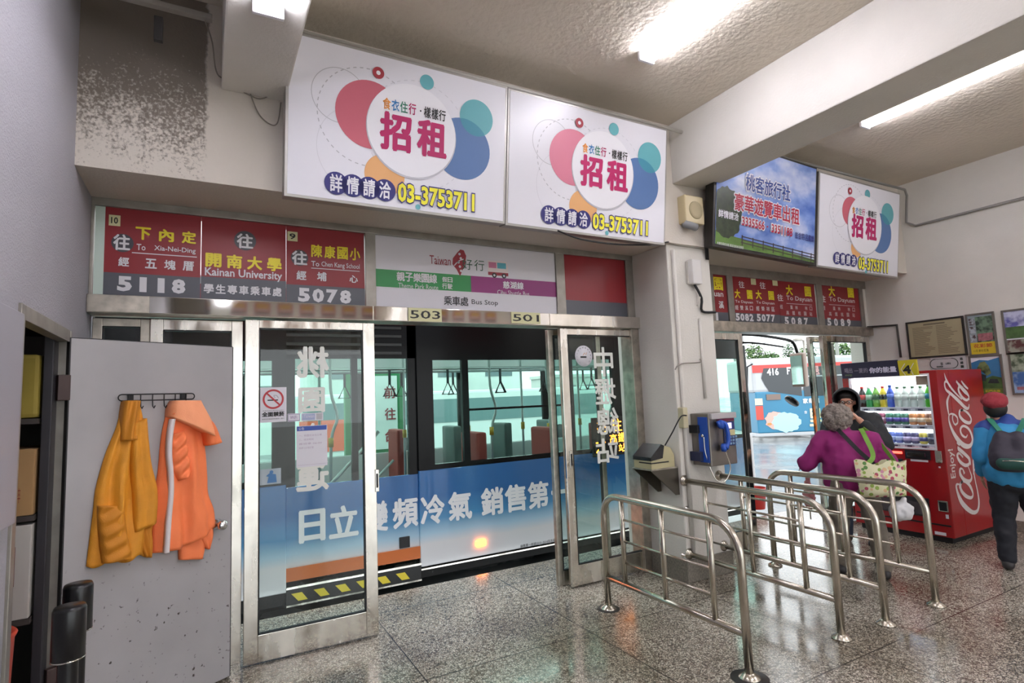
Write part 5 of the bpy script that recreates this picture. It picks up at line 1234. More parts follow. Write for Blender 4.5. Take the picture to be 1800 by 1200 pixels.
MB().box((u-0.072, 3.64, v-0.105), (u-0.058, 3.664, v+0.1), CP, 0.003).build('back_plate', r)
bl = MB()
a = FC.px(1215, 500); b = FC.px(1228, 525); c = FC.px(1232, 547); d = FC.px(1258, 549)
bl.tube(smooth_path([(a[0], 3.63, a[1]), (b[0], 3.63, b[1]), (c[0], 3.65, c[1]), (d[0]-0.02, 3.65, d[1])], 4), 0.012, BLACK, 7)
bl.tube(smooth_path([(a[0]+0.02, 3.64, a[1]+0.02), (a[0]+0.07, 3.63, a[1]-0.10), (a[0]+0.03, 3.64, a[1]-0.2)], 5), 0.006, CP, 6)
bl.build('black_cable', None, 'bundle of black cable leaving the white ribbed box', 'cable')
def vpipe(name, label, px0, py0, py1, rr, mm=CP, dz=0.0):
    u0, v0 = FC.px(px0, py0); z1 = FC.px(px0+ (py1-py0)*0.07, py1)[1]
    MB().cyl((u0, 3.665-rr*0.9, v0), (u0, 3.665-rr*0.9, max(z1, 0.2)), rr, mm, 10).build(name, None, label, 'pipe')
vpipe('conduit_pipe', 'pale vertical conduit at the left edge of the pillar', 1180, 440, 1400, 0.019, PW)
vpipe('conduit_pipe', 'thin pale vertical conduit in the middle of the pillar face', 1228, 560, 700, 0.013, PW)
m = MB(); a = FC.px(1183, 650); b = FC.px(1190, 640); c = FC.px(1226, 637); d = FC.px(1228, 631)
m.tube(smooth_path([(a[0], 3.64, a[1]), (b[0], 3.62, b[1]), (c[0], 3.64, c[1]), (d[0], 3.65, d[1])], 4), 0.006, ALU, 6); m.build('bent_cable', None, 'short bent grey cable looped round the left conduit', 'cable')
m = MB().tube([FC.p(*FC.px(1178, 330), 0.01), FC.p(*FC.px(1182, 338), 0.012), FC.p(*FC.px(1236, 345), 0.012)], 0.009, CP, 6)
m.tube([FC.p(*FC.px(1180, 428), 0.012), FC.p(*FC.px(1236, 436), 0.012)], 0.012, CP, 6); m.build('cable_run', None, 'pale cable runs crossing the pillar beside the speaker', 'cable')
m = MB()
for k in range(3): m.tube([(4.12+0.018*k, 3.64, 3.52), (4.115+0.02*k, 3.63, 3.2), (4.125+0.015*k, 3.64, 2.86)], 0.006, BLACK, 6)
m.build('cable_bundle', None, 'dark cables hanging between the speaker and the travel board', 'cable')
# socket box and cord
FS = Fr((3.648, 0, 0), (0, -1, 0), (0, 0, 1))
def FSp(x, y): return atx(x, y, 3.648)
p = FC.px(1180, 735)
r = thing('socket_box', 'yellowed plastic socket box with a plug on the pillar edge', 'socket', (3.66, 3.66, p[1]-0.09))
MB().box((3.652, 3.60, p[1]-0.09), (3.71, 3.664, p[1]+0.09), mat('socket_cream', 'c9c09e', 0.5), 0.01).build('cover', r)
# time stamp machine on a folded bracket at the pillar side
y0s, y1s = 3.70, 3.98; zs = 0.98; xs = 3.36
r = thing('time_stamp_machine', 'cream and black time stamping machine on the bracket left of the pillar', 'machine', (3.5, 3.85, zs))
pts = [(0, 0), (0.27, 0), (0.27, 0.10), (0.23, 0.17), (0.12, 0.20), (0.03, 0.12), (0, 0.09)]
CRM = mat('machine_cream', 'b8b08a', 0.5)
Fm = Fr((3.36, 3.72, zs), (1, 0.0, 0), (0, 0, 1))
MB().prism(Fm, pts, -0.22, 0.0, CRM).build('body', r)
MB().prism(Fm, [(-0.006, 0.07), (0.13, 0.085), (0.155, 0.19), (0.12, 0.205), (0.03, 0.13), (-0.006, 0.10)], -0.225, 0.006, mat('machine_black', '1e1f21', 0.25)).build('head', r)
MB().fbox(Fm, -0.004, 0.045, 0.2, 0.055, -0.15, 0.004, BLACK).build('card_slot', r)
r = thing('wall_bracket', 'folded stainless bracket under the time stamping machine', 'bracket', (3.5, 3.85, 0.8))
MB().box((3.34, 3.70, zs-0.012), (3.648, 3.95, zs), STEELD, 0.002).build('shelf_plate', r)
for yy in (3.705, 3.93):
    MB().prism(Fr((3.34, yy, zs-0.012), (1, 0, 0), (0, 0, 1)), [(0.0, 0), (0.308, 0), (0.308, -0.23), (0.27, -0.23)], -0.008, 0.004, mat('bracket_dark_steel', '6b675f', 0.35, 0.9)).build('side_plate', r)
MB().tube(smooth_path([(3.68, 3.59, p[1]+0.02), (3.62, 3.60, p[1]+0.01), (3.57, 3.66, p[1]-0.12), (3.53, 3.72, zs+0.19)], 6), 0.006, BLACK, 6).build('power_cord', None, 'black cord from the socket box to the time stamping machine', 'cord')
# pay telephone
a = FC.px(1213, 725); b = FC.px(1285, 818)
px0, pz0 = a[0]+0.03, b[1]-0.0; 
x0, x1, z0, z1 = 3.80, 4.125, 0.985, 1.435; yf = 3.46
r = thing('pay_telephone', 'steel and blue pay telephone mounted on the right part of the pillar', 'telephone', (3.98, 3.6, z0))
PH = mat('phone_steel', '8a8580', 0.35, 0.85, var=0.1); PHB = mat('phone_blue', '1f4fb0', 0.35)
MB().box((x0, yf, z0), (x1, 3.664, z1), PH, 0.008).build('housing', r)
MB().box((x0-0.005, yf+0.012, z0+0.03), (x0+0.002, yf+0.12, z1-0.03), PHB, 0.003).build('side_stripe', r)
MB().box((x0+0.01, yf-0.03, z1-0.05), (x1-0.005, yf+0.02, z1), mat('phone_head', 'b3aeb0', 0.4), 0.006).box((x0+0.10, yf-0.006, z1-0.075), (x1-0.01, yf, z1-0.052), mat('phone_maroon', '7d2c4a', 0.4)).build('head_plate', r)
dial = MB().box((x0+0.17, yf-0.008, z0+0.16), (x1-0.015, yf, z1-0.08), mat('phone_panel_navy', '27366e', 0.4), 0.003).build('dial_panel', r)
MB().box((x0+0.185, yf-0.012, z1-0.14), (x0+0.27, yf-0.007, z1-0.09), mat('phone_display', 'b9b5e8', 0.2, emit=0.6)).build('display', r)
MB().box((x0+0.185, yf-0.012, z1-0.20), (x1-0.02, yf-0.007, z1-0.15), mat('phone_instruction', 'cfc391', 0.4)).build('instruction_card', r)
for i in range(4):
    for k in range(3): MB().box((x0+0.195+i*0.036, yf-0.015, z0+0.17+k*0.028), (x0+0.22+i*0.036, yf-0.008, z0+0.188+k*0.028), mat('key_teal', '7f9dbd', 0.4), 0.002).build('key', dial)
hs = smooth_path([(x0+0.075, yf-0.03, z1-0.10), (x0+0.13, yf-0.055, z1-0.085), (x0+0.155, yf-0.06, z1-0.16), (x0+0.155, yf-0.06, z1-0.25), (x0+0.12, yf-0.05, z1-0.295)], 5)
h = MB().tube(hs, [0.03 if i < 4 else (0.03 if i > len(hs)-4 else 0.019) for i in range(len(hs))], PHB, 12)
h.lathe([(0.036, 0), (0.036, 0.03), (0.02, 0.04)], PHB, (x0+0.10, yf-0.03, z1-0.10), 16, (0.4, -1, 0)).lathe([(0.036, 0), (0.036, 0.03), (0.02, 0.04)], PHB, (x0+0.11, yf-0.03, z1-0.295), 16, (0.4, -1, 0)); h.build('handset', r)
MB().tube(smooth_path([(x0+0.12, yf-0.05, z1-0.32), (x0+0.17, yf-0.05, z0-0.02), (x0+0.11, yf-0.03, z0-0.13), (x0+0.03, yf, z0-0.10), (x0-0.005, yf+0.05, z0+0.10), (x0-0.003, yf+0.06, z1-0.2)], 8), 0.005, STEEL, 7).build('cord', r)
MB().lathe([(0.014, 0), (0.014, 0.01), (0.001, 0.012)], CHROME, (x0-0.004, yf+0.07, z1-0.19), 14, (-1, 0, 0)).build('lock', r)
MB().box((x0-0.03, yf+0.10, z1-0.17), (x0, yf+0.2, z1-0.10), BLACK, 0.004).box((x0-0.04, yf+0.08, z0+0.04), (x0, yf+0.2, z0+0.12), mat('phone_navy_box', '242c4a', 0.5), 0.004).build('side_clip', r)
# small wall fittings low on the pillar
for pxl, pyl in ((1200, 975), (1206, 893)):
    a = FC.px(pxl, pyl); MB().lathe([(0.02, 0), (0.02, 0.006), (0.009, 0.012), (0.009, 0.03), (0.001, 0.032)], STEEL, FC.p(a[0], a[1], 0), 14, FC.n).build('wall_stud', None, 'short steel stud low on the pillar front', 'fitting', 'steel studs on the pillar')

# hanging strip under the ceiling, top left, with thin wire
p = atz(222, 2, 3.86); q_ = at(373, 33, p.y)
r = thing('ceiling_strip', 'dusty pale strip hanging under the ceiling in the dark upper left corner', 'strip', (0, 3.2, 3.8))
ys = 3.2; a = at(215, 0, ys); b = at(373, 34, ys)
MB().box((XL+0.003, ys-0.02, b.z-0.012), (b.x, ys+0.02, b.z+0.018), mat('dusty_strip', '8f8a82', 0.7), 0.004).build('strip', r)
c = at(279, 30, ys+0.01); MB().box((c.x-0.02, ys+0.0, c.z-0.13), (c.x+0.02, ys+0.03, c.z), mat('bracket_black', '24211f', 0.6), 0.003).build('bracket', r)
MB().cyl((c.x, ys, b.z), (c.x, ys, ZC), 0.008, ALU, 6).build('hanger', r)
w1 = [at(360, 35, ys), at(373, 75, 3.4), at(380, 125, 3.55), at(395, 140, 3.6), at(440, 168, 3.60), at(465, 172, 3.6), at(497, 150, 3.6)]
MB().tube(smooth_path(w1, 6), 0.004, mat('wire_grey', '8d867b', 0.6), 5).tube(smooth_path([at(440, 165, 3.605), at(455, 200, 3.60), at(475, 218, 3.6), at(488, 215, 3.6), at(494, 180, 3.58)], 6), 0.004, mat('wire_grey'), 5).build('loose_wire', None, 'thin loose wire drooping across the wall to the first rental board', 'wire')
MB().tube(smooth_path([at(980, 405, 3.5), at(1020, 420, 3.52), at(1080, 429, 3.54), at(1140, 430, 3.56), at(1175, 425, 3.6)], 6), 0.007, BLACK, 6).build('sagging_cable', None, 'black cable sagging below the second rental board to the pillar', 'cable')

p = atz(1330, 893, 0.0)
MB().lathe([(0.001, 0.0), (0.11, 0.0), (0.14, 0.26), (0.148, 0.27), (0.14, 0.28), (0.10, 0.02), (0.001, 0.02)], mat('red_bucket', 'c23024', 0.4), (p.x, p.y, 0.0), 24).build('bucket', None, 'red plastic bucket outside beside the left leaf of the right entrance', 'bucket')
# ------------------------------------------------------------------ red vending machine against the right wall
VX = 6.58; VY0, VY1, VH = 2.957, 3.93, 1.748
VR = mat('vending_red', '9a1118', 0.28, coat=0.3); VR2 = mat('vending_dark_red', '6e0d12', 0.35); VWH = mat('vending_white', 'dedde2', 0.35)
FV = Fr((VX, VY1, 0), (0, -1, 0), (0, 0, 1)); WV = VY1-VY0
r = VM = thing('vending_machine', 'red drinks vending machine with lit window standing against the right wall', 'vending machine', (VX+0.45, (VY0+VY1)/2, 0))
wa0, wa1, wb0, wb1 = 0.09, WV-0.085, 0.945, 1.70          # window opening in the front
m = MB(); dpt = 0.24
m.box((VX+dpt, VY0+0.0, 0.06), (XR-0.06, VY1, VH), VR, 0.01)
m.fbox(FV, 0, 0.06, WV, wb0, -dpt-0.001, 0, VR, 0.008); m.fbox(FV, 0, wb1, WV, VH, -dpt-0.001, 0, VR, 0.006)
m.fbox(FV, 0, wb0-0.01, wa0, wb1+0.01, -dpt-0.001, 0, VR, 0.004); m.fbox(FV, wa1, wb0-0.01, WV, wb1+0.01, -dpt-0.001, 0, VR, 0.004)
m.build('cabinet', r)
MB().box((VX+0.04, VY0+0.04, 0.0), (XR-0.1, VY1-0.04, 0.06), BLACK).build('base', r)
VL = mat('vending_lit_white', 'ffffff', 0.5, emit=0.9, ecol='f1fbff')
m = MB(); m.fbox(FV, wa0, wb0, wa1, wb1, -dpt+0.001, -dpt+0.006, VL); m.fbox(FV, wa0, wb0, wa0+0.004, wb1, -dpt, -0.01, VWH); m.fbox(FV, wa1-0.004, wb0, wa1, wb1, -dpt, -0.01, VWH)
m.build('display_back', r)
MB().fbox(FV, wa0+0.02, wb1-0.03, wa1-0.02, wb1-0.012, -0.10, -0.06, mat('vending_tube', 'ffffff', 0.4, emit=8, ecol='eefaff')).build('display_lamp', r)
m = MB(); fr_ = 0.018
for a0, b0, a1, b1 in ((wa0-fr_, wb0-fr_, wa1+fr_, wb0), (wa0-fr_, wb1, wa1+fr_, wb1+fr_), (wa0-fr_, wb0, wa0, wb1), (wa1, wb0, wa1+fr_, wb1)): m.fbox(FV, a0, b0, a1, b1, -0.01, 0.006, VWH, 0.002)
m.build('window_frame', r)
MB().fbox(FV, wa0, wb0, wa1, wb1, -0.008, -0.004, glass('display_glass', (0.97, 0.99, 1.0), 0.7)).build('window_pane', r)
LV = [1.365, 1.178, 0.978]                      # shelf heights
for i, z in enumerate(LV):
    sh_ = MB().fbox(FV, wa0+0.004, z-0.012, wa1-0.004, z, -dpt+0.01, -0.05, VWH).build('display_shelf', r)
    MB().fbox(FV, wa0+0.004, z-0.04, wa1-0.004, z-0.008, -0.05, -0.04, mat('price_rail_silver', 'b9bac4', 0.3, 0.4), 0.002).build('price_rail', sh_)
    if i < 2: MB().fbox(FV, wa0+0.02, z-0.022, wa1-0.02, z-0.013, -0.075, -0.055, mat('vending_tube')).build('display_lamp', r)  # glowing strips under the upper shelves, added to brighten the cans
    t = MB(); n_ = 11
    for k in range(n_):
        u = wa0+0.03+(wa1-wa0-0.1)*k/(n_-1); t.fbox(FV, u, z-0.035, u+0.045, z-0.016, -0.04, -0.036, mat('price_button', '4b4a60', 0.3) if k % 2 else mat('price_card', 'e9e9ee', 0.4), 0.001)
    t.build('price_button', sh_)
# white list panel in the window's upper right corner
MB().fbox(FV, wa1-0.13, 1.60, wa1-0.006, wb1-0.005, -0.06, -0.04, mat('list_panel', 'b7a08a', 0.5)).build('list_panel', r)
# illuminated header leaning forward on top
HP = Fr((VX-0.03, VY1-0.02, VH-0.045), (0, -1, 0), (-0.10, 0, 0.99)); NVY = mat('header_navy', '2c2a42', 0.35)
MB().fbox(HP, 0.0, 0.0, 0.615, 0.175, -0.03, 0, NVY, 0.004).build('header_sign', r)
g = MB(); g.text(HP, '你的能量', (0.315, 0.045), (0.60, 0.11), mat('header_letter', 'dcd8ea', 0.4), 0.001, 0.035); g.text(HP, '喝出', (0.04, 0.06), (0.13, 0.12), mat('header_letter_grey', '8b8594', 0.4), 0.001, 0.03); g.text(HP, '一夏的', (0.15, 0.055), (0.30, 0.11), mat('header_letter_grey'), 0.001, 0.02)
g.text(HP, 'energy', (0.04, 0.02), (0.12, 0.045), mat('header_green', '7c9c64', 0.4), 0.001); g.build('header_lettering', r)
YS = mat('header_yellow', 'c9bd2e', 0.4)
MB().fbox(HP, 0.62, 0.0, 0.80, 0.165, -0.03, 0, YS, 0.004).build('header_panel', r)
g = MB(); g.text(HP, '4', (0.66, 0.02), (0.74, 0.11), INK, 0.001, 0.04); g.line(HP, [(0.68, 0.005), (0.645, 0.07), (0.69, 0.13)], 0.006, WPR, 0.001); g.line(HP, [(0.755, 0.005), (0.735, 0.07), (0.775, 0.13)], 0.006, WPR, 0.001); g.build('header_mark', r)
# controls below the window
def pv(x, y): return FV.px(x, y)
MB().fbox(FV, 0.60, 0.825, 0.84, 0.920, 0, 0.012, mat('control_black', '2a282c', 0.3), 0.004).build('coin_panel', r)
MB().fbox(FV, 0.62, 0.850, 0.80, 0.895, 0.012, 0.022, STEELM, 0.006).build('coin_slot_plate', r)
MB().fbox(FV, 0.47, 0.870, 0.57, 0.895, 0, 0.006, mat('red_indicator', 'ff5040', 0.4, emit=2.0), 0.002).build('indicator', r)
MB().fbox(FV, 0.46, 0.725, 0.57, 0.815, 0, 0.01, mat('control_black'), 0.004).build('bill_slot', r)
MB().fbox(FV, 0.645, 0.800, 0.81, 0.820, 0, 0.004, mat('price_card', 'e9e9ee', 0.4)).build('notice_strip', r)
MB().fbox(FV, 0.885, 0.805, 0.945, 0.925, 0, 0.02, STEEL, 0.008).build('lock_plate', r)
MB().fbox(FV, 0.90, 0.750, 0.918, 0.767, 0, 0.006, VWH, 0.004).build('return_button', r)
MB().fbox(FV, 0.20, 0.47, 0.47, 0.895, 0, 0.006, mat('poster_red', 'dc3b35', 0.4), 0.003).build('front_poster', r)
g = MB(); F_ = Fr(FV.p(0, 0, 0.007), FV.u, FV.v); g.line(F_, [(0.30, 0.660), (0.36, 0.700), (0.40, 0.675), (0.45, 0.730)], 0.012, SW, 0.001); g.line(F_, [(0.28, 0.630), (0.38, 0.655), (0.46, 0.660)], 0.008, SW, 0.001); g.build('poster_mark', r)
m = MB(); m.fbox(FV, 0.10, 0.24, 0.78, 0.43, 0.0, 0.012, mat('control_black'), 0.008); m.build('dispense_flap', r)
MB().fbox(FV, 0.13, 0.255, 0.75, 0.380, 0.012, 0.02, mat('flap_smoke', '4a4448', 0.12), 0.004).build('flap_window', r)
MB().fbox(FV, 0.86, 0.315, 0.95, 0.425, 0.0, 0.012, CHROME, 0.006).fbox(FV, 0.872, 0.325, 0.938, 0.41, 0.012, 0.014, BLACK).build('coin_return', r)
MB().fbox(FV, 0.80, 0.075, 0.90, 0.105, 0, 0.004, PAP).build('rating_label', r)
MB().fbox(FV, 0.915, 0.250, 0.94, 0.290, 0, 0.004, PAP).build('small_label', r)
MB().fbox(FV, 0.02, 0.17, WV-0.02, 0.185, 0, 0.004, BLACK).build('lower_seam', r)
# script logo painted up the side that faces the hall
FSD = Fr((VX, VY0, 0), (1, 0, 0), (0, 0, 1))
def LP(x, y): return FSD.px(1640+x*0.2333, 640+y*0.2333)      # positions read on the close-up of the side
g = MB(); LGW = mat('logo_white', 'd9d2d0', 0.35)
def stroke(pts, ws, n=7):
    P2 = [LP(*p) for p in pts]; sp = smooth_path([(a, b, 0) for a, b in P2], n); W_ = []
    k = len(ws)-1
    for i in range(len(sp)): t_ = i/(len(sp)-1)*k; j = min(int(t_), k-1); W_.append(ws[j]+(ws[j+1]-ws[j])*(t_-j))
    stroke.c += 0.00012; g.line(FSD, [p.xy for p in sp], W_, LGW, 0.0015+stroke.c)
stroke.c = 0
T_, t_m, th = 0.062, 0.040, 0.014
# lower word: C with long tail
stroke([(200, 935), (195, 905), (175, 910), (182, 960), (210, 1030), (250, 1080), (300, 1115), (335, 1100), (345, 1040), (335, 960), (318, 880), (305, 800), (303, 730), (305, 670)], [th*1.5, th, th*2, T_*.6, T_, T_*.95, T_*.7, T_*.55, t_m*.8, t_m*.6, th*1.2, t_m*.6, t_m*.9, th*.4], 8)
stroke([(322, 780), (308, 800), (303, 830)], [th*.4, th*1.4, th], 5)
# o
stroke([(222, 880), (205, 905), (212, 950), (245, 990), (285, 1005), (300, 980), (285, 930), (255, 890), (222, 880), (210, 900)], [t_m*.6, t_m, T_*.7, T_*.7, t_m*.8, t_m*.6, t_m, t_m, t_m*.6, t_m*.6], 7)
# c
stroke([(235, 825), (222, 790), (203, 790), (205, 830), (235, 870), (275, 880), (290, 850), (275, 800), (262, 770)], [t_m*.9, th, t_m*.7, T_*.7, T_*.7, t_m*.9, t_m*.6, th, th], 7)
# a
stroke([(225, 700), (195, 670), (182, 690), (200, 730), (240, 760), (270, 750), (268, 715), (240, 685), (185, 640)], [t_m*.5, t_m*.6, t_m*.9, T_*.65, T_*.6, t_m*.8, t_m*.6, t_m*.6, t_m*.5], 7)
stroke([(183, 625), (220, 660), (258, 695), (275, 715), (282, 760)], [t_m*.7, T_*.7, T_*.65, t_m*.7, th], 6)
# hyphen
stroke([(178, 585), (200, 605)], [t_m*.9, t_m*.9], 3)
# upper word: C
stroke([(185, 440), (180, 400), (150, 375), (122, 380), (118, 420), (140, 490), (180, 560), (230, 610), (275, 615), (295, 575), (285, 520), (260, 480), (225, 465), (205, 490), (215, 530), (245, 550), (258, 530)], [t_m*.5, t_m*.6, t_m*.5, th, t_m*.6, T_*.7, T_, T_*.95, T_*.7, T_*.55, t_m*.9, t_m*.8, t_m*.6, t_m*.8, t_m*.8, t_m*.5, th], 8)
stroke([(185, 440), (165, 455), (150, 430), (145, 400), (150, 375)], [t_m*.5, t_m*.5, t_m*.5, t_m*.5, t_m*.5], 6)
stroke([(118, 385), (108, 330), (105, 280), (118, 240), (130, 215)], [th, t_m*.8, t_m, t_m*.6, th], 7)
# o
stroke([(225, 345), (200, 350), (200, 390), (235, 430), (275, 440), (285, 410), (262, 370), (225, 345), (205, 350)], [t_m*.6, t_m*.7, T_*.65, T_*.65, t_m*.8, t_m*.6, t_m*.8, t_m*.5, t_m*.5], 7)
# l with loop
stroke([(130, 175), (100, 130), (85, 145), (95, 190), (135, 225), (190, 275), (240, 325), (265, 330), (270, 300)], [t_m*.5, t_m*.6, t_m*.6, t_m*.7, T_*.6, T_*.75, T_*.65, t_m*.6, th], 7)
stroke([(82, 65), (95, 110), (125, 165), (165, 215), (215, 265)], [th*.4, t_m*.7, t_m*.8, t_m*.6, th], 7)
# a
stroke([(225, 175), (200, 165), (190, 195), (215, 245), (250, 270), (268, 250), (255, 215), (225, 180), (172, 130)], [t_m*.5, t_m*.7, T_*.6, T_*.6, t_m*.7, t_m*.5, t_m*.6, t_m*.5, t_m*.6], 7)
stroke([(172, 125), (200, 165), (235, 205), (262, 235), (270, 270)], [t_m*.5, T_*.6, T_*.7, t_m*.6, th], 6)
stroke([(210, 125), (235, 160), (262, 185)], [t_m*.5, t_m*.8, t_m*.5], 5)
a, b = LP(184, 852); c_, d_ = LP(140, 640)
FE = Fr(FSD.p(0, 0, 0), (0, 0, 1), (-1, 0, 0))
def E2(u, v): return (v, -u)
g.text(FE, 'Enjoy!', (b, -(a-0.005)), (d_+0.005, -(a-0.135)), LGW, 0.002, 0.02)
g.build('side_logo', r)
# drinks behind the window
def bottle(u, z, h, cb, cl, cc, label, group='bottles in the vending machine', rr=0.036, dep=-0.11):
    o = FV.p(u, z, dep); t_ = thing('drink_bottle', label, 'bottle', o, group)
    MB().lathe([(rr*0.9, 0), (rr, 0.008), (rr, h*0.30), (rr*0.93, h*0.34), (rr, h*0.38), (rr, h*0.62), (rr*0.8, h*0.74), (rr*0.42, h*0.86), (rr*0.40, h*0.92)], cb, o, 16).build('body', t_)
    MB().lathe([(rr*1.02, h*0.36), (rr*1.02, h*0.60)], cl, o, 16).build('wrapper', t_); MB().lathe([(rr*0.46, h*0.90), (rr*0.46, h*0.985), (rr*0.40, h)], cc, o, 12).build('cap', t_)
def lighten(m_, k):
    i_ = m_.node_tree.nodes['Principled BSDF'].inputs['Base Color']; c_ = i_.default_value; i_.default_value = (c_[0]*(1-k)+k, c_[1]*(1-k)+k, c_[2]*(1-k)+k, 1); m_['l'] = 1
def can(u, z, h, cb, cl, label, group='cans in the vending machine', rr=0.037, dep=-0.10):
    for q_ in (cb, cl):
        if 'l' not in q_: lighten(q_, 0.06)
    o = FV.p(u, z, dep); t_ = thing('drink_can', label, 'can', o, group)
    MB().lathe([(rr*0.8, 0), (rr, 0.008), (rr, h-0.010), (rr*0.84, h-0.002), (rr*0.84, h)], cb, o, 16).build('body', t_); MB().lathe([(rr*1.015, h*0.25), (rr*1.015, h*0.62)], cl, o, 16).build('wrapper', t_)
    MB().lathe([(rr*0.82, h), (rr*0.82, h+0.002), (0.001, h+0.001)], STEEL, o, 12).build('lid', t_)
C = lambda n_, h_: mat('drink_'+n_, h_, 0.2)
CG = C('clear', 'c9d4cc')
spec = [('dark cola with red wrapper', C('cola', '2a1512'), C('redw', 'c22a2c'), C('redc', 'b52428')), ('green bottle with pale wrapper', C('green', '3f9c5c'), C('palew', 'b9dcc2'), C('wc', 'e5e5e5')),
        ('green tea bottle with dark ring', C('green2', '6aa23c'), C('dkg', '2f5c2c'), C('wc', '')), ('yellow and black labelled bottle', C('yel', 'd8c534'), C('blk', '2c2620'), C('redc2', 'c23c34')),
        ('tall blue bottle', C('blue', '2f4fb4'), C('blue2', '5f7fd4'), C('blc', '24418c'))]
for i, (lb, a_, b_, c_) in enumerate(spec): bottle(wa0+0.06+i*0.076, LV[0], 0.235 if i != 4 else 0.245, a_, b_, c_, lb+', in the top row of the vending machine')
for i in range(4): bottle(wa0+0.06+(5+i)*0.076, LV[0], 0.225, CG, C('whw', 'e0e8e0'), C('grc', '5a7a60'), 'clear water bottle in the row of four on the top shelf of the vending machine', 'clear water bottles in the vending machine')
bottle(wa0+0.06+9*0.076, LV[0], 0.24, C('lime', '58c23c'), C('teal', '2f8ca0'), C('grc', ''), 'bright green bottle at the right end of the top row in the vending machine')
cs = [('redcan', 'b03048', 'd9a0aa', 'dark pink'), ('redcan2', 'c03a58', 'e4c4cc', 'rose'), ('purplecan', '8c2a4c', 'd0a0b0', 'wine red'), ('gr1', '1f6a4c', '4a3a9c', 'green and violet'), ('gr2', '1f6a4c', '4a3a9c', 'green and violet'), ('gr3', '1f6a4c', '4a3a9c', 'green and violet'), ('or1', 'c47a34', 'e4d0b0', 'orange'), ('or2', 'c47a34', 'e4d0b0', 'orange'), ('br', '8a5434', 'c49a6a', 'brown')]
for i, (n_, a_, b_, lb) in enumerate(cs):
    same = lb in ('green and violet', 'orange')
    can(wa0+0.10+i*0.079, LV[1], 0.120, C(n_, a_), C(n_+'w', b_), lb+' can in the middle row of the vending machine', lb+' cans in the middle row' if same else 'cans in the vending machine')
cs = [('y1', 'c4a43c', 'e6dca0', 'yellow'), ('y2', 'c4a43c', 'e6dca0', 'yellow'), ('t1', 'b0946c', 'dcd0b8', 'tan'), ('bl1', '5468b4', 'b4c0e4', 'pale blue'), ('bl2', '5468b4', 'b4c0e4', 'pale blue'), ('pu1', '2f2660', 'c4b4d8', 'purple'), ('pu2', '2f2660', 'c4b4d8', 'purple'), ('yb', 'c4b030', '34387c', 'yellow and blue'), ('dk', '2a2a3c', '50506a', 'dark')]
for i, (n_, a_, b_, lb) in enumerate(cs):
    same = lb in ('yellow', 'pale blue', 'purple')
    can(wa0+0.10+i*0.079, LV[2], 0.115, C(n_, a_), C(n_+'w', b_), lb+' can in the bottom row of the vending machine', lb+' cans in the bottom row' if same else 'cans in the vending machine')

# ------------------------------------------------------------------ posters on the right wall
FR = FXr(XR-0.002)
def rposter(name, label, c4, frame, fn, base, cat='poster', fw=0.02, group=None):
    (x0, y0), (x1, y1) = c4
    u0, v1 = FR.px(x0, y0); u1, v0 = FR.px(x1, y1)
    r = thing(name, label, cat, FR.p((u0+u1)/2, v0, 0.02), group)
    if frame: 
        m = MB()
        for a0, b0, a1, b1 in ((u0, v0, u1, v0+fw), (u0, v1-fw, u1, v1), (u0, v0+fw, u0+fw, v1-fw), (u1-fw, v0+fw, u1, v1-fw)): m.fbox(FR, a0, b0, a1, b1, 0, 0.022, frame, 0.002)
        m.build('frame', r)
    MB().fbox(FR, u0+fw*.5, v0+fw*.5, u1-fw*.5, v1-fw*.5, 0, 0.012, base).build('sheet', r)
    g = MB(); fn(g, Fr(FR.p(u0+fw, v0+fw, 0.012), FR.u, FR.v), u1-u0-2*fw, v1-v0-2*fw)
    if g.v: g.build('print', r)
    return r
def fn(g, F, w, h):
    br = mat('brown_print', '6e6450', 0.6); rn = random.Random(2); g.rect(F, w*.3, h*.90, w*.7, h*.94, br, .001)
    for c0 in (0.08, 0.53):
        for k in range(20): g.rect(F, w*c0, h*(.84-.041*k), w*(c0+rn.uniform(.2, .40)), h*(.84-.041*k)+h*.014, br, .001)
rposter('framed_notice', 'black framed yellowed notice with two columns of text above the vending machine', ((1593, 567), (1702, 624)), mat('frame_black', '241f1c', 0.4), fn, mat('aged_paper', 'a89e7e', 0.6), 'notice')
def fn(g, F, w, h):
    a = mat('map_ink', '2c3a33', 0.5); F0 = F
    g.ring(F, w*.12, h*.5, h*.36, .008, a, .001, 24, 0.25, 0.75); g.rect(F, w*.12, h*.84, w*.62, h*.87, a, .001); g.rect(F, w*.12, h*.13, w*.62, h*.16, a, .001); g.ring(F, w*.62, h*.5, h*.36, .008, a, .001, 24, -0.25, 0.25)
    g.text(F, '往', (w*.27, h*.40), (w*.35, h*.62), a, .001, .03); g.text(F, '公車站', (w*.42, h*.42), (w*.58, h*.58), a, .001, .02); g.text(F, '乘車路線', (w*.14, h*.24), (w*.34, h*.36), a, .001, .02)
    for i, ch in enumerate('路線圖'): g.text(F, ch, (w*.86, h*(.68-.28*i)), (w*.95, h*(.88-.28*i)), a, .001, .04)
rposter('route_map', 'white route map board peeping over the vending machine top', ((1634, 626), (1703, 652)), None, fn, mat('map_white', 'c9c7c8', 0.5), 'notice')
ALF = mat('poster_alu_frame', '7d776f', 0.45, 0.6)
Yp = mat('poster_yellow', 'd0b52c', 0.5); GP = mat('poster_green', '4c6a3a', 0.5, var=0.4, vscale=14); BPp = mat('poster_blue', '3f7fb0', 0.5, var=0.2, vscale=6); DKP = mat('poster_dark', '33393a', 0.5, var=0.5, vscale=20); PKP = mat('poster_pink', 'a86a72', 0.5, var=0.4, vscale=30)
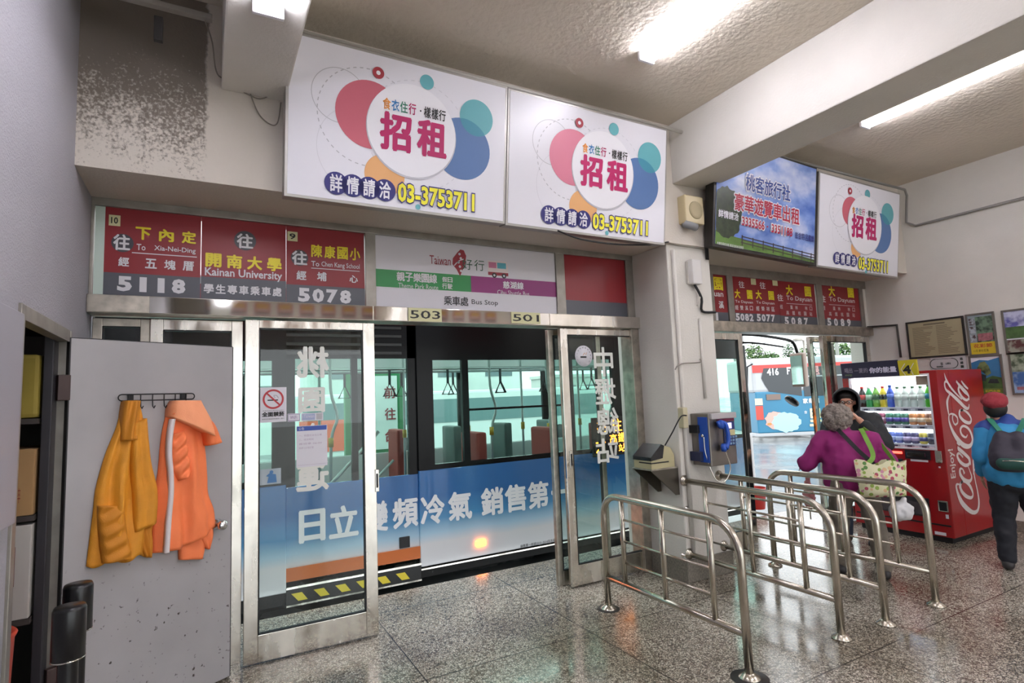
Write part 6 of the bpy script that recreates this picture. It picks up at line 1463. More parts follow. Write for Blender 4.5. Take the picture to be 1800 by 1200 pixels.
def noise_m(name, a, b, sc): 
    m_ = mat(name, a, 0.5, var=0.01, vscale=sc); e = [n for n in m_.node_tree.nodes if n.type == 'VALTORGB'][0].color_ramp.elements; e[0].color = (*lin(a), 1); e[1].color = (*lin(b), 1); e[0].position = 0.42; e[1].position = 0.58; return m_
def fn(g, F, w, h):
    g.rect(F, 0, 0, w, h*.30, Yp, .001); g.text(F, '花彩節', (w*.12, h*.16), (w*.88, h*.26), mat('poster_redtext', 'b4482c', 0.5), .002, .02); g.text(F, '11月 新社花海', (w*.1, h*.05), (w*.7, h*.12), INK, .002)
    g.rect(F, w*.3, h*.30, w, h*.95, noise_m('photo_forest', '2c3a30', '6f8a70', 14), .001); g.rect(F, w*.34, h*.33, w*.94, h*.52, PKP, .0015)
    for k in range(3): g.rect(F, w*.03, h*(.33+.21*k), w*.27, h*(.50+.21*k), noise_m('photo_small', '4c3a3a', 'b0b8c0', 18), .0015)
rposter('travel_poster', 'tourism poster with yellow foot and wooded photo, upper left of the four wall posters', ((1697, 553), (1757, 623)), ALF, fn, mat('poster_grey', '8f9aa0', 0.5), group='wall posters')
def fn(g, F, w, h):
    g.rect(F, 0, 0, w, h*.14, mat('poster_olive', '6a7a3a', 0.5), .001); g.text(F, '大溪 石門水庫', (w*.08, h*.03), (w*.9, h*.10), Yp, .002, .02)
    g.poly(F, [(0, h*.14), (w, h*.14), (w, h*.42), (w*.7, h*.48), (w*.4, h*.40), (0, h*.46)], GP, .001); g.poly(F, [(w*.18, h*.70), (w*.32, h*.86), (w*.48, h*.88), (w*.60, h*.75), (w*.66, h*.55), (w*.5, h*.48), (w*.36, h*.6)], noise_m('photo_rock', '2f3a24', '7a8454', 10), .002)
    g.poly(F, [(w*.12, h*.36), (w*.45, h*.34), (w*.48, h*.5), (w*.3, h*.55), (w*.12, h*.5)], DKP, .003); g.poly(F, [(w*.5, h*.28), (w*.9, h*.27), (w*.85, h*.38), (w*.6, h*.4)], DKP, .003)
    g.poly(F, [(0, h*.86), (w*.3, h*.93), (w*.6, h*.90), (w, h*.97), (w, h), (0, h)], WPR, .0012)
rposter('travel_poster', 'blue sky landscape poster with a round rock, lower left of the four wall posters', ((1703, 626), (1770, 694)), ALF, fn, BPp, group='wall posters')
def fn(g, F, w, h):
    g.rect(F, 0, h*.62, w, h, noise_m('photo_lilac', '5c5aa0', 'c4c8e0', 8), .001); g.rect(F, 0, h*.34, w, h*.62, GP, .001); g.rect(F, 0, 0, w, h*.30, noise_m('photo_parade', '5a3030', 'a0a090', 16), .001); g.rect(F, 0, h*.31, w, h*.33, WPR, .0015)
rposter('travel_poster', 'lilac and green travel poster at the right picture edge, upper row', ((1760, 546), (1832, 619)), ALF, fn, mat('poster_grey'), group='wall posters')
def fn(g, F, w, h):
    g.rect(F, 0, h*.55, w, h, noise_m('photo_trees', '4a5a44', 'a8b09a', 12), .001); g.rect(F, 0, 0, w, h*.54, noise_m('photo_water', '3f66a0', '9ab0cc', 10), .0012); g.rect(F, w*.1, h*.08, w*.9, h*.16, PKP, .002)
rposter('travel_poster', 'blue water travel poster at the right picture edge, lower row', ((1772, 620), (1842, 693)), ALF, fn, mat('poster_grey'), group='wall posters')
MB().tube([FR.p(*FR.px(1512, 576), 0.02), FR.p(*FR.px(1578, 571), 0.02), FR.p(*FR.px(1585, 628), 0.02)], 0.014, mat('dark_pipe', '3a3430', 0.5), 8).build('black_pipe', None, 'thin black pipe bending down the wall between the door header and the framed notice', 'pipe')
# ------------------------------------------------------------------ people
def solid(name, parts, mm, parent, vox=0.012, sm=6, disp=0.0, dsize=0.09, label=None, extra=None):
    """one continuous surface grown over capsules ('c', p0, r0, p1, r1) and ellipsoids ('e', centre, radii, axis_x, axis_z)"""
    me = bpy.data.meshes.new('tmp'); bm = bmesh.new()
    for P in parts:
        if P[0] == 'c':
            a, ra, b, rb = V(P[1]), P[2], V(P[3]), P[4]; d = (b-a); L_ = d.length; d.normalize(); q_ = MB(); pts = []; rad = []
            for k in range(5): t = math.pi/2*k/4; pts.append(a-d*ra*math.cos(t)); rad.append(max(ra*math.sin(t), 1e-3))
            for k in range(1, 5): pts.append(a+d*L_*k/5); rad.append(ra+(rb-ra)*k/5)
            for k in range(5): t = math.pi/2*k/4; pts.append(b+d*rb*math.sin(t)); rad.append(max(rb*math.cos(t), 1e-3))
            fl = P[5] if len(P) > 5 else 1.0
            q_.tube(pts, rad, mm, 14, flat=fl); vs = [bm.verts.new(v) for v in q_.v]
            for f in q_.f:
                try: bm.faces.new([vs[i] for i in f])
                except ValueError: pass
        else:
            c, rd = V(P[1]), P[2]; X_ = V(P[3] if len(P) > 3 else (1, 0, 0)).normalized(); Z_ = V(P[4] if len(P) > 4 else (0, 0, 1)); Z_ = (Z_-X_*Z_.dot(X_)).normalized(); Y_ = Z_.cross(X_)
            M_ = Matrix(((X_.x*rd[0], Y_.x*rd[1], Z_.x*rd[2], c.x), (X_.y*rd[0], Y_.y*rd[1], Z_.y*rd[2], c.y), (X_.z*rd[0], Y_.z*rd[1], Z_.z*rd[2], c.z), (0, 0, 0, 1)))
            bmesh.ops.create_uvsphere(bm, u_segments=20, v_segments=12, radius=1.0, matrix=M_)
    bmesh.ops.recalc_face_normals(bm, faces=bm.faces[:]); bm.to_mesh(me); bm.free()
    o = bpy.data.objects.new('tmp', me); COL.objects.link(o)
    r_ = o.modifiers.new('r', 'REMESH'); r_.mode = 'VOXEL'; r_.voxel_size = vox
    s_ = o.modifiers.new('s', 'SMOOTH'); s_.factor = 0.6; s_.iterations = sm
    if disp:
        tx = bpy.data.textures.new('folds', 'CLOUDS'); tx.noise_scale = dsize; tx.noise_depth = 1
        d_ = o.modifiers.new('d', 'DISPLACE'); d_.texture = tx; d_.strength = disp; d_.mid_level = 0.5; d_.texture_coords = 'GLOBAL'
    dg = bpy.context.evaluated_depsgraph_get(); dg.update()
    m2 = bpy.data.meshes.new_from_object(o.evaluated_get(dg)); bpy.data.objects.remove(o)
    org = V(parent['_o'][:]) if parent is not None else V((0, 0, 0))
    for v in m2.vertices: v.co -= org
    m2.materials.clear(); m2.materials.append(mm); m2.polygons.foreach_set('use_smooth', [True]*len(m2.polygons)); m2.polygons.foreach_set('material_index', [0]*len(m2.polygons)); m2.name = name
    b = bpy.data.objects.new(name, m2); COL.objects.link(b)
    if parent is not None: b.parent = parent
    if label: b['label'] = label
    return b
SK = mat('skin', 'c09078', 0.5, var=0.05, vscale=12); 
class Fig:
    def __init__(s, base, face): s.b = V(base); s.f = V(face).normalized(); s.r = s.f.cross(V((0, 0, 1))).normalized()
    def __call__(s, right, fwd, up): return s.b + s.r*right + s.f*fwd + V((0, 0, up))
def hand(P, wrist, dirv, palmn, curl=0.5, L_=0.17, side=1):
    """palm, four bent fingers of different lengths and a thumb from the side of the palm"""
    w_ = V(wrist); d = V(dirv).normalized(); n_ = V(palmn); n_ = (n_-d*n_.dot(d)).normalized(); s_ = d.cross(n_)*side; out = []
    out.append(('e', w_+d*L_*0.27, (L_*0.30, L_*0.21, L_*0.09), d, n_))
    for i, (off, ln) in enumerate(((0.15, 0.42), (0.055, 0.48), (-0.045, 0.45), (-0.14, 0.35))):
        p = w_+d*L_*0.48+s_*L_*off; dd = d; rr = L_*0.052
        for k in range(3):
            ang = curl*(0.5+0.45*k); dd = (d*math.cos(ang)+n_*math.sin(ang)).normalized(); q_ = p+dd*L_*ln*(0.42, 0.33, 0.25)[k]; out.append(('c', p, rr, q_, rr*0.9)); p = q_; rr *= 0.9
    p = w_+d*L_*0.15+s_*L_*0.16; q_ = p+(d*0.6+s_*0.7+n_*0.3).normalized()*L_*0.24; out += [('c', p, L_*0.065, q_, L_*0.055), ('c', q_, L_*0.055, q_+(d*0.9+n_*0.4).normalized()*L_*0.18, L_*0.045)]
    return out
def head_parts(c, f, h=0.225):
    f = V(f).normalized(); Z = V((0, 0, 1)); r_ = f.cross(Z).normalized(); u = r_.cross(f).normalized(); s = h/0.225
    g_ = lambda a, b, cc: c + r_*a*s + f*b*s + u*cc*s
    return [('e', g_(0, -0.012, 0.02), (0.075*s, 0.095*s, 0.095*s), r_, u), ('e', g_(0, 0.03, -0.045), (0.052*s, 0.058*s, 0.068*s), r_, u), ('c', g_(0, 0.055, -0.078), 0.024*s, g_(0, 0.06, -0.085), 0.022*s),
        ('c', g_(0, 0.082, 0.012), 0.010*s, g_(0, 0.102, -0.022), 0.014*s), ('e', g_(0, 0.082, -0.052), (0.024*s, 0.012*s, 0.009*s), r_, u), ('e', g_(0, 0.078, 0.03), (0.055*s, 0.016*s, 0.012*s), r_, u),
        ('e', g_(0.076, -0.005, -0.008), (0.010*s, 0.018*s, 0.030*s), r_, u), ('e', g_(-0.076, -0.005, -0.008), (0.010*s, 0.018*s, 0.030*s), r_, u)], g_

# --- woman in purple, back to the viewer, leaning on the farthest railing
Wf = Fig((4.98, 2.98, 0), (0.80, 0.60, 0))
wr = thing('person', 'grey haired person in a magenta jacket leaning on the farthest railing, seen from behind', 'person', Wf.b)
hc = Wf(-0.06, 0.10, 1.335)
hp, hg = head_parts(hc, (0.70, 0.62, -0.15), 0.205)
hipL, hipR = Wf(-0.09, -0.02, 0.76), Wf(0.09, -0.02, 0.76); knL, knR = Wf(-0.12, 0.04, 0.42), Wf(0.15, 0.0, 0.42); anL, anR = Wf(-0.14, 0.0, 0.09), Wf(0.17, -0.06, 0.09)
shL, shR = Wf(-0.18, 0.07, 1.15), Wf(0.17, 0.06, 1.15); nk = Wf(-0.03, 0.07, 1.21)
elL = Wf(-0.33, 0.06, 0.935); haL = Wf(-0.33, 0.30, 0.90); elR = Wf(0.30, 0.10, 0.96); haR = Wf(0.24, 0.32, 1.0)
bp = hp + [('c', nk, 0.05, hc-V((0, 0, 0.06)), 0.05), ('e', Wf(0, 0.0, 0.80), (0.16, 0.11, 0.13), Wf.r), ('e', Wf(-0.01, 0.05, 1.02), (0.15, 0.08, 0.18), Wf.r, (0, 0, 1)), ('c', Wf(0, 0.01, 0.8), 0.10, Wf(-0.01, 0.05, 1.08), 0.09)]
for a, b, c in ((hipL, knL, anL), (hipR, knR, anR)): bp += [('c', a, 0.078, b, 0.055), ('c', b, 0.052, c, 0.034), ('e', c+Wf.f*0.06-V((0, 0, 0.05)), (0.10, 0.04, 0.035), Wf.f)]
for a, b, c in ((shL, elL, haL), (shR, elR, haR)): bp += [('c', a, 0.05, b, 0.038), ('c', b, 0.036, c, 0.026)]
bp += hand(bp, haL, (Wf.f*0.6-Wf.r*0.1-V((0, 0, 0.7))), -V((0, 0, 1))+Wf.f*-0.5, 0.9, 0.16) + hand(bp, haR, Wf.f, (0, 0, -1), 0.7, 0.16, -1)
solid('body', bp, SK, wr, 0.010, 3)
MG = mat('magenta_jacket', '8f1d6a', 0.75, var=0.10, vscale=12, bump=0.3, bscale=200)
jp = [('c', Wf(0, 0.0, 0.80), 0.165, Wf(-0.01, 0.02, 1.0), 0.17, 0.8), ('c', Wf(-0.10, 0.02, 0.80), 0.12, Wf(-0.09, 0.04, 1.09), 0.115), ('c', Wf(0.10, 0.01, 0.80), 0.12, Wf(0.09, 0.04, 1.09), 0.115), ('c', shL, 0.085, shR, 0.085), ('c', Wf(-0.03, 0.04, 1.16), 0.10, nk+V((0, 0, 0.035)), 0.068),
    ('c', shL, 0.088, elL, 0.075), ('c', elL, 0.074, haL-Wf.f*0.04, 0.05), ('c', shR, 0.088, elR, 0.072), ('c', elR, 0.07, haR-Wf.f*0.04, 0.048)]
solid('jacket', jp, MG, wr, 0.012, 6, 0.050, 0.12)
KH = mat('khaki_trousers', '6f675c', 0.8, var=0.12, vscale=9, bump=0.3, bscale=160)
tp_ = [('c', Wf(-0.06, -0.01, 0.74), 0.115, Wf(0.06, -0.01, 0.74), 0.115)]
for a, b, c in ((hipL, knL, anL), (hipR, knR, anR)): tp_ += [('c', a, 0.105, b, 0.078), ('c', b, 0.078, c+V((0, 0, 0.01)), 0.066)]
solid('trousers', tp_, KH, wr, 0.013, 5, 0.028, 0.07)
for c in (anL, anR): solid('shoe', [('c', c-Wf.f*0.03-V((0, 0, 0.045)), 0.045, c+Wf.f*0.13-V((0, 0, 0.052)), 0.038), ('e', c-V((0, 0, 0.02)), (0.05, 0.05, 0.05))], mat('dark_shoe', '2a2628', 0.5), wr, 0.010, 3)
rn = random.Random(4); HG_ = mat('grey_hair', '8a8078', 0.7, var=0.35, vscale=40, bump=1.0, bscale=90)
cp = [('e', hc+V((0, 0, 0.02))-Wf.f*0.03, (0.108, 0.108, 0.108)), ('e', hc-V((0, 0, 0.06))-Wf.f*0.055, (0.085, 0.07, 0.06), Wf.r)]
for i in range(110):
    th = rn.uniform(0, 6.283); ph = math.acos(rn.uniform(-0.8, 1)); d = V((math.sin(ph)*math.cos(th), math.sin(ph)*math.sin(th), math.cos(ph)))
    if d.dot(Wf.f) > 0.6 and d.z < 0.4: continue
    c = hc+V((0, 0, 0.012))-Wf.f*0.03+d*0.108; cp.append(('e', c, (0.030, 0.030, 0.022), d.cross(V((0.3, 0.2, 1))), d))
solid('curly_hair', cp, HG_, wr, 0.007, 1, 0.022, 0.02)
def strap(name, pts, w_, mm, parent, nrm):
    P_ = smooth_path(pts, 6); vs = []; fs = []
    for i, p in enumerate(P_):
        t = (P_[min(i+1, len(P_)-1)]-P_[max(i-1, 0)]).normalized(); s_ = t.cross(V(nrm)).normalized(); n_ = s_.cross(t).normalized()
        for a, b in ((-1, 1), (1, 1), (1, -1), (-1, -1)): vs.append(p+s_*a*w_/2+n_*b*0.003)
    for i in range(len(P_)-1):
        for k in range(4): fs.append((i*4+k, (i+1)*4+k, (i+1)*4+(k+1) % 4, i*4+(k+1) % 4))
    return MB().add(vs, fs, mm, False).build(name, parent)
bk = -Wf.f
strap('shoulder_strap', [Wf(-0.07, -0.02, 1.245), Wf(-0.03, -0.10, 1.19), Wf(0.06, -0.155, 1.07), Wf(0.16, -0.15, 0.96), Wf(0.22, -0.06, 0.90)], 0.034, mat('strap_black', '17161a', 0.6), wr, bk)
# floral tote
tc_ = Wf(0.20, -0.19, 0.0)
tb = thing('tote_bag', 'green and cream floral tote bag hanging at the side of the person in magenta', 'bag', tc_+V((0, 0, 0.66)))
def floral():
    m_ = bpy.data.materials.new('floral_cloth'); m_.use_nodes = True; n = m_.node_tree; b = n.nodes['Principled BSDF']; t_ = n.nodes.new('ShaderNodeTexCoord'); v_ = n.nodes.new('ShaderNodeTexVoronoi'); v_.inputs['Scale'].default_value = 30
    n.links.new(t_.outputs['Object'], v_.inputs['Vector']); s_ = n.nodes.new('ShaderNodeSeparateColor'); n.links.new(v_.outputs['Color'], s_.inputs[0])
    r_ = n.nodes.new('ShaderNodeValToRGB'); r_.color_ramp.interpolation = 'CONSTANT'; e = r_.color_ramp.elements
    e[0].position = 0; e[0].color = (*lin('d8d6ac'), 1); e[1].position = 0.3; e[1].color = (*lin('8fa84a'), 1)
    for p_, c_ in ((0.48, 'd9b48a'), (0.6, 'a8485c'), (0.74, '5f8a46'), (0.86, 'c98aa0')): q_ = e.new(p_); q_.color = (*lin(c_), 1)
    n.links.new(s_.outputs[0], r_.inputs[0]); g_ = n.nodes.new('ShaderNodeMath'); g_.operation = 'LESS_THAN'; g_.inputs[1].default_value = 0.48; n.links.new(v_.outputs['Distance'], g_.inputs[0])
    mx = n.nodes.new('ShaderNodeMix'); mx.data_type = 'RGBA'; n.links.new(g_.outputs[0], mx.inputs[0]); mx.inputs[6].default_value = (*lin('dcd9b4'), 1); n.links.new(r_.outputs[0], mx.inputs[7]); n.links.new(mx.outputs[2], b.inputs['Base Color']); b.inputs['Roughness'].default_value = 0.7
    return m_
TX_ = Wf.r*0.85+Wf.f*0.35; TX_.normalize(); TN = TX_.cross(V((0, 0, 1)))
vs = []; fs = []; nu, nv = 12, 12
for sd in (0, 1):
    for j in range(nv+1):
        for i in range(nu+1):
            s_ = i/nu*2-1; t_ = j/nv; e_ = max(0, 1-s_*s_)**0.5; w_ = 0.185+0.03*t_; th = (0.065-0.03*t_)*e_*(min(1, t_*6+0.25))
            sag = -0.025*(1-abs(s_))*t_ + 0.02*math.sin(s_*6)*t_
            vs.append(tc_+TX_*s_*w_+V((0, 0, 0.70+0.30*t_+sag))+TN*(th if sd == 0 else -th)+TN*0.012*noise.noise(V((s_*3, t_*4, sd))))
N_ = (nu+1)*(nv+1)
for j in range(nv):
    for i in range(nu): a = j*(nu+1)+i; fs += [(a, a+1, a+nu+2, a+nu+1), (N_+a, N_+a+nu+1, N_+a+nu+2, N_+a+1)]
for i in range(nu): fs.append((i, N_+i, N_+i+1, i+1))
MB().add(vs, fs, floral(), True).build('bag_body', tb)
GS = mat('green_strap', '6c9a34', 0.6)
strap('bag_strap', [tc_+TX_*-0.12+V((0, 0, 0.95))+TN*-0.03, Wf(0.16, -0.15, 1.03), Wf(0.12, -0.075, 1.20), Wf(0.11, 0.02, 1.245)], 0.036, GS, tb, bk)
strap('bag_strap', [tc_+TX_*0.12+V((0, 0, 0.95))+TN*0.03, Wf(0.30, -0.02, 1.02), Wf(0.22, 0.05, 1.16), Wf(0.13, 0.06, 1.25)], 0.03, GS, tb, (1, 0, 0))
pb = thing('plastic_bag', 'white translucent plastic bag hanging below the floral tote', 'bag', tc_+V((0, 0, 0.45))+TX_*0.12)
solid('bag_body', [('e', tc_+V((0, 0, 0.58))+TX_*0.13, (0.10, 0.06, 0.08), TX_), ('c', tc_+V((0, 0, 0.6))+TX_*0.13, 0.05, tc_+V((0, 0, 0.68))+TX_*0.16, 0.015)], mat('white_plastic_bag', 'cfcfd2', 0.4), pb, 0.012, 2, 0.03, 0.05)
um = thing('umbrella', 'folded pink umbrella hanging from the left hand of the person in magenta', 'umbrella', Wf(-0.36, 0.30, 0.45))
hL2 = haL-V((0, 0, 0.08))+Wf.f*0.03
solid('canopy', [('c', hL2-V((0, 0, 0.06)), 0.018, hL2-V((0, 0, 0.26)), 0.055), ('c', hL2-V((0, 0, 0.22)), 0.05, hL2-V((0, 0, 0.34)), 0.022)], mat('pink_umbrella', 'b87878', 0.6), um, 0.009, 2, 0.035, 0.03)
MB().tube([hL2+V((0, 0, 0.03)), hL2-V((0, 0, 0.44))], 0.006, STEEL, 7).tube([hL2+V((0, 0, 0.05)), hL2-V((0, 0, 0.05))], 0.014, BLACK, 10).build('shaft', um)

# --- person in a black hood behind, facing left
Mf = Fig((5.98, 3.52, 0), (-0.93, -0.30, 0))
mr_ = thing('person', 'person in glasses and black hood before the vending machine, hand raised to the face', 'person', Mf.b)
hc = Mf(0, 0.10, 1.455); mface = V((-0.93, -0.42, -0.12)); hp, hg = head_parts(hc, mface, 0.215)
shL, shR = Mf(-0.19, 0.0, 1.27), Mf(0.19, 0.0, 1.27); elL = Mf(-0.30, 0.08, 1.03); mouth = hg(-0.035, 0.125, -0.055); haL = mouth+V((0, 0, -0.11))-Mf.r*0.07-Mf.f*0.0
elR = Mf(0.25, 0.02, 0.99); haR = Mf(0.22, 0.22, 0.88)
bp = hp + [('c', Mf(0, 0.03, 1.28), 0.055, hc-V((0, 0, 0.08)), 0.05), ('e', Mf(0, 0, 0.88), (0.17, 0.12, 0.15), Mf.r), ('c', Mf(0, 0, 0.9), 0.13, Mf(0, 0, 1.2), 0.14)]
hips = [(Mf(-0.09, 0, 0.83), Mf(-0.10, 0.03, 0.46), Mf(-0.11, 0, 0.09)), (Mf(0.09, 0, 0.83), Mf(0.12, 0.05, 0.46), Mf(0.13, 0.04, 0.09))]
for a, b, c in hips: bp += [('c', a, 0.085, b, 0.058), ('c', b, 0.055, c, 0.036), ('e', c+Mf.f*0.06-V((0, 0, 0.05)), (0.11, 0.042, 0.035), Mf.f)]
for a, b, c in ((shL, elL, haL), (shR, elR, haR)): bp += [('c', a, 0.055, b, 0.042), ('c', b, 0.04, c, 0.028)]
bp += hand(None, haL, (mouth-haL)+Mf.r*0.02, -Mf.r*-1, 0.75, 0.17, -1) + hand(None, haR, V((-0.5, -0.2, -0.6)), Mf.f*-1, 0.5, 0.17)
solid('body', bp, SK, mr_, 0.008, 2)
BJ = mat('black_jacket', '26292b', 0.7, bump=0.3, bscale=150)
jp = [('c', Mf(-0.05, 0, 0.84), 0.165, Mf(-0.05, 0, 1.16), 0.155), ('c', Mf(0.05, 0, 0.84), 0.165, Mf(0.05, 0, 1.16), 0.155), ('c', shL, 0.085, shR, 0.085), ('c', shL, 0.09, elL, 0.072), ('c', elL, 0.07, haL+(elL-haL)*0.22, 0.046), ('c', shR, 0.09, elR, 0.072), ('c', elR, 0.068, haR+(elR-haR)*0.2, 0.046), ('e', Mf(0, -0.03, 1.31), (0.12, 0.11, 0.06), Mf.r)]
solid('jacket', jp, BJ, mr_, 0.013, 6, 0.045, 0.12)
# hood: a thick open shell round the head
fz = mface.normalized(); vs = []; fs = []; nu, nv = 18, 12; rr_ = fz.cross(V((0, 0, 1))).normalized(); uu = rr_.cross(fz)
for ly, off in ((0, 0.0), (1, -0.010)):
    for j in range(nv+1):
        ph = math.pi*(0.0+0.63*j/nv)        # from the back pole towards the face
        for i in range(nu):
            th = 2*math.pi*i/nu; d = -fz*math.cos(ph)+(rr_*math.cos(th)+uu*math.sin(th))*math.sin(ph)
            R_ = 0.128+off+0.012*max(0, math.sin(th))+ (0.015*max(0, math.sin(th)) if j > nv-3 else 0)+(0.02 if math.sin(th) < -0.6 else 0)
            vs.append(hc+V((0, 0, 0.005))+d*R_+fz*(0.02+0.022*max(0, math.sin(th))*(j/nv)**2)+d*0.006*noise.noise(d*4))
n1 = (nv+1)*nu
for j in range(nv):
    for i in range(nu): a = j*nu+i; b = j*nu+(i+1) % nu; fs += [(a, b, b+nu, a+nu), (n1+a, n1+a+nu, n1+b+nu, n1+b)]
for i in range(nu): a = nv*nu+i; b = nv*nu+(i+1) % nu; fs.append((a, b, n1+b, n1+a))
MB().add(vs, fs, BJ, True).build('hood', mr_)
tp_ = [('c', Mf(-0.06, 0, 0.80), 0.12, Mf(0.06, 0, 0.80), 0.12)]
for a, b, c in hips: tp_ += [('c', a, 0.105, b, 0.078), ('c', b, 0.076, c+V((0, 0, 0.01)), 0.06)]
solid('trousers', tp_, mat('navy_trousers', '232a38', 0.8), mr_, 0.014, 5, 0.02, 0.07)
for a, b, c in hips: solid('shoe', [('c', c-Mf.f*0.03-V((0, 0, 0.045)), 0.045, c+Mf.f*0.14-V((0, 0, 0.052)), 0.038), ('e', c-V((0, 0, 0.02)), (0.05, 0.05, 0.05))], mat('dark_shoe'), mr_, 0.011, 3)
solid('hair', [('e', hg(0, -0.02, 0.045), (0.082, 0.095, 0.085), rr_), ('e', hg(0, 0.05, 0.075), (0.06, 0.035, 0.025), rr_)], mat('black_hair', '1b1816', 0.6), mr_, 0.010, 2)
m = MB(); GF = mat('glasses_black', '151515', 0.3)
for s_ in (-1, 1):
    c = hg(s_*0.033, 0.105, 0.008); m.tube([c+rr_*0.026*math.cos(t)+uu*0.018*math.sin(t) for t in [2*math.pi*k/14 for k in range(14)]], 0.003, GF, 6, closed=True); m.tube([hg(s_*0.06, 0.10, 0.012), hg(s_*0.08, 0.0, 0.012)], 0.003, GF, 6)
m.tube([hg(-0.008, 0.106, 0.012), hg(0.008, 0.106, 0.012)], 0.003, GF, 6); m.build('glasses', mr_)
m = MB()
for s_ in (-1, 1): m.lathe([(0.012, 0), (0.010, 0.004), (0.001, 0.006)], mat('eye_white', 'd8d2cc', 0.3), hg(s_*0.031, 0.083, 0.008), 12, fz).lathe([(0.006, 0.006), (0.001, 0.0075)], INK, hg(s_*0.031, 0.083, 0.008), 10, fz)
m.build('eyes', mr_)

# --- person in a red beret walking out of the right edge
Rf = Fig((6.17, 2.27, 0), (0.86, 0.10, 0))
pr = thing('person', 'person in a red beret and blue jacket walking at the right edge', 'person', Rf.b)
Rf.f = V((0.93, 0.36, 0)).normalized(); Rf.r = Rf.f.cross(V((0, 0, 1))).normalized()
hc = Rf(-0.07, 0.04, 1.375); hp, hg = head_parts(hc, Rf.f, 0.21)
shL, shR = Rf(-0.15, 0, 1.19), Rf(0.16, 0, 1.19); elL, elR = Rf(-0.20, -0.03, 0.95), Rf(0.25, -0.02, 0.95); haL, haR = Rf(-0.22, 0.12, 0.78), Rf(0.27, 0.08, 0.76)
hips = [(Rf(-0.08, 0, 0.78), Rf(-0.10, 0.05, 0.43), Rf(-0.11, -0.04, 0.09)), (Rf(0.08, 0, 0.78), Rf(0.12, 0.20, 0.45), Rf(0.13, 0.34, 0.10))]
bp = hp + [('c', Rf(0, 0.02, 1.2), 0.052, hc-V((0, 0, 0.07)), 0.048), ('e', Rf(0, 0, 0.82), (0.165, 0.12, 0.15), Rf.r), ('c', Rf(0, 0, 0.85), 0.13, Rf(0, 0, 1.12), 0.13)]
for a, b, c in hips: bp += [('c', a, 0.085, b, 0.058), ('c', b, 0.055, c, 0.036), ('e', c+Rf.f*0.06-V((0, 0, 0.05)), (0.11, 0.042, 0.035), Rf.f)]
for a, b, c in ((shL, elL, haL), (shR, elR, haR)): bp += [('c', a, 0.052, b, 0.04), ('c', b, 0.038, c, 0.027)]
bp += hand(None, haL, Rf.f*0.3-V((0, 0, 1)), Rf.r, 0.5, 0.16) + hand(None, haR, Rf.f*0.3-V((0, 0, 1)), -Rf.r, 0.5, 0.16, -1)
solid('body', bp, SK, pr, 0.010, 2)
CY = mat('cyan_jacket', '2f8fc4', 0.6, var=0.08, vscale=8); NB = mat('navy_panel', '24408c', 0.6); GP2 = mat('green_panel', '2c7a62', 0.6)
solid('jacket', [('c', Rf(-0.05, 0, 0.83), 0.165, Rf(-0.04, 0, 1.12), 0.145), ('c', Rf(0.05, 0, 0.83), 0.165, Rf(0.04, 0, 1.12), 0.145)], CY, pr, 0.013, 6, 0.028, 0.10)
solid('jacket_yoke', [('c', shL, 0.085, shR, 0.085), ('c', Rf(0, 0.0, 1.22), 0.075, Rf(0, 0.02, 1.27), 0.062), ('c', shR, 0.09, elR, 0.076), ('c', elR, 0.074, haR+(elR-haR)*0.15, 0.048)], NB, pr, 0.013, 6, 0.02, 0.09)
solid('left_sleeve', [('c', shL-V((0, 0, 0.01)), 0.088, elL, 0.075), ('c', elL, 0.073, haL+(elL-haL)*0.15, 0.048)], CY, pr, 0.013, 6, 0.02, 0.09)
tp_ = [('c', Rf(-0.06, 0, 0.76), 0.12, Rf(0.06, 0, 0.76), 0.12)]
for a, b, c in hips: tp_ += [('c', a, 0.11, b, 0.085), ('c', b, 0.083, c+V((0, 0, 0.01)), 0.066)]
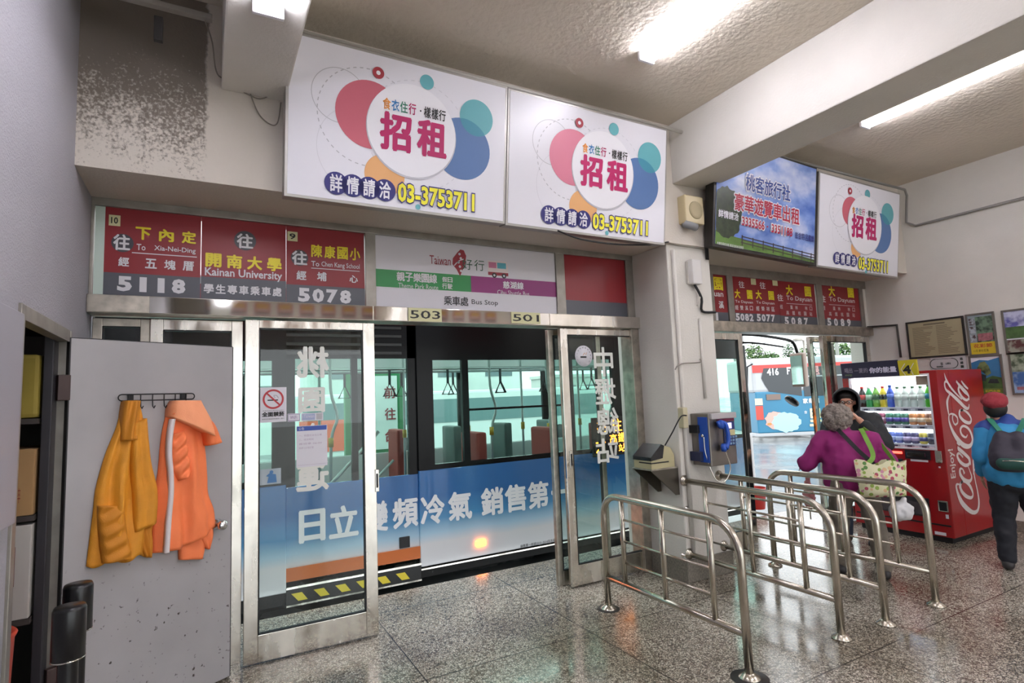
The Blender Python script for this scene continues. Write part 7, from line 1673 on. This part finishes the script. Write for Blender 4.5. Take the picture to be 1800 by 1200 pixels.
solid('trousers', tp_, mat('dark_navy_trousers', '14161f', 0.8), pr, 0.014, 5, 0.025, 0.07)
for a, b, c in hips: solid('shoe', [('c', c-Rf.f*0.03-V((0, 0, 0.045)), 0.045, c+Rf.f*0.14-V((0, 0, 0.052)), 0.038), ('e', c-V((0, 0, 0.02)), (0.05, 0.05, 0.05))], mat('dark_shoe'), pr, 0.011, 3)
solid('hair', [('e', hg(0, -0.03, 0.0), (0.085, 0.085, 0.085), Rf.r)], mat('black_hair'), pr, 0.010, 2)
solid('beret', [('e', hg(0, -0.02, 0.075), (0.095, 0.105, 0.072), Rf.r, V((0, 0, 1))-Rf.f*0.25), ('e', hg(0, -0.06, 0.05), (0.088, 0.075, 0.065), Rf.r)], mat('red_beret', '8f2833', 0.8, bump=0.5, bscale=120), pr, 0.010, 3, 0.018, 0.06)
bpk = thing('backpack', 'dark grey backpack with green straps on the back of the person in the red beret', 'backpack', Rf(0, -0.22, 0.86))
solid('bag_body', [('c', Rf(-0.07, -0.20, 0.97), 0.095, Rf(-0.05, -0.18, 1.12), 0.07), ('c', Rf(0.07, -0.20, 0.97), 0.095, Rf(0.05, -0.18, 1.12), 0.07), ('c', Rf(-0.06, -0.22, 0.95), 0.10, Rf(0.06, -0.22, 0.95), 0.10)], mat('backpack_grey', '34303c', 0.7, var=0.1), bpk, 0.012, 5, 0.018, 0.08)
solid('front_pocket', [('c', Rf(-0.06, -0.29, 0.93), 0.055, Rf(0.06, -0.29, 0.93), 0.055)], mat('pocket_green', '1e4a42', 0.7), bpk, 0.011, 4)
MB().tube([Rf(-0.07, -0.35, 0.955), Rf(0, -0.352, 0.96), Rf(0.07, -0.35, 0.955)], 0.004, STEEL, 6).build('zip', bpk)
for s_ in (-1, 1): strap('bag_strap', [Rf(s_*0.05, -0.17, 1.17), Rf(s_*0.10, -0.10, 1.255), Rf(s_*0.12, 0.0, 1.285), Rf(s_*0.13, 0.09, 1.23)], 0.045, GP2, bpk, (0, 0, 1))
